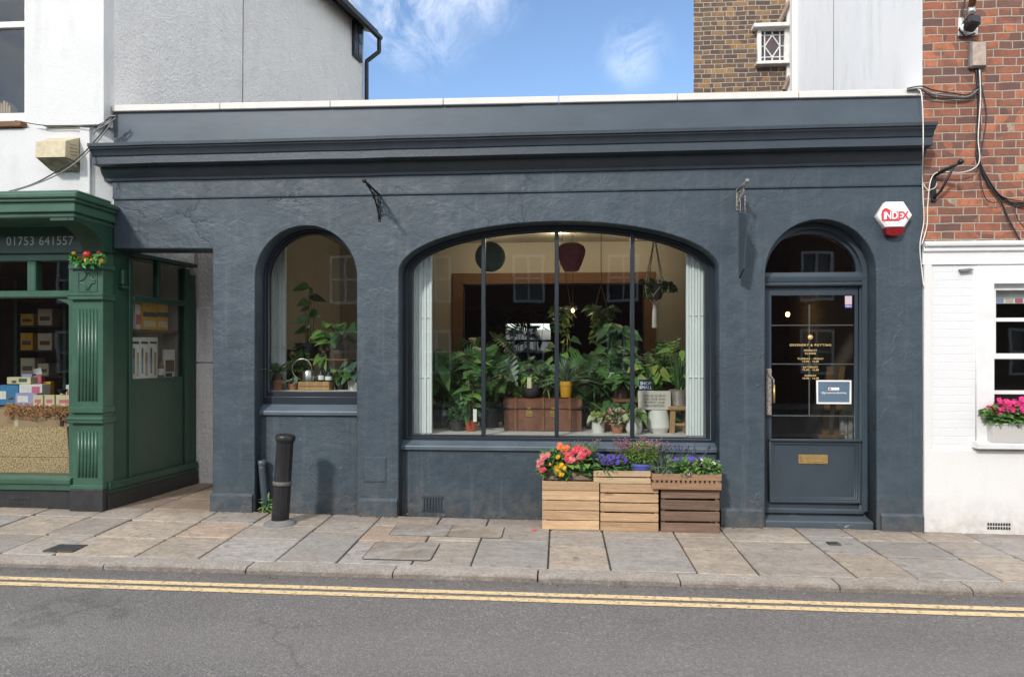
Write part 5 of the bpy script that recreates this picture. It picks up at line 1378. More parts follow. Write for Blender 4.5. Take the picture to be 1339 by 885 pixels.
def front_az(rnd, bias=.6):
    a = rnd.uniform(-PI, PI)
    if rnd.random() < bias: a = -PI / 2 + rnd.gauss(0, .9)
    return a
def big_leaves(mb, o, n, H, spread, L, Wd, kind, rnd, mats=(0, 1), bias=.55, stem_mi=None, hmin=.25, droop=.35):
    if kind == 'monstera': n = int(n * 1.5); L *= 1.0; Wd *= 1.1
    elif L > .19: n = int(n * 1.9); L *= .78; Wd *= .78
    for i in range(n):
        a = front_az(rnd, bias); h = H * rnd.uniform(hmin, 1.0); r = spread * rnd.uniform(.25, 1.0)
        tip = o + Vector((math.cos(a) * r, math.sin(a) * r, h))
        mid = o + Vector((math.cos(a) * r * .3, math.sin(a) * r * .3, h * .62))
        mb.tube([o, mid, tip], [.006, .005, .003], 4, mi=stem_mi if stem_mi is not None else 0, cap=False)
        el = rnd.uniform(-.75, .15)
        d = az_dir(a + rnd.uniform(-.5, .5), el)
        nrm = (UP * .8 + Vector((0, -.8, 0)) + Vector((rnd.uniform(-.4, .4), rnd.uniform(-.3, .3), 0)))
        s = rnd.uniform(.7, 1.15)
        leaf(mb, tip, d, nrm, L * s, Wd * s, kind, droop * rnd.uniform(.5, 1.4), rnd.choice(mats))
def blades(mb, o, n, L, Wd, rnd, mats=(0, 1), el=(.25, 1.4), droop=.5):
    for i in range(n):
        a = 2 * PI * i / n * 2.618 + rnd.uniform(-.3, .3)
        leaf(mb, o + Vector((rnd.uniform(-.015, .015), rnd.uniform(-.015, .015), 0)), az_dir(a, rnd.uniform(*el)), UP + Vector((0, -.3, 0)), L * rnd.uniform(.65, 1.05), Wd, 'blade', droop * rnd.uniform(.3, 1.2), rnd.choice(mats), .35)
def bush(mb, o, n, rx, ry, rz, L, Wd, rnd, mats=(0, 1), kind='small', base=0.0, stems=10):
    for i in range(stems):
        a = rnd.uniform(0, 2 * PI); r = rnd.uniform(.2, .8)
        mb.tube([o, o + Vector((math.cos(a) * rx * r, math.sin(a) * ry * r, rz * (1 + base)))], [.004, .002], 3, mi=0, cap=False)
    for i in range(n):
        v = Vector((rnd.gauss(0, 1), rnd.gauss(0, 1), rnd.gauss(0, 1))).normalized() * rnd.uniform(.55, 1.0) ** .6
        p = o + Vector((v.x * rx, v.y * ry, rz * (1 + base) + v.z * rz))
        d = (Vector((v.x, v.y, v.z * .6 + .25)) + Vector((rnd.uniform(-.6, .6), rnd.uniform(-.6, .6), rnd.uniform(-.5, .5)))).normalized()
        leaf(mb, p, d, UP + Vector((v.x * .6, v.y * .6 - .4, 0)), L * rnd.uniform(.7, 1.3), Wd * rnd.uniform(.7, 1.3), kind, rnd.uniform(0, .4), rnd.choice(mats))
def fronds(mb, o, n, L, rnd, mats=(0, 1), pair=9, lf=(.06, .022), el=(.6, 1.4), stem_mi=0, droop=.45):
    for i in range(n):
        a = front_az(rnd, .35); e = rnd.uniform(*el); d = az_dir(a, e); LL = L * rnd.uniform(.7, 1.05); pts = []
        for k in range(pair + 1):
            t = k / pair; pts.append(o + d * (LL * t) + Vector((math.cos(a), math.sin(a), 0)) * (droop * LL * t * t * .5) - UP * (droop * .5 * LL * t * t))
        mb.tube(pts, [.006 * (1 - .7 * k / pair) for k in range(pair + 1)], 4, mi=stem_mi, cap=False)
        sd_ = d.cross(UP).normalized() if abs(d.z) < .99 else Vector((1, 0, 0))
        for k in range(2, pair + 1):
            t = (pts[k] - pts[k-1]).normalized()
            for sg in (-1, 1):
                leaf(mb, pts[k], (sd_ * sg + t * .7), UP + Vector((0, -.5, 0)), lf[0] * rnd.uniform(.8, 1.2), lf[1], 'ovate' if lf[1] > .02 else 'small', .15, rnd.choice(mats))
def trail(mb, o, n, L, rnd, mats=(0, 1), lf=(.05, .04), rad=.1):
    for i in range(n):
        a = front_az(rnd, .6); p = o + Vector((math.cos(a) * rad, math.sin(a) * rad, 0)); LL = L * rnd.uniform(.4, 1.0); pts = [o, p + UP * .02]
        k = 7
        for j in range(1, k + 1):
            pts.append(p + Vector((math.cos(a), math.sin(a), 0)) * (.04 * math.sqrt(j / k)) - UP * (LL * j / k) + Vector((rnd.uniform(-.012, .012), 0, 0)))
        mb.tube(pts, .0025, 3, mi=0, cap=False)
        for q in pts[1:]:
            for _ in range(2):
                leaf(mb, q, az_dir(front_az(rnd, .5), rnd.uniform(-.8, .3)), UP + Vector((0, -.7, 0)), lf[0] * rnd.uniform(.7, 1.3), lf[1], 'heart', .3, rnd.choice(mats))

def pot_mesh(c, r0, r1, h, style='plain'):
    m = MB()
    if style == 'plain': pr = [(r0 * .96, 0), (r0, .004), (r1, h - .004), (r1, h), (r1 * .9, h), (r1 * .88, h - .02)]
    elif style == 'rim': pr = [(r0 * .95, 0), (r0, .004), (r1 * .95, h * .72), (r1 * 1.04, h * .74), (r1 * 1.06, h - .003), (r1 * 1.05, h), (r1 * .93, h), (r1 * .9, h - .025)]
    elif style == 'belly': pr = [(r0 * .8, 0), (r0, h * .06), ((r0 + r1) * .58, h * .38), (r1 * 1.05, h * .7), (r1 * .96, h * .97), (r1 * .93, h), (r1 * .86, h), (r1 * .84, h - .02)]
    elif style == 'angular': pr = [(r0 * .72, 0), (r0 * .74, .004), (r0, h * .24), (r0 * .98, h * .30), (r1, h - .004), (r1 * .99, h), (r1 * .9, h), (r1 * .88, h - .02)]
    elif style == 'ribbed':
        pr = [(r0, 0)]
        for i in range(8): pr += [(r0 + (r1 - r0) * (i + .2) / 8, h * (i + .2) / 8), (r0 + (r1 - r0) * (i + .5) / 8 + .006, h * (i + .5) / 8), (r0 + (r1 - r0) * (i + .8) / 8, h * (i + .8) / 8)]
        pr += [(r1 + .004, h), (r1 * .92, h), (r1 * .9, h - .02)]
    m.lathe(pr, c, 26); return m
def plant(name, label, px, y, z, pot, grow, mats, cat='plant', group=None, soil='soil', x=None, seed=None):
    """pot=(r_bottom, r_top, height, style, material); grow(mb, top_point, rnd)"""
    x = WX(px, y) if x is None else x
    t = T(name, label, cat, (x, y, z), group=group)
    r0, r1, h, st, pm_ = pot
    c = Vector((x, y, z))
    p = pot_mesh(c, r0, r1, h, st).build('pot', M[pm_], t, sharp=50)
    m = MB(); m.lathe([(r1 * .5, h - .022), (r1 * .9, h - .024)], c, 16, cap=True); m.build('soil', M[soil], p)
    m = MB(); grow(m, c + Vector((0, 0, h - .02)), random.Random(seed if seed is not None else int(px * 7 + y * 100)))
    m.build('foliage', [M[k] for k in mats], t)
    return t
DG = ('leaf_dark', 'leaf_mid'); MG = ('leaf_mid', 'leaf_dark', 'leaf_light'); LG = ('leaf_light', 'leaf_mid', 'leaf_lime')

# ---- big window, front row on the bed (z = PZ)
yf = .52
plant('potted_plant', 'small bushy plant in a charcoal pot, at the left corner of the big window', 598, .62, PZ, (.062, .072, .115, 'plain', 'grey_pot'), lambda m, o, r: bush(m, o, 130, .09, .09, .075, .05, .032, r, (0, 1)), MG)
t = plant('rubber_plant', 'tall broad-leaved plant on canes in an orange-red plastic pot', 616, .60, PZ, (.055, .066, .118, 'plain', 'red_pot'), lambda m, o, r: (big_leaves(m, o, 6, .16, .10, .12, .06, 'ovate', r, (0, 1)), [leaf(m, o + Vector((.02 * math.sin(k), 0, .16 + k * .058)), az_dir((0.2, 2.9, -1.0, 3.5, -.3, 2.4, -1.8, 3.1, .1)[k], .25), UP + Vector((0, -.6, 0)), .22, .085, 'ovate', .5, k % 3) for k in range(9)]), MG)
m = MB(); x = WX(616, .6)
m.tube([(x - .015, .60, PZ + .09), (x - .028, .61, PZ + .66)], .006, 6); m.tube([(x + .022, .6, PZ + .09), (x + .02, .61, PZ + .60)], .005, 6); m.build('cane', M['cane'], t)
m = MB(); m.box(x + .03, x + .066, .535, .539, PZ + .105, PZ + .235); m.build('plant_tag', M['white_print'], t)
# glass demijohn
x = WX(580, .75)
t = T('glass_demijohn', 'large clear glass bottle with greenery behind the charcoal pot', 'bottle', (x, .8, PZ))
m = MB(); m.lathe([(.10, 0), (.125, .02), (.13, .14), (.10, .22), (.035, .27), (.032, .33), (.04, .335), (.03, .33)], (x, .8, PZ), 24, cap=False); m.build('bottle', glass_mat('bottle_glass', (.72, .80, .76), 1.5), t)
# trunk
tx0, tx1 = WX(659, .62), WX(761, .62); ty0, ty1 = .62, 1.02; tz1 = PZ + .335
t = T('steamer_trunk', 'old brown travelling trunk with wooden battens and brass locks', 'trunk', ((tx0 + tx1) / 2, .82, PZ))
zl = PZ + .225
m = MB(); m.box(tx0, tx1, ty0, ty1, PZ + .002, zl, .010); m.build('trunk_body', M['trunk'], t)
m = MB(); m.box(tx0 - .006, tx1 + .006, ty0 - .008, ty1 + .006, zl + .004, tz1, .014); lid_ = m.build('trunk_lid', M['trunk'], t)
for px in (674, 710, 745):
    x = WX(px, .61); m = MB(); m.box(x - .016, x + .016, ty0 - .016, ty0 + .01, PZ + .004, zl - .001, .004); m.box(x - .016, x + .016, ty0 - .020, ty0 + .01, zl + .006, tz1 + .004, .004); m.box(x - .016, x + .016, ty0 - .018, ty1, tz1 - .002, tz1 + .010, .003); m.build('batten', M['trunk_strap'], t)
for px in (692, 723):
    x = WX(px, .61); m = MB(); m.box(x - .036, x + .036, ty0 - .010, ty0, zl - .075, zl - .005, .004); m.box(x - .018, x + .018, ty0 - .016, ty0, zl - .055, zl - .028, .004); m.box(x - .02, x + .02, ty0 - .014, ty0, zl + .006, zl + .03, .003); m.build('lock', M['brass'], t)
for x in (tx0, tx1):
    sg = 1 if x == tx0 else -1; m = MB(); m.box(x - .012, x + .012 + .0, ty0 - .012, ty0 + .05, zl + .008, zl + .05, .004); m.prism([(x - .01 * sg, ty0 - .009, zl + .006), (x + .055 * sg, ty0 - .012, zl + .008), (x - .01 * sg, ty0 - .012, zl + .05)], (0, .008, 0)); m.build('corner_cap', M['black_plastic'], t)
tt = tz1 + .010
t = plant('potted_plant', 'small leafy plant with white tag in a dark round pot on the trunk', 694, .80, tt, (.065, .085, .14, 'belly', 'grey_pot'), lambda m, o, r: (big_leaves(m, o, 9, .15, .07, .08, .05, 'ovate', r, (0, 1, 2)), bush(m, o, 30, .07, .07, .05, .05, .03, r, (0, 2))), LG)
x = WX(692, .7); m = MB(); m.box(x - .022, x + .022, .705, .709, tt + .1, tt + .215); m.build('plant_tag', M['pack_cream'], t)
plant('pineapple_plant', 'spiky silvery rosette in a yellow glazed pot on the trunk', 740, .80, tt, (.056, .068, .17, 'rim', 'yellow_pot'), lambda m, o, r: (blades(m, o, 40, .50, .034, r, (0, 1, 0), (.15, 1.35), .5), blades(m, o + Vector((0, 0, .08)), 12, .26, .028, r, (0, 1), (1.0, 1.5), .1)), ('leaf_grey', 'leaf_blue'))
plant('potted_fern', 'yellow-tipped arching plant at the right end of the trunk', 715, .95, tt, (.06, .075, .10, 'plain', 'grey_pot'), lambda m, o, r: blades(m, o, 34, .30, .02, r, (0, 1, 2), (.1, 1.2), .9), ('leaf_mid', 'leaf_light', 'leaf_lime'))
# front row, right
plant('potted_plant', 'lime-leaved little plant in an off-white cylinder pot', 782, .56, PZ, (.062, .066, .115, 'plain', 'white_pot'), lambda m, o, r: (big_leaves(m, o, 12, .11, .08, .075, .06, 'heart', r, (0, 1, 2)), bush(m, o, 40, .09, .07, .05, .05, .04, r, (0, 1))), ('leaf_lime', 'leaf_light', 'leaf_pale'))
plant('potted_plant', 'pink and cream speckled plant in a mottled terracotta pot', 807, .52, PZ, (.05, .062, .10, 'rim', 'terracotta'), lambda m, o, r: bush(m, o, 150, .10, .09, .075, .05, .03, r, (0, 1, 2)), ('leaf_pale', 'leaf_mid', 'pink_lt'))
plant('potted_plant', 'pale variegated plant in a rounded white pot behind the right glazing bar', 829, .50, PZ, (.07, .078, .15, 'belly', 'white_pot'), lambda m, o, r: big_leaves(m, o, 14, .12, .10, .12, .085, 'heart', r, (0, 0, 1)), ('leaf_pale', 'leaf_light', 'leaf_mid'))
x = WX(860.5, .62)
t = T('white_planter', 'large angular white planter under the grey queue sign', 'planter', (x, .62, PZ))
m = pot_mesh(Vector((x, .62, PZ)), .122, .098, .235, 'angular'); m.build('pot', M['white_pot'], t, sharp=40)
m = MB(); m.lathe([(.05, .21), (.088, .208)], (x, .62, PZ), 16); m.build('soil', M['soil'], t)
# queue sign, resting on the planter
x0, x1 = WX(835, .52), WX(878, .52); z0, z1 = PZ + .238, WZ(857, 511, .52)
xc_, zc_ = (x0 + x1) / 2, (z0 + z1) / 2
MT = Matrix.Translation((xc_, .55, z0)) @ Matrix.Rotation(R(-8), 4, 'X')
t = T('queue_sign', 'grey card sign reading PLEASE QUEUE THIS SIDE on top of the white planter', 'sign', (xc_, .55, z0))
hw = (x1 - x0) / 2; hh = z1 - z0
m = MB(); m.box(-hw, hw, -.004, .004, 0, hh, .001, M=MT); m.build('card', M['sign_card'], t)
m = MB()
for i, s in enumerate(('PLEASE QUEUE', 'THIS SIDE AND', 'RESPECT OUR', 'NEIGHBOURS', '\u2665')):
    if i < 4: text(m, s, .030, (0, -.0055, hh - .062 - i * .034), M=MT, off=.0003, space=1.12)
m.lathe([(.001, 0), (.007, 0)], (0, 0, 0), 4, MT @ Matrix.Translation((0, -.0055, hh - .20)) @ Matrix.Rotation(PI / 2, 4, 'X')); m.build('lettering', M['dark_print'], t)
x0, x1 = WX(835.5, .66), WX(853, .66); z0, z1 = WZ(845, 515, .66), WZ(845, 496, .66)
t = T('shop_card', 'small navy card with white SHOP SMALL lettering above the grey sign', 'sign', ((x0 + x1) / 2, .66, z0 - .03))
m = MB(); m.box(x0, x1, .66, .665, z0 - .03, z1, .001); m.build('card', M['navy'], t)
m = MB(); text(m, 'SHOP', .045, ((x0 + x1) / 2, .659, z1 - .055), off=.001); text(m, 'SMALL', .045, ((x0 + x1) / 2, .659, z1 - .097), off=.001); m.box(x0 + .03, x1 - .03, .6585, .660, z1 - .125, z1 - .115); m.build('lettering', M['white_print'], t)
# low stand behind sign that carries the card and plants
m = MB(); xa, xb = WX(800, .95), WX(880, .95); m.box(xa, xb, .69, 1.1, PZ + .30, PZ + .33, .004); zst = PZ + .33
for xx in (xa + .03, xb - .03):
    for yy in (.72, 1.07): m.box(xx - .02, xx + .02, yy - .02, yy + .02, PZ + .001, PZ + .30)
t = T('plant_bench', 'low rough wooden bench carrying pots behind the navy card', 'bench', ((xa + xb) / 2, .9, PZ)); m.build('bench_top', M['oak'], t)
plant('pothos_plant', 'glossy heart-leaved plant spilling over the bench behind the signs', 850, .86, zst, (.07, .085, .13, 'plain', 'brown_pot'), lambda m, o, r: (big_leaves(m, o, 26, .26, .19, .12, .09, 'heart', r, (0, 1, 2)), trail(m, o, 7, .18, r, (0, 1, 2), (.07, .055), .09)), ('leaf_mid', 'leaf_light', 'leaf_lime'))
plant('zz_plant', 'tall upright plant with paired glossy leaflets beside the right shutter', 872, 1.0, zst, (.08, .09, .14, 'plain', 'brown_pot'), lambda m, o, r: fronds(m, o, 9, .62, r, (0, 1), 12, (.07, .034), (1.0, 1.5), 0, .25), ('leaf_mid', 'leaf_light'))
plant('potted_plant', 'grass-like plant in a brown clay pot behind the right glazing bar', 813, .95, zst, (.075, .09, .14, 'rim', 'brown_pot'), lambda m, o, r: big_leaves(m, o, 12, .16, .16, .2, .10, 'ovate', r, (0, 1)), DG)
# stool with ribbed bucket
x = WX(889, .62); 
t = T('wooden_stool', 'honey-coloured wooden stool beside the right white shutter', 'stool', (x, .66, PZ))
zs = WZ(889, 531, .55); m = MB(); m.box(x - .13, x + .11, .53, .79, zs - .045, zs, .012); m.build('seat', M['stool'], t)
for sx_, sy_ in ((-.085, .575), (.07, .575), (-.085, .745), (.07, .745)):
    m = MB(); m.prism([(x + sx_ - .03, sy_ - .025, PZ + .001), (x + sx_ + .02, sy_ - .025, PZ + .001), (x + sx_ + .03, sy_ - .025, zs - .046), (x + sx_ - .02, sy_ - .025, zs - .046)], (0, .05, 0)); m.build('leg', M['stool'], t)
m = MB(); m.box(x - .06, x + .055, .565, .585, PZ + .075, PZ + .10, .004); m.build('stretcher', M['stool'], t)
plant('snake_plant', 'upright sword-leaved plant in a ribbed grey metal bucket on the stool', 887, .65, zs, (.075, .092, .165, 'ribbed', 'ribbed'), lambda m, o, r: (blades(m, o, 12, .42, .045, r, (0, 1), (1.15, 1.5), .05), big_leaves(m, o, 6, .5, .12, .16, .07, 'ovate', r, (1, 2))), ('leaf_mid', 'leaf_dark', 'leaf_light'))
# wicker basket
x = WX(806, .80)
t = T('wicker_basket', 'orange-brown wicker basket with trailing leaves behind the speckled plant', 'basket', (x, .80, PZ))
m = MB()
for i in range(9): m.lathe([(.12 + .004 * (i % 2), PZ + i * .028), (.128, PZ + i * .028 + .014), (.12 + .004 * (i % 2), PZ + i * .028 + .028)], (x, .56 + .24, 0), 24, cap=False, mod=lambda a, z: 1 + .02 * math.sin(20 * a + z * 110))
m.lathe([(.12, .01), (.001, .011)], (x, .80, PZ), 20); m.build('basket', M['wicker'], t)
m = MB(); rr_ = random.Random(3); big_leaves(m, Vector((x + .03, .78, PZ + .2)), 16, .12, .14, .13, .09, 'heart', rr_, (0, 1), .9); trail(m, Vector((x + .06, .74, PZ + .22)), 6, .2, rr_, (0, 1), (.07, .055), .1); m.build('foliage', [M[k] for k in MG], t)
plant('dracaena_plant', 'dark spiky plant on a slim cane right of the trunk', 777, .95, PZ, (.085, .10, .16, 'plain', 'brown_pot'), lambda m, o, r: (m.tube([o, o + Vector((0, 0, .34))], .012, 6, mi=0), blades(m, o + Vector((0, 0, .34)), 46, .36, .030, r, (0, 1), (-.2, 1.4), .6), blades(m, o + Vector((0, 0, .05)), 20, .22, .02, r, (1, 2), (.3, 1.4), .6)), ('leaf_dark', 'leaf_mid', 'leaf_light'))

# ---- a bench of big plants right behind the bed
m = MB(); xa, xb = WX(548, 1.3), WX(826, 1.35)
# ---- mid row on the bed behind the trunk
MID = [  # px, y, z, kind, label, spread/H/L
 (575, .95, PZ, 'paddle', 'bird of paradise with broad dark paddle leaves beside the left shutter'),
 (560, 1.15, PZ, 'monstera2', 'dark plant with split leaves half hidden behind the left white shutter'),
 (640, 1.00, PZ, 'monstera', 'large monstera with split leaves left of the trunk'),
 (668, 1.22, PZ, 'fresh', 'fresh green broad-leaved plant rising behind the left end of the trunk'),
 (704, 1.25, PZ, 'mixed', 'dense dark bushy plant behind the middle of the trunk'),
 (735, 1.30, PZ, 'vine', 'climbing plant on two canes behind the yellow pot'),
 (768, 1.25, PZ, 'monstera2', 'split-leaved plant behind the spiky dracaena'),
 (806, 1.28, PZ, 'rubber', 'tall rubber plant with large oval leaves behind the wicker basket'),
 (690, 1.12, PZ, 'palm', 'palm-like plant with long narrow arching leaves behind the charcoal pot on the trunk'),
 (752, 1.12, PZ, 'palm', 'arching narrow-leaved plant right of the yellow pot'),
 (604, 1.10, PZ, 'palm', 'pale arching narrow-leaved plant behind the orange-red pot'),
 (852, 1.25, PZ, 'fern', 'feathery tall fern behind the signs at the right of the big window'),
 (835, 1.30, PZ, 'paddle', 'tall broad-leaved plant at the back right of the big window'),
]
for (px, y, z, k, lab) in MID:
    pot = (.10, .125, .22, 'plain', 'grey_pot')
    if k == 'monstera': g = lambda m, o, r: big_leaves(m, o, 20, .68, .34, .26, .23, 'monstera', r, (0, 1, 1), .75)
    elif k == 'monstera2': g = lambda m, o, r: big_leaves(m, o, 17, .64, .28, .22, .19, 'monstera', r, (0, 0, 1), .6)
    elif k == 'paddle': g = lambda m, o, r: big_leaves(m, o, 16, .52, .26, .34, .14, 'ovate', r, (0, 0, 1), .6, hmin=.3)
    elif k == 'fresh': g = lambda m, o, r: (big_leaves(m, o, 18, .52, .25, .24, .15, 'heart', r, (1, 1, 2), .85), trail(m, o + Vector((0, -.1, .2)), 5, .25, r, (1, 2), (.08, .06), .1))
    elif k == 'palm': g = lambda m, o, r: (blades(m, o + Vector((0, 0, .05)), 44, .62, .034, r, (0, 1, 2), (.35, 1.4), .55), blades(m, o + Vector((0, 0, .25)), 24, .4, .03, r, (1, 2), (.1, 1.4), .5))
    elif k == 'fern': g = lambda m, o, r: fronds(m, o, 22, .85, r, (0, 1, 2), 14, (.085, .03), (.8, 1.5), 0, .4)
    elif k == 'mixed': g = lambda m, o, r: (bush(m, o, 200, .26, .22, .24, .10, .05, r, (0, 0, 1), 'ovate'), big_leaves(m, o, 10, .6, .2, .2, .12, 'ovate', r, (0, 1)))
    elif k == 'vine': g = lambda m, o, r: (big_leaves(m, o, 24, .78, .14, .13, .10, 'heart', r, (0, 1, 2), .6, hmin=.15), bush(m, o, 60, .2, .15, .3, .08, .045, r, (0, 1), 'ovate'))
    else: g = lambda m, o, r: big_leaves(m, o, 20, .95, .20, .24, .13, 'ovate', r, (0, 0, 1), .5, hmin=.12)
    t = plant({'monstera': 'monstera_plant', 'monstera2': 'monstera_plant', 'paddle': 'paddle_plant', 'rubber': 'rubber_plant', 'vine': 'climbing_plant', 'palm': 'palm_plant', 'fern': 'potted_fern'}.get(k, 'potted_plant'), lab, px, y, z, pot, g, MG)
    if k == 'vine':
        m = MB(); x = WX(px, y); m.tube([(x - .05, y, z + .2), (x - .055, y, z + 1.02)], .007, 6); m.tube([(x + .05, y, z + .2), (x + .06, y, z + .98)], .007, 6); m.build('cane', M['cane'], t)
# ---- back row standing in the room
BACK = [
 (588, 2.2, .5, 1.35, 'monstera', 'dark monstera at the back of the shop by the oak door frame'),
 (630, 2.5, .5, 1.55, 'monstera', 'tall split-leaved plant in the shop behind the first glazing bar'),
 (655, 2.1, .5, 1.25, 'ovate', 'broad dark plant standing in the shop behind the monstera'),
 (690, 2.6, .5, 1.20, 'heart', 'heart-leaved plant on the shop floor in front of the bright rear window'),
 (722, 2.3, .5, 1.25, 'ovate', 'dark leafy plant on the shop floor behind the cane climber'),
 (775, 2.0, .5, 1.35, 'monstera', 'monstera on the shop floor under the hanging shelf'),
 (800, 2.3, .5, 1.60, 'heart', 'tall heart-leaved plant on the shop floor left of the right glazing bar'),
 (845, 2.2, .5, 1.50, 'ovate', 'tall dark plant on the shop floor below the macrame hanger'),
 (880, 2.4, .5, 1.10, 'heart', 'leafy plant low on the shop floor behind the right shutter'),
 (676, 5.6, .5, 2.05, 'monstera', 'tall dark plant silhouetted against the left of the rear window'),
 (702, 5.9, .5, 2.2, 'ovate', 'tall thin-leaved plant silhouetted against the right of the rear window'),
]
for (px, y, z, H, k, lab) in BACK:
    x = WX(px, y)
    g = (lambda H, k: (lambda m, o, r: big_leaves(m, o, 22, H - .15, .34, .27, .22 if k != 'ovate' else .13, k, r, (0, 0, 0, 1), .6, hmin=.2)))(H, k)
    t = plant('floor_plant', lab, px, y, .02, (.15, .18, .42, 'plain', 'grey_pot'), g, MG)
    
# ---- lanterns, hangers
def hang(x, y, z0, r=.002, top=RZ): 
    m = MB(); m.tube([(x, y, z0), (x, y, top)], r, 4, cap=False); return m
p = W(641, 336, 1.3); rr = .172
t = T('paper_lantern', 'round dark blue paper lantern hanging in the big window', 'lantern', (p.x, p.y, p.z))
m = MB(); m.lathe([(rr * math.sin(a_) * (1 + .012 * (k % 2)), -rr * math.cos(a_)) for k, a_ in enumerate([.12 + (PI - .24) * i / 40 for i in range(41)])], p, 30, cap=False); m.build('shade', M['lantern_blue'], t)
hang(p.x, p.y, p.z + rr).build('cord', M['cable_grey'], t)
p = W(747, 336, 1.3)
t = T('paper_lantern', 'ribbed plum-coloured tulip-shaped lantern hanging right of the middle bar', 'lantern', (p.x, p.y, p.z))
m = MB(); prf = [(.06, -.165), (.085, -.15), (.115, -.08), (.15, .02), (.155, .07), (.14, .115), (.09, .15), (.05, .158)]
m.lathe(prf, p, 48, cap=False, mod=lambda a, z: 1 + .05 * abs(math.sin(8 * a))); m.build('shade', M['lantern_purple'], t)
m = hang(p.x, p.y, p.z + .16); m.tube([(p.x, p.y, p.z + .2), (p.x - .1, p.y, p.z + .14)], .0015, 3); m.tube([(p.x, p.y, p.z + .2), (p.x + .1, p.y, p.z + .14)], .0015, 3); m.build('cord', M['cable_grey'], t)
# macrame hanger
p = W(856, 382, .95)
t = T('macrame_hanger', 'cream macrame hanger holding a clay pot with trailing green leaves', 'plant hanger', (p.x, p.y, p.z))
po = p + Vector((0, 0, -.08))
m = MB(); m.lathe([(.06, 0), (.075, .02), (.105, .15), (.11, .165), (.10, .165), (.095, .14)], po, 22); pot_ = m.build('pot', M['brown_pot'], t)
m = MB(); zt_h = W(856, 322, .95).z
for k in range(4):
    a = k * PI / 2 + .5; q = po + Vector((math.cos(a) * .125, math.sin(a) * .125, .15)); q2 = po + Vector((math.cos(a + PI/4) * .085, math.sin(a + PI/4) * .085, .04)); q3 = po + Vector((0, 0, -.06))
    m.tube([(p.x, p.y, zt_h + .1), q, q2, q3], .006, 5); m.tube([q, po + Vector((math.cos(a - PI/4) * .085, math.sin(a - PI/4) * .085, .04)), q3], .006, 5)
m.tube([(p.x, p.y, zt_h + .08), (p.x, p.y, RZ)], .006, 5)
m.lathe([(.012, -.05), (.02, -.065), (.016, -.085), (.024, -.12), (.03, -.30), (.026, -.305)], po, 10, mod=lambda a, z: 1 + .15 * math.sin(5 * a)); m.build('cord', M['rope'], t)
m = MB(); r_ = random.Random(9); big_leaves(m, po + Vector((0, 0, .15)), 14, .08, .16, .08, .06, 'heart', r_, (0, 1), .5); trail(m, po + Vector((.05, 0, .16)), 7, .14, r_, (0, 1), (.05, .04), .13); m.build('foliage', [M[k] for k in DG], t)
# hanging rope shelves
for (pxa, pya, y, w_, lab) in ((735, 330, 1.9, .30, 'hanging plank on twine in the middle of the shop, left of the two'), (786, 372, 1.7, .26, 'hanging plank on twine below the inverted rope V, right of the two')):
    a = W(pxa, pya, y); zb_ = W(pxa, 424, y).z
    t = T('hanging_shelf', lab, 'shelf', (a.x, y, zb_))
    m = MB(); m.box(a.x - w_ / 2, a.x + w_ / 2, y - .1, y + .1, zb_ - .02, zb_, .003); m.build('board', M['darkwood'], t)
    m = MB()
    for sx_ in (-1, 1):
        for sy_ in (-.08, .08): m.tube([(a.x + sx_ * w_ * .46, y + sy_, zb_), (a.x, y, a.z)], .004, 4)
    m.tube([a, (a.x, y, RZ)], .004, 4); m.build('twine', M['twine'], t)
    plant('shelf_plant', 'leafy plant trailing from the ' + lab.split(',')[1].strip().split(' ')[0] + ' hanging plank', pxa, y, zb_, (.055, .07, .11, 'plain', 'brown_pot'), lambda m, o, r: (big_leaves(m, o, 14, .12, .16, .13, .11, 'monstera', r, (0, 1), .7), trail(m, o, 8, .3, r, (0, 1, 2), (.07, .055), .09)), MG, x=a.x)

# ---- left arched window (bed at PZ1)
Z1 = PZ1
t = T('crate_table', 'low rust-brown wooden table holding pots in the left arched window', 'table', (WX(424, .75), .75, Z1))
xa, xb = WX(391, .62), WX(455, .62); zt_t = WZ(420, 469, .62)
m = MB(); m.box(xa, xb, .60, .98, zt_t - .022, zt_t, .004); m.build('table_top', M['oak'], t)
for xx in (xa + .02, xb - .02):
    for yy in (.62, .95): m = MB(); m.box(xx - .018, xx + .018, yy - .018, yy + .018, Z1 + .001, zt_t - .023, .003); m.build('leg', M['oak'], t)
t = plant('rubber_plant', 'tall round-leaved plant on canes in a blue-black glazed pot on the low table', 402, .76, zt_t, (.10, .135, .17, 'plain', 'black_pot'), lambda m, o, r: (m.tube([o, o + Vector((.03, 0, .62))], .009, 6, mi=0), [leaf(m, o + Vector((.02, 0, .10 + k * .058)), az_dir((0.1, 3.0, -1.2, 3.6, -.5, 2.6, -2.0, .3, -1.0, 3.3)[k], .25), UP * .5 + Vector((0, -1, 0)), .19, .115, 'ovate', .45, k % 3) for k in range(10)]), ('leaf_mid', 'leaf_dark', 'leaf_grey'))
m = MB(); x = WX(402, .76)
for dx_, h in ((-.02, .66), (.03, .62), (.06, .7)): m.tube([(x + dx_, .77, zt_t + .1), (x + dx_ * 1.2, .77, zt_t + h)], .006, 6)
m.build('cane', M['cane'], t)
plant('monstera_plant', 'monstera in a brown clay pot at the right side of the left window', 443, .72, zt_t, (.08, .11, .15, 'rim', 'brown_pot'), lambda m, o, r: big_leaves(m, o, 13, .25, .19, .155, .135, 'monstera', r, (0, 1, 2), .8), MG)
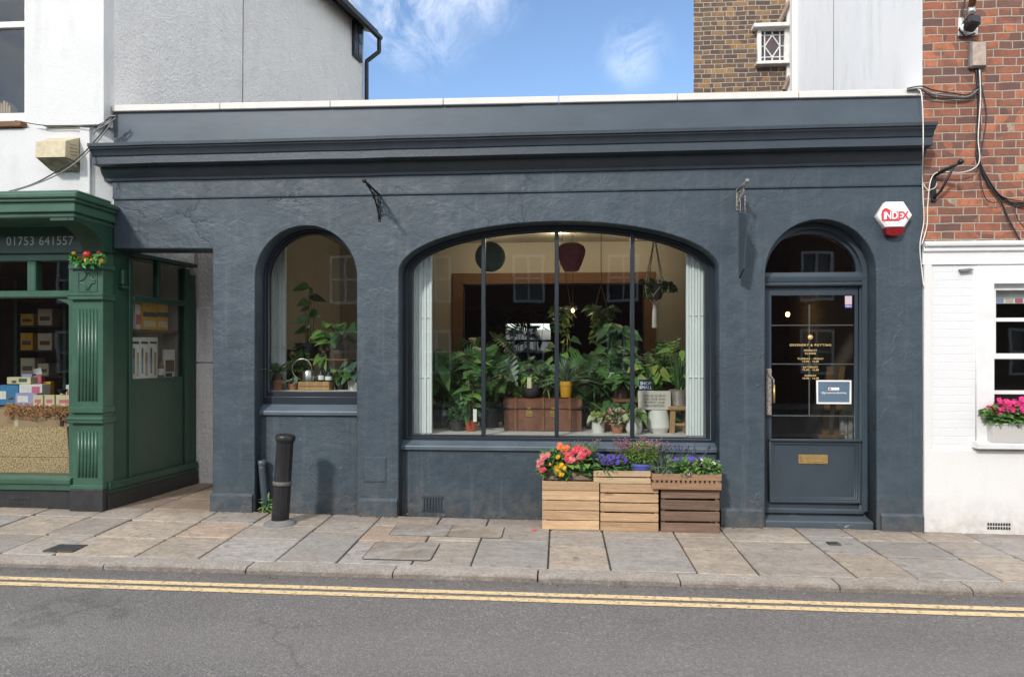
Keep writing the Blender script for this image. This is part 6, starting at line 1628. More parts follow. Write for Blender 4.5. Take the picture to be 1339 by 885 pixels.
plant('potted_plant', 'small plant with yellowish leaf drooping over the low table edge', 421, .66, zt_t, (.035, .04, .05, 'plain', 'grey_pot'), lambda m, o, r: [leaf(m, o, az_dir(-1.9 + k * .5, -.2 - .2 * k), Vector((0, -1, .3)), .16, .09, 'heart', .5, k % 2) for k in range(6)], ('leaf_light', 'leaf_mid', 'leaf_lime'))
plant('potted_fern', 'feathery fern in a terracotta pot at the left edge of the left window', 363, .45, Z1, (.055, .068, .105, 'rim', 'terracotta'), lambda m, o, r: (m.lathe([(.045, 0), (.055, .03), (.03, .09), (.015, .12)], o, 14, mi=3), fronds(m, o + Vector((0, 0, .1)), 16, .26, r, (0, 1), 9, (.05, .018), (.1, 1.3), 0, .6)), ('leaf_mid', 'leaf_light', 'leaf_dark', 'brown_pot'))
plant('potted_plant', 'white-leaved little plant in a small terracotta pot by the watering can', 383, .45, Z1, (.045, .058, .065, 'rim', 'terracotta'), lambda m, o, r: big_leaves(m, o, 12, .10, .06, .075, .045, 'ovate', r, (0, 0, 1), .6), ('leaf_pale', 'leaf_grey', 'leaf_mid'))
x0, x1 = WX(392, .45), WX(432.5, .45)
t = T('wooden_box', 'small pale wooden box under the steel watering can', 'box', ((x0 + x1) / 2, .48, Z1))
m = MB(); m.box(x0, x1, .40, .56, Z1 + .001, Z1 + .088, .004); m.build('box', M['stool'], t)
m = MB(); m.box(x0 + .01, x1 - .01, .396, .402, Z1 + .04, Z1 + .044); m.build('seam', M['crate_dark'], t)
zw_ = Z1 + .088; c = Vector((WX(404, .47), .47, zw_))
t = T('watering_can', 'brushed steel watering can with large hoop handle on the pale box', 'watering can', c)
m = MB(); m.lathe([(.062, .001), (.066, .005), (.066, .10), (.058, .112), (.03, .116), (.03, .124), (.024, .124)], c, 26); m.build('can', M['steel'], t, sharp=40)
m = MB(); m.tube([c + Vector((-.045 + .105 * math.cos(a_) - .03, 0, .13 + .105 * math.sin(a_))) for a_ in [-.5 + (PI + 1.6) * i / 22 for i in range(23)]], .007, 8); m.build('hoop_handle', M['steel'], t)
m = MB(); m.tube([c + Vector((.06, 0, .03)), c + Vector((.11, 0, .07)), c + Vector((.14, 0, .13))], [.012, .009, .006], 8); m.build('spout', M['steel'], t)
for (px, rr, hh, lab, mt) in ((420, .03, .13, 'dark spray bottle beside the watering can', 'black_plastic'), (430, .036, .11, 'round dark bottle with label at the right end of the pale box', 'grey_pot')):
    c = Vector((WX(px, .46), .46, zw_)); t = T('bottle', lab, 'bottle', c)
    m = MB(); m.lathe([(rr * .9, .001), (rr, .006), (rr, hh * .6), (rr * .4, hh * .78), (rr * .4, hh)], c, 18); m.build('bottle', M[mt], t)
    m = MB(); m.lathe([(rr + .001, hh * .15), (rr + .001, hh * .5)], c, 18, cap=False); m.build('label', M['white_print'], t)
    m = MB(); m.lathe([(rr * .5, hh), (rr * .5, hh + .02)], c, 12); m.tube([c + Vector((0, 0, hh + .012)), c + Vector((-.035, 0, hh + .016))], .005, 5); m.build('cap', M['black_plastic'], t)
plant('potted_plant', 'broad green plant under the low table right of the bottles', 445, .58, Z1, (.05, .06, .08, 'plain', 'grey_pot'), lambda m, o, r: big_leaves(m, o, 18, .16, .10, .11, .07, 'ovate', r, (0, 1, 2), .8), ('leaf_mid', 'leaf_dark', 'leaf_light'))
plant('potted_plant', 'striped-leaf plant in a square white pot at the right of the left window', 463, .45, Z1, (.06, .065, .10, 'plain', 'white_pot'), lambda m, o, r: big_leaves(m, o, 12, .22, .10, .13, .08, 'ovate', r, (0, 1), .7), ('leaf_blue', 'leaf_mid'))
plant('potted_plant', 'dark bushy plant behind the table in the left arched window', 385, 1.05, Z1, (.09, .11, .14, 'plain', 'grey_pot'), lambda m, o, r: bush(m, o, 120, .16, .12, .14, .09, .05, r, (0, 0, 1), 'ovate'), DG + ('leaf_light',))
plant('potted_plant', 'trailing small-leaved plant at the left end of the low table', 394, .68, zt_t, (.04, .05, .07, 'plain', 'terracotta'), lambda m, o, r: (bush(m, o, 60, .07, .06, .05, .04, .03, r, (0, 1), 'ovate'), trail(m, o, 7, .2, r, (0, 1, 2), (.045, .036), .06)), MG)
plant('potted_plant', 'lime variegated plant on the low table between the dark pot and the monstera', 424, .84, zt_t, (.05, .06, .09, 'rim', 'brown_pot'), lambda m, o, r: big_leaves(m, o, 16, .2, .11, .11, .07, 'ovate', r, (0, 1, 2), .7), ('leaf_light', 'leaf_lime', 'leaf_mid'))
# easel, pedestal seen through the door
x = WX(1085, .55)
t = T('wooden_easel', 'brown wooden easel leaning inside the shop door', 'easel', (x, .6, -.02))
m = MB()
for a, b in ((WX(1085, .5), WX(1099, .72)), (WX(1071, .5), WX(1083, .72))):
    m.prism([(a - .03, .5, -.02), (a + .045, .5, -.02), (b + .045, .72, 1.45), (b - .01, .72, 1.45)], (0, .025, 0))
m.box(WX(1070, .5), WX(1104, .5), .49, .50, .74, .78); m.build('frame', M['stool'], t)
x = WX(1109, .5); t = T('white_stand', 'white slatted stand inside the shop door at the lower right', 'stand', (x, .5, -.02))
m = MB()
for i in range(4): m.box(x - .07 + i * .04, x - .035 + i * .04, .5 + .03 * (i % 2), .54 + .03 * (i % 2), -.02, 1.0 - .04 * i, .003)
m.box(x - .07, x + .08, .54, .56, .3, .36); m.build('slats', M['white_paint'], t)
# ================================================================ CRATES AND FLOWERS ON THE PAVEMENT
def crate(name, label, px0, px1, py0, py1, y0, dep, n, gap, mat, group, seed):
    r = random.Random(seed)
    x0, x1 = WX(px0, y0), WX(px1, y0); xc = (x0 + x1) / 2
    zb_ = ground(xc, y0) + .001; zt_ = WZ((px0 + px1) / 2, py0, y0)
    t = T(name, label, 'crate', (xc, y0 + dep / 2, zb_), group=group)
    y1 = y0 + dep; th = .011; h = (zt_ - zb_ - gap * (n - 1)) / n
    for side in ('front', 'back', 'left', 'right'):
        for i in range(n):
            a = zb_ + i * (h + gap); b = a + h
            j0, j1 = r.uniform(-.002, .002), r.uniform(-.002, .002)
            m = MB()
            if side == 'front': vs = m.box(x0, x1, y0, y0 + th, a, b, .0025)
            elif side == 'back': vs = m.box(x0, x1, y1 - th, y1, a, b, .0025)
            elif side == 'left': vs = m.box(x0, x0 + th, y0 + th + .001, y1 - th - .001, a, b, .0025)
            else: vs = m.box(x1 - th, x1, y0 + th + .001, y1 - th - .001, a, b, .0025)
            for v in vs: 
                k = (v.co.x - x0) / (x1 - x0); v.co.z += (j0 * (1 - k) + j1 * k) * (0 if i == 0 and v.co.z < a + .01 else 1)
            m.build('slat', mat, t)
    for sx in (x0 + th + .002, x1 - th - .026):
        for sy in (y0 + th + .001, y1 - th - .026):
            m = MB(); m.box(sx, sx + .024, sy, sy + .024, zb_ + .004, zt_ - .004); m.build('corner_post', mat, t)
    m = MB(); m.box(x0 + th + .001, x1 - th - .001, y0 + th + .001, y1 - th - .001, zb_ + .02, zb_ + .03); m.build('base_board', mat, t)
    # nail heads on the front slats
    m = MB()
    for i in range(n):
        for xx in (x0 + .018, x1 - .018): m.lathe([(.0028, 0), (.0028, .0015)], (0, 0, 0), 6, Matrix.Translation((xx, y0 + .0005, zb_ + (i + .5) * (h + gap))) @ Matrix.Rotation(PI/2, 4, 'X'))
    m.build('nail_heads', M['iron'], t)
    return t, x0, x1, zt_
gr = 'apple crates standing against the shop wall'
yc = -.27
_, ax0, ax1, azt = crate('wooden_crate', 'pale pine crate on the left under the pink and yellow begonias', 709, 783.5, 629, 690, yc - .02, .36, 5, .007, M['pine'], gr, 1)
_, bx0, bx1, bzt = crate('wooden_crate', 'mid-brown crate in the middle under the purple flowers', 785, 861, 633, 694, yc - .01, .36, 5, .011, M['pine_mid'], gr, 2)
_, cx0, cx1, czt = crate('wooden_crate', 'dark weathered crate on the right under the notched tray', 864.5, 941, 639, 696, yc, .255, 4, .017, M['crate_dark'], gr, 3)
def traybox(name, label, x0, x1, y0, y1, z0, h, rows, mat, notch=False, seed=1):
    t = T(name, label, 'tray', ((x0 + x1) / 2, (y0 + y1) / 2, z0)); th = .010
    gp_ = .024 if notch else .012; hh = (h - gp_ * (rows - 1)) / rows
    for i in range(rows):
        a = z0 + i * (hh + gp_)
        for (p, q, r_, s) in ((x0, x1, y0, y0 + th), (x0, x1, y1 - th, y1), (x0, x0 + th, y0 + th + .001, y1 - th - .001), (x1 - th, x1, y0 + th + .001, y1 - th - .001)):
            m = MB(); m.box(p, q, r_, s, a, a + hh, .002); m.build('slat', mat, t)
    m = MB(); m.box(x0 + .004, x1 - .004, y0 + .004, y1 - .004, z0 + .001, z0 + .011)
    for sx in (x0 + th + .001, x1 - th - .021):
        for sy in (y0 + th + .001, y1 - th - .021): m.box(sx, sx + .02, sy, sy + .02, z0 + .012, z0 + h - .002)
    if notch:
        k = int((x1 - x0) / .042)
        for i in range(k):
            xx = x0 + .012 + (x1 - x0 - .024) * i / k; m.box(xx, xx + .024, y0 + .002, y0 + .008, z0 + hh - .004, z0 + hh + .028)
        for i in range(5):
            yy = y0 + .02 + (y1 - y0 - .04) * i / 5; m.box(x1 - .008, x1 - .002, yy, yy + .028, z0 + hh - .004, z0 + hh + .028)
    m.build('base_and_posts', mat, t)
    m = MB(); m.box(x0 + th + .002, x1 - th - .002, y0 + th + .002, y1 - th - .002, z0 + .012, z0 + h * .78); m.build('soil', M['bark' if not notch else 'soil'], t)
    return z0 + h * .78
tA0, tA1 = WX(713, yc + .03), WX(775, yc + .03)
sA = traybox('planting_tray', 'grey weathered wooden box holding the begonias on the pale crate', tA0, tA1, yc + .03, yc + .27, azt + .003, WZ(744, 615, yc + .03) - azt, 1, M['tray_grey'])
tB0, tB1 = WX(776, yc + .0), WX(851, yc + .0)
sB = traybox('planting_tray', 'straw-coloured two-slat tray on the middle crate', tB0, tB1, yc + .0, yc + .30, bzt + .003, WZ(815, 616, yc) - bzt, 2, M['tray_straw'])
tC0, tC1 = WX(853, yc - .06), WX(944, yc - .06)
tz_ = czt + .003; hC = WZ(900, 620, yc - .06) - tz_
sC = traybox('planting_tray', 'rustic brown notched tray overhanging the dark crate', tC0, tC1, yc - .05, yc + .25, tz_, hC, 2, M['tray_basket'], True)

def petals(mb, c, r, n, mi, facing, rnd, ruffle=2):
    """ruffled double flower: rings of cupped petals"""
    f = Vector(facing).normalized(); a0 = f.cross(UP); a0 = a0.normalized() if a0.length > .1 else Vector((1, 0, 0)); b0 = a0.cross(f)
    for ring in range(ruffle):
        k = n - ring; rr = r * (1 - .42 * ring)
        for i in range(k):
            a = 2 * PI * i / k + ring * .5 + rnd.uniform(-.2, .2); d = (a0 * math.cos(a) + b0 * math.sin(a))
            s = f.cross(d); p0 = c + f * (.012 * ring); tip = p0 + d * rr + f * rr * (.25 + .35 * ring) * rnd.uniform(.6, 1.3)
            mid = p0 + d * rr * .6 + f * rr * .1
            w = rr * .55
            v = [mb.bm.verts.new(q) for q in (p0, mid + s * w, tip + s * w * .5, tip + f * rr * .1, tip - s * w * .5, mid - s * w)]
            fc = mb.bm.faces.new(v); fc.material_index = mi; fc.smooth = False
def foliage_thing(name, label, cat, base, mats, fn, group=None, seed=3):
    t = T(name, label, cat, base, group=group); m = MB(); fn(m, Vector(base), random.Random(seed)); m.build('foliage', [M[k] for k in mats], t); return t
# begonias: separate plants by flower colour, rooted in the grey box
def beg(px, py0, base_px, label, cols, blooms, seed, spread=.12, rz=.09, n=85):
    yb = yc + .09
    t = foliage_thing('begonia', label, 'begonia', (WX(base_px, yb), yb, sA - .004), ('leaf_dark', 'leaf_mid', 'leaf_light'), lambda m, o, r: bush(m, o - UP * .035, n, spread, .125, rz * 1.15, .08, .07, r, (0, 1, 2, 1), 'heart', .0, 8), seed=seed)
    m = MB(); r = random.Random(seed)
    for (bx, by, rad, k) in blooms:
        yy = yc - .045 + r.uniform(-.02, .03) if by > 594 else yc + r.uniform(-.02, .04); p = W(bx, by, yy)
        for q in range(4): petals(m, p + Vector((r.uniform(-.7, .7) * rad, r.uniform(-.3, .3) * rad, r.uniform(-.6, .6) * rad)), rad * .72, 6, k, Vector((r.uniform(-.5, .5), -1, r.uniform(.1, .7))), r, 3)
    m.build('blooms', [M[k] for k in cols], t)
    m = MB(); o = Vector((WX(base_px, yb), yb, sA))
    for (bx, by, rad, k) in blooms: m.tube([o, W(bx, by, yc + .02) - Vector((0, 0, .01))], .003, 4)
    m.build('flower_stems', M['stem'], t)
beg(712, 0, 722, 'begonia with pale pink blooms hanging over the left end of the grey box', ('pink_lt', 'pink'), [(713, 597, .036, 0), (706.5, 606, .03, 0), (710, 612.5, .028, 1)], 4, .10, .09)
beg(735, 0, 733, 'yellow begonia at the front of the grey box', ('yellow', 'pack_cream'), [(731, 612, .042, 0), (727, 616, .03, 0), (733, 619, .028, 0), (735, 609, .028, 0), (730.5, 597.5, .026, 0), (720, 607, .012, 0)], 5, .10, .10)
beg(742, 0, 744, 'begonia with orange and coral pink blooms in the middle of the grey box', ('orange', 'pink', 'pink_lt'), [(733, 584.5, .036, 0), (740, 586.5, .038, 0), (738, 592, .036, 2), (743, 598, .038, 1), (741, 602, .036, 1), (748, 601, .03, 2), (747, 594, .028, 1)], 6, .11, .11)
beg(760, 0, 762, 'begonia with bright coral blooms at the right end of the grey box', ('pink', 'pink_lt'), [(753, 588, .036, 0), (760, 590, .034, 0), (766, 593.5, .036, 0), (757, 596, .034, 1), (762, 596, .03, 0), (753, 603.5, .018, 0)], 7, .11, .11)
m = MB()
def spikes(mb, o, n, rx, ry, H, rnd, mi_stem, mi_fl, fl=.012, head=.05, bits=6, lean=.25):
    for i in range(n):
        a = rnd.uniform(0, 2 * PI); r = math.sqrt(rnd.random()); b = o + Vector((math.cos(a) * rx * r * .5, math.sin(a) * ry * r * .5, 0))
        h = H * rnd.uniform(.7, 1.05); tip = b + Vector((math.cos(a) * rx * r * (.5 + lean), math.sin(a) * ry * r * (.5 + lean), h))
        mb.tube([b, b.lerp(tip, .55) + Vector((0, 0, .02)), tip], [.0022, .0018, .0012], 3, mi=mi_stem, cap=False)
        for k in range(bits):
            q = tip - (tip - b).normalized() * (head * k / bits)
            for s in range(2):
                leaf(mb, q, az_dir(rnd.uniform(0, 6.28), rnd.uniform(-.1, .9)), UP, fl * rnd.uniform(.8, 1.4), fl * .8, 'small', .1, rnd.choice(mi_fl))
# fine-leaved plant with mauve tips behind the begonias
yb = yc + .22
foliage_thing('flowering_herb', 'fine green plant with dusty pink tips rising behind the begonias', 'plant', (WX(764, yb), yb, sA - .004), ('leaf_light', 'mauve', 'leaf_mid', 'leaf_lime'), lambda m, o, r: (bush(m, o + UP * .02, 300, .12, .08, .11, .03, .008, r, (0, 2, 3), 'small'), spikes(m, o, 60, .13, .08, .27, r, 0, (1, 1, 3), .012, .045, 5)), seed=11)
# purple bellflowers
yb = yc + .12
def bell(m, o, r):
    bush(m, o + UP * .0, 230, .17, .10, .055, .07, .018, r, (0, 0, 1), 'small')
    for i in range(46):
        p = o + Vector((r.uniform(-.16, .16), r.uniform(-.09, .06), r.uniform(.085, .15))); petals(m, p, .019, 5, r.choice((2, 2, 3)), Vector((r.uniform(-.4, .4), -.8, .8)), r, 2)
foliage_thing('bellflower', 'violet-blue bellflower with dark leaves in the straw-coloured tray', 'flower', (WX(797, yb), yb, sB - .004), ('leaf_dark', 'leaf_mid', 'violet', 'violet'), bell, seed=12)
# herb in the blue pot
yp = yc + .118; xp = WX(838.5, yp)
t = T('flowering_herb', 'bushy light green herb with mauve tips in a violet-blue pot', 'plant', (xp, yp, sB - .01))
zpot = WZ(838, 619, yp - .07); 
m = pot_mesh(Vector((xp, yp, sB - .004)), .086, .098, WZ(838, 607, yp - .09) - sB + .004, 'rim'); pt_ = m.build('pot', M['blue_pot'], t, sharp=40)
m = MB(); r = random.Random(13); o = Vector((xp, yp, WZ(838, 607, yp - .09) - .01))
bush(m, o + UP * .0, 1100, .155, .12, .098, .028, .012, r, (0, 3, 3, 0, 2), 'small', .02, 30); spikes(m, o, 95, .20, .14, .215, r, 0, (1, 1, 4), .014, .035, 5, .45)
m.build('foliage', [M[k] for k in ('leaf_light', 'mauve', 'leaf_mid', 'leaf_lime', 'pink_lt')], t)
yb = yc + .14
foliage_thing('flowering_herb', 'pinkish loose flowering plant behind and left of the blue pot', 'plant', (WX(820, yb), yb, sB - .004), ('leaf_light', 'mauve', 'leaf_mid'), lambda m, o, r: (bush(m, o, 120, .08, .08, .07, .04, .012, r, (0, 2), 'small'), spikes(m, o, 46, .11, .08, .27, r, 0, (1,), .015, .05, 5)), seed=17)
# lavender and leafy herbs in the notched tray
yb = yc + .06
foliage_thing('lavender', 'grey-green lavender with dark purple heads at the left of the notched tray', 'lavender', (WX(867, yb), yb, sC - .004), ('leaf_grey', 'purple', 'leaf_mid'), lambda m, o, r: (bush(m, o, 330, .11, .11, .075, .055, .007, r, (0, 0, 2), 'small'), spikes(m, o, 26, .13, .12, .27, r, 0, (1,), .013, .04, 7)), seed=14)
foliage_thing('lavender', 'sparse lavender with tall purple heads at the back of the notched tray', 'lavender', (WX(895, yc + .17), yc + .17, sC - .004), ('leaf_grey', 'purple', 'leaf_mid'), lambda m, o, r: (bush(m, o, 150, .13, .06, .08, .05, .007, r, (0, 2), 'small'), spikes(m, o, 20, .20, .08, .29, r, 0, (1,), .015, .05, 7)), seed=15)
def pansy(seed, npet, violet):
    def fn(m, o, r):
        bush(m, o, 250, .115, .11, .068, .055, .034, r, (0, 1, 1, 2), 'ovate', .05)
        for i in range(npet): petals(m, o + Vector((r.uniform(-.11, .11), r.uniform(-.09, .05), r.uniform(.12, .165))), .02, 5, 3 if r.random() < violet else 4, Vector((r.uniform(-.5, .5), -1, .6)), r, 2)
    return fn
foliage_thing('pansy', 'leafy pansy with violet flowers behind the little slate tag', 'pansy', (WX(893, yb), yb, sC - .004), ('leaf_mid', 'leaf_light', 'leaf_dark', 'violet', 'white_petal'), pansy(1, 9, .9), seed=21)
foliage_thing('pansy', 'leafy plant with a few white buds at the right end of the notched tray', 'pansy', (WX(923, yb), yb, sC - .004), ('leaf_mid', 'leaf_light', 'leaf_dark', 'violet', 'white_petal'), pansy(2, 6, .3), seed=22)
p = W(900, 619.5, yc - .065)
t = T('slate_tag', 'tiny slate price tag clipped to the notched tray', 'tag', p)
m = MB(); m.box(p.x - .033, p.x + .033, p.y, p.y + .005, p.z - .023, p.z + .023, .001); m.build('border', M['tray_straw'], t)
m = MB(); m.box(p.x - .028, p.x + .028, p.y - .002, p.y + .001, p.z - .018, p.z + .018); m.build('slate', M['grey_pot'], t)
m = MB(); text(m, '1.6', .026, (p.x, p.y - .003, p.z - .009)); m.build('lettering', M['white_print'], t)
m = MB(); m.box(p.x - .004, p.x + .004, p.y - .002, p.y + .012, p.z + .021, p.z + .05); m.build('peg', M['tray_straw'], t)

# window box with geraniums on the right sill
yb = -.045; zb_ = az0 + .0015
x0, x1 = WX(1298, -.11), 4.62
t = T('window_box', 'pale grey window box on the white sill at the right edge', 'window box', ((x0 + x1) / 2, yb, zb_))
m = MB(); zt_ = WZ(1318, 553, -.11)
m.prism([(x0 + .015, -.085, zb_), (x1 - .015, -.085, zb_), (x1, -.11, zt_), (x0, -.11, zt_)], (0, .10, 0)); m.box(x0 - .004, x1 + .004, -.116, -.002, zt_ - .02, zt_ + .002, .005); m.build('trough', pm('pale_grey_trough_plastic', (.55, .53, .51), .5, .04, 5, .04, 40), t)
m = MB(); m.box(x0 + .01, x1 - .01, -.105, -.012, zt_ - .015, zt_ + .006); m.build('soil', M['soil'], t)
for i, (px, lab) in enumerate(((1303, 'leftmost bright pink geranium in the pale window box'), (1321, 'bright pink geranium in the middle of the visible window box'), (1338, 'bright pink geranium cut off by the right picture edge'))):
    def ger(m, o, r):
        bush(m, o, 130, .11, .075, .06, .06, .055, r, (0, 1, 2), 'heart', .0)
    t = foliage_thing('geranium', lab, 'geranium', (WX(px, -.06), -.06, zt_ + .004), ('leaf_mid', 'leaf_light', 'leaf_dark'), ger, 'geraniums in the window box', seed=30 + i)
    m = MB(); r = random.Random(40 + i); o = Vector((WX(px, -.06), -.06, zt_))
    st = MB()
    for k in range(6):
        c = o + Vector((r.uniform(-.12, .12), r.uniform(-.07, .02), r.uniform(.10, .20)))
        st.tube([o, c], .003, 4)
        for q in range(11):
            v = Vector((r.gauss(0, 1), r.gauss(0, 1) - .4, r.gauss(0, 1))).normalized(); petals(m, c + v * .026, .020, 5, 0 if r.random() < .8 else 1, v + Vector((0, -.4, .2)), r, 1)
    m.build('blooms', [M['magenta'], M['pink']], t); st.build('flower_stems', M['stem'], t)

# weed by the bollard
x = WX(349, .03)
foliage_thing('weed', 'little green weed growing at the foot of the black pipe', 'weed', (x, .02, ground(x, 0) - .003), ('leaf_light', 'leaf_mid'), lambda m, o, r: (bush(m, o + UP * .01, 30, .05, .03, .07, .05, .02, r, (0, 1), 'small'),), seed=50)
# fallen petal
p = W(698, 686.5, -.35); p.z = ground(p.x, -.35) + .008
m = MB(); petals(m, p, .02, 5, 0, (0, -.3, 1), random.Random(2), 1); tag(m.build('fallen_bloom', M['pink']), 'fallen pink bloom lying on the paving left of the crates', 'flower')

# ================================================================ GOODS IN THE GREEN SHOP
zd0 = .205
xa, xb = WX(-30, .35), WX(80, .32)
zt_ = WZ(50, 535, .30)
t = T('cardboard_box', 'large plain brown carton under the raffia in the green shop window', 'box', ((xa + xb) / 2, .5, zd0)); m = MB(); m.box(xa, xb, .30, .80, zd0, zt_, .004); m.build('carton', M['card'], t)
m = MB(); m.box((xa + xb) / 2 - .02, (xa + xb) / 2 + .02, .298, .301, zd0 + .3, zt_); m.build('tape', M['pack_cream'], t)
x2 = WX(99, .32)
t = T('cardboard_box', 'narrow brown carton beside the fluted green pilaster', 'box', ((xb + x2) / 2, .5, zd0)); m = MB(); m.box(xb + .012, x2, .34, .80, zd0, zt_ - .002, .004); m.build('carton', M['card'], t)
m = MB(); m.box(xb + .02, x2 - .01, .338, .341, zt_ - .14, zt_ - .13); m.build('flap_seam', M['oak'], t)
def board(label, px0, px1, py0, py1, y, skew):
    x0, x1, z0, z1 = WX(px0, y), WX(px1, y), WZ(40, py1, y), WZ(40, py0, y)
    t = T('patterned_board', label, 'board', ((x0 + x1) / 2, y, z0)); m = MB(); m.prism([(x0, y, z0), (x1 + skew, y, z0), (x1, y, z1), (x0, y, z1)], (0, .03, 0)); m.build('panel', M['pattern_card'], t)
    m = MB(); m.prism([(x1 + skew + .001, y + .002, z0), (x1 + .001, y + .002, z1), (x1 + .001, y + .03, z1), (x1 + skew + .001, y + .03, z0)], (.004, 0, 0)); m.build('edge', M['oak'], t)
zlow = WZ(40, 597, .18)
board('upper patterned card board leaning in the green shop window', -25, 87, 557.5, 597, .18, .025)
board('lower patterned card board standing behind the green sill', -20, 91, 597.6, 628, .18, .03)
# raffia
r = random.Random(8); m = MB(); zr = zt_ + .01
for i in range(2600):
    x = r.uniform(-5.8, WX(97, .3)); y = r.uniform(.24, .72); z = zr + r.uniform(0, .045)
    if y < .36: y = r.uniform(.255, .31); z -= r.uniform(0, .085) if r.random() < .7 else r.uniform(0, .14)
    a = r.uniform(0, 6.28); L = r.uniform(.03, .08)
    p0 = Vector((x, y, z)); p1 = p0 + Vector((math.cos(a) * L, math.sin(a) * L * .6, r.uniform(-.03, .02))); pm2 = p0.lerp(p1, .5) + Vector((0, 0, r.uniform(0, .025)))
    m.tube([p0, pm2, p1], .0042, 3, cap=False)
o = tag(m.build('raffia', M['raffia']), 'orange shredded raffia spread along the top of the cartons', 'packing'); o['kind'] = 'stuff'
zr += .022
def packet(name, label, px0, px1, py0, py1, y, dep, mat, band=None, disc=None, z0=None, cat='packet'):
    x0, x1 = WX(px0, y), WX(px1, y); zz0 = WZ((px0 + px1) / 2, py1, y) if z0 is None else z0; zz1 = WZ((px0 + px1) / 2, py0, y)
    t = T(name, label, cat, ((x0 + x1) / 2, y + dep / 2, zz0)); m = MB(); m.box(x0, x1, y, y + dep, zz0, zz1, .003); m.build('carton', M[mat], t)
    if band: m = MB(); w = x1 - x0; m.box(x0 + w * band[0], x0 + w * band[1], y - .0015, y, zz0 + (zz1 - zz0) * band[2], zz0 + (zz1 - zz0) * band[3]); m.build('printed_band', M[band[4]], t)
    if disc: m = MB(); m.lathe([(.03, 0), (.03, .0015)], (0, 0, 0), 14, Matrix.Translation((x0 + (x1 - x0) * disc[0], y, zz0 + (zz1 - zz0) * .35)) @ Matrix.Rotation(PI/2, 4, 'X') @ Matrix.Diagonal((1, .55, 1, 1))); m.build('printed_disc', M[disc[1]], t)
    return zz1
z_a = packet('soap_packet', 'blue packet on the raffia at the left edge of the picture', -8, 24, 503.5, 520, .42, .12, 'pack_blue', (.1, .5, .3, .7, 'pack_white'), (.7, 'oak'), zr)
z_b = packet('soap_packet', 'white packet with pink end on the raffia', 25, 55, 502.5, 520, .42, .12, 'pack_white', (.55, .9, .1, .9, 'pack_pink'), (.28, 'crate_dark'), zr)
packet('soap_packet', 'cream packet lying on top of the blue and white packets', 9, 40, 493, 503, .45, .10, 'pack_cream', (.5, .85, .3, .8, 'leaf_blue'), (.3, 'crate_dark'), max(z_a, z_b) + .001)
packet('soap_packet', 'lilac packet in front of the white one on the raffia', 20, 48, 514, 523, .30, .09, 'pack_lilac', (.1, .6, .3, .8, 'pack_white'), None, zr)
for i, (p0, p1, lab) in enumerate(((43, 56, 'small cream box with red print, left of three on the raffia'), (58, 71, 'small cream box with red print, middle of three on the raffia'), (73, 96, 'long flat cream box nearest the green pilaster'))):
    packet('small_box', lab, p0, p1, 516.5, 523, .29, .07, 'pack_cream', (.2, .8, .3, .6, 'pack_pink'), None, zr, 'box')
for i, (p0, p1, py0, yy, mt, b_, lab) in enumerate(((-6, 10, 505, .58, 'pack_white', 'leaf_blue', 'white and green packet behind the blue one at the picture edge'), (56, 66, 499, .62, 'pack_yellow', 'red_print', 'ochre and red packet standing behind the white-lidded jar'), (86, 97, 503, .60, 'pack_white', 'pack_pink', 'white and pink packet standing against the green pilaster'), (28, 42, 489, .66, 'pack_lilac', 'pack_white', 'tall lilac packet at the back of the raffia display'), (44, 54, 491, .66, 'pack_pink', 'pack_cream', 'tall pink packet at the back of the raffia display'))):
    packet('standing_packet', lab, p0, p1, py0, 520, yy, .06, mt, (.15, .85, .3, .7, b_), None, zr)
c = Vector((WX(70, .42), .42, zr)); t = T('jar', 'white-lidded jar on the raffia beside the dark gift bag', 'jar', c)
m = MB(); m.lathe([(.04, 0), (.045, .006), (.045, .055), (.038, .062)], c, 18); m.build('jar', M['pack_cream'], t)
m = MB(); m.lathe([(.045, .062), (.047, .066), (.047, .095), (.04, .10)], c, 18); m.build('lid', M['white_plastic'], t)
c = Vector((WX(82, .45), .45, zr)); t = T('gift_bag', 'dark gift bag in crinkled clear wrap with gold tie on the raffia', 'bag', c)
m = MB(); m.lathe([(.05, 0), (.06, .01), (.055, .09), (.02, .12), (.045, .16), (.05, .17)], c, 14, mod=lambda a, z: 1 + .12 * math.sin(5 * a + z * 60)); m.build('bag', M['grey_pot'], t, sharp=20)
m = MB(); m.lathe([(.024, .112), (.026, .12), (.024, .128)], c, 10); m.build('tie', M['gold'], t)
t = T('swing_ticket', 'small white ticket propped deep in the green shop window', 'ticket', W(50, 483, .9)); m = MB(); p = W(50, 490, .9); m.box(-.05, .05, -.002, .002, 0, .075, M=Matrix.Translation(p) @ Matrix.Rotation(R(-12), 4, 'Y')); m.build('card', M['pack_white'], t)
m = MB(); m.tube([p, (p.x, p.y + .02, zr - .05)], .003, 4); m.build('stick', M['cane'], t)
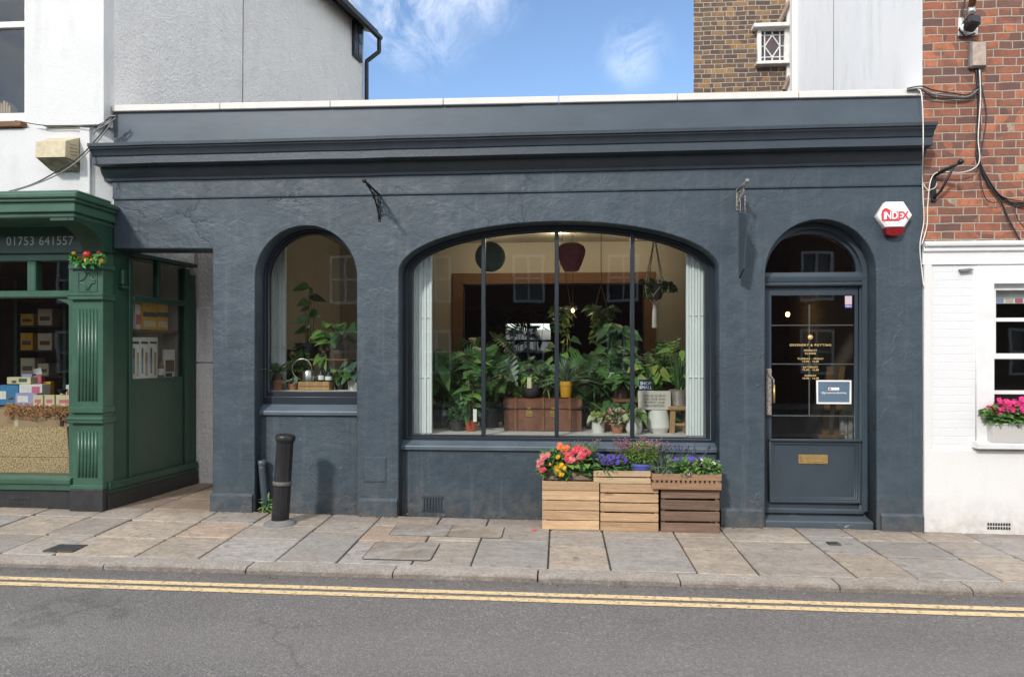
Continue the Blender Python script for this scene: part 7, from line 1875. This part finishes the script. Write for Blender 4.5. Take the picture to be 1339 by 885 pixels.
# shelves with packets deeper inside
t = T('display_shelves', 'dark shelving inside the green shop behind the window', 'shelves', (-5.5, 2.0, .2))
m = MB(); xs0, xs1 = WX(20, 1.6), WX(84, 1.6)
for z in (.9, 1.3, 1.62, 1.93, 2.25): m.box(xs0, xs1, 1.6, 1.95, z - .02, z, .002)
m.build('shelf_board', M['darkwood'], t)
m = MB()
for x in (xs0, xs1): m.box(x - .02, x + .02, 1.6, 1.95, .2, 2.5, .002)
m.build('upright', M['green_shaded'], t)
r = random.Random(6); n = 0
for z in (1.3, 1.62, 1.93):
    x = xs0 + .05
    while x < xs1 - .2:
        w = r.uniform(.14, .2); h = r.uniform(.14, .24); mt = r.choice(['pack_cream', 'card', 'pack_yellow', 'pack_cream'])
        n += 1
        pos = ('first', 'second', 'third', 'fourth', 'fifth', 'sixth', 'seventh')[int((x - xs0) / .23) % 7]
        col = {'pack_cream': 'cream', 'card': 'brown', 'pack_yellow': 'ochre'}[mt]
        t = T('boxed_goods', '%s box %s from the left on the %s dim shelf inside the green shop' % (col, pos, 'lowest' if z < 1.5 else 'middle' if z < 1.8 else 'top'), 'box', (x + w / 2, 1.7, z), group='boxes on the dim shelves in the green shop')
        m = MB(); m.box(x, x + w, 1.62, 1.8, z + .001, z + h, .003); m.build('carton', M[mt], t)
        m = MB(); m.box(x + w * .15, x + w * .85, 1.6185, 1.62, z + h * .3, z + h * .55); m.build('printed_band', M[r.choice(['pack_pink', 'crate_dark', 'oak'])], t)
        x += .23
# side window goods (u along the side, local y into the shop)
def sbox(name, label, cat, pxa, pxb, pya, pyb, off, dep, mat, bands=(), zb=None, group=None):
    ua, za = SU(pxa, pya, off); ub_, zb2 = SU(pxb, pyb, off); uc = (ua + ub_) / 2
    z1 = SU((pxa + pxb) / 2, pya, off)[1]; z0 = SU((pxa + pxb) / 2, pyb, off)[1] if zb is None else zb
    loc = MS @ Vector((uc, off, z0))
    t = T(name, label, cat, loc, group=group); m = MB(); m.box(ua, ub_, off, off + dep, z0, z1, .002, M=MS); m.build('carton', M[mat], t)
    for (a, b, c_, d_, mt, nm) in bands:
        m = MB(); m.box(ua + (ub_ - ua) * a, ua + (ub_ - ua) * b, off - .002, off, z0 + (z1 - z0) * c_, z0 + (z1 - z0) * d_, M=MS); m.build(nm, M[mt], t)
zsh = zs_ + .001; zbt = zw - .003
for i, (a, b, lab) in enumerate(((187, 205, 'nearer of two yellow packets on the side window shelf'), (205.5, 220, 'farther of two yellow packets on the side window shelf'))):
    sbox('yellow_packet', lab, 'packet', a, b, 394, 431, .09, .08, 'pack_yellow', ((0, 1, .45, .62, 'dark_print', 'dark_band'), (.1, .9, .1, .3, 'pack_cream', 'printed_panel')), zsh)
sbox('pale_packet', 'pale patterned packet left of the yellow packets on the shelf', 'packet', 177, 186, 398, 431, .12, .08, 'pack_white', ((.1, .9, .2, .6, 'pack_pink', 'printed_panel'),), zsh)
for i, (a, b, lab) in enumerate(((172.5, 183, 'nearest of three white paintbrush packs in the side window'), (183.5, 194.5, 'middle one of three white paintbrush packs in the side window'), (195, 206, 'farthest of three white paintbrush packs in the side window'))):
    sbox('brush_pack', lab, 'brush pack', a, b, 441, 494, .06, .03, 'pack_white', ((.14, .34, .12, .50, 'pack_blue', 'brush_handle'), (.14, .34, .50, .74, 'dark_print', 'brush_head'), (.58, .86, .06, .64, 'card', 'wooden_brush'), (.1, .9, .84, .9, 'dark_print', 'printed_title')), zbt, 'paintbrush packs in the side window')
ua, _ = SU(210.5, 480, .08); c = MS @ Vector((ua, .09, zbt)); t = T('bottle', 'brown bottle with pale blue label beside the paintbrush packs', 'bottle', c)
m = MB(); m.lathe([(.035, 0), (.038, .004), (.038, .13), (.02, .16), (.02, .19)], c, 16); m.build('bottle', M['crate_dark'], t)
m = MB(); m.lathe([(.0388, .03), (.0388, .10)], c, 16, cap=False); m.build('label', M['pack_white'], t)
sbox('picture_pack', 'white pack with brown picture at the far end of the side window', 'packet', 215, 229, 457, 494, .08, .03, 'pack_white', ((.1, .9, .2, .62, 'oak', 'printed_picture'), (.1, .7, .02, .15, 'dark_print', 'printed_title')), zbt)

# fruit garland over the capital
p = W(115, 338, YF - .12); c0 = Vector((p.x, YF - .11, p.z))
t = T('fruit_garland', 'painted garland of red and yellow fruit and green leaves on the pilaster top', 'ornament', c0)
for i, (dx, dz, r_, k) in enumerate(((-.135, .045, .028, 'yel_berry'), (-.12, -.035, .030, 'yel_berry'), (-.075, -.012, .036, 'red_berry'), (.005, .035, .048, 'red_berry'), (.0, -.03, .036, 'yel_berry'), (.055, -.022, .028, 'yel_berry'), (.085, -.035, .030, 'red_berry'), (.115, .05, .026, 'red_berry'), (.14, -.025, .034, 'yel_berry'))):
    m = MB(); m.ball(c0 + Vector((dx, -.012 - r_ * .3, dz)), r_ * .82, seg=14, ring=10); m.build('fruit', M[k], t)
m = MB(); r = random.Random(4)
for i in range(120):
    a = r.uniform(-1, 1); leaf(m, c0 + Vector((a * .15, -.012 - .03 * r.random(), -.055 * (1 - a * a) + r.uniform(-.01, .05))), az_dir(r.uniform(0, 6.28), r.uniform(-.9, .6)) + Vector((0, -.5, 0)), Vector((0, -1, .2)), .055, .03, 'ovate', .2, 0)
m.box(c0.x - .15, c0.x + .15, -.16, YF - .04, c0.z - .05, c0.z + .03, .02)
m.build('leaves', M['bright_leaf'], t)

# grit and dead leaves along the wall foot and in the gutter
r = random.Random(77); m = MB()
for i in range(420):
    if r.random() < .62:
        x = r.uniform(-3.4, 3.3); y = -.035 - abs(r.gauss(0, .02))
        for (a_, b_, *_q) in (O1, O2, O3):
            if a_ + .03 < x < b_ - .03: y = .05 + .07 * r.random() - abs(r.gauss(0, .05))
        if O3[0] < x < O3[1]: continue
        z = ground(x, y) + .004
    else:
        x = r.uniform(-5.5, 5); y = -1.55 - abs(r.gauss(0, .05)); z = road_z(x) + .002
    s_ = r.uniform(.004, .013); a = r.uniform(0, 6.28)
    p = [Vector((x + s_ * math.cos(a + k * 1.57 + r.uniform(-.3, .3)) * r.uniform(.6, 1.2), y + s_ * math.sin(a + k * 1.57) * r.uniform(.6, 1.2), z + r.uniform(0, .006))) for k in range(4)]
    m.face(p, mi=r.choice((0, 0, 1, 2)))
o = tag(m.build('debris', [M['bark'], M['grit'], M['card']]), 'scattered grit and dead leaf bits along the wall foot and gutter', 'debris'); o['kind'] = 'stuff'
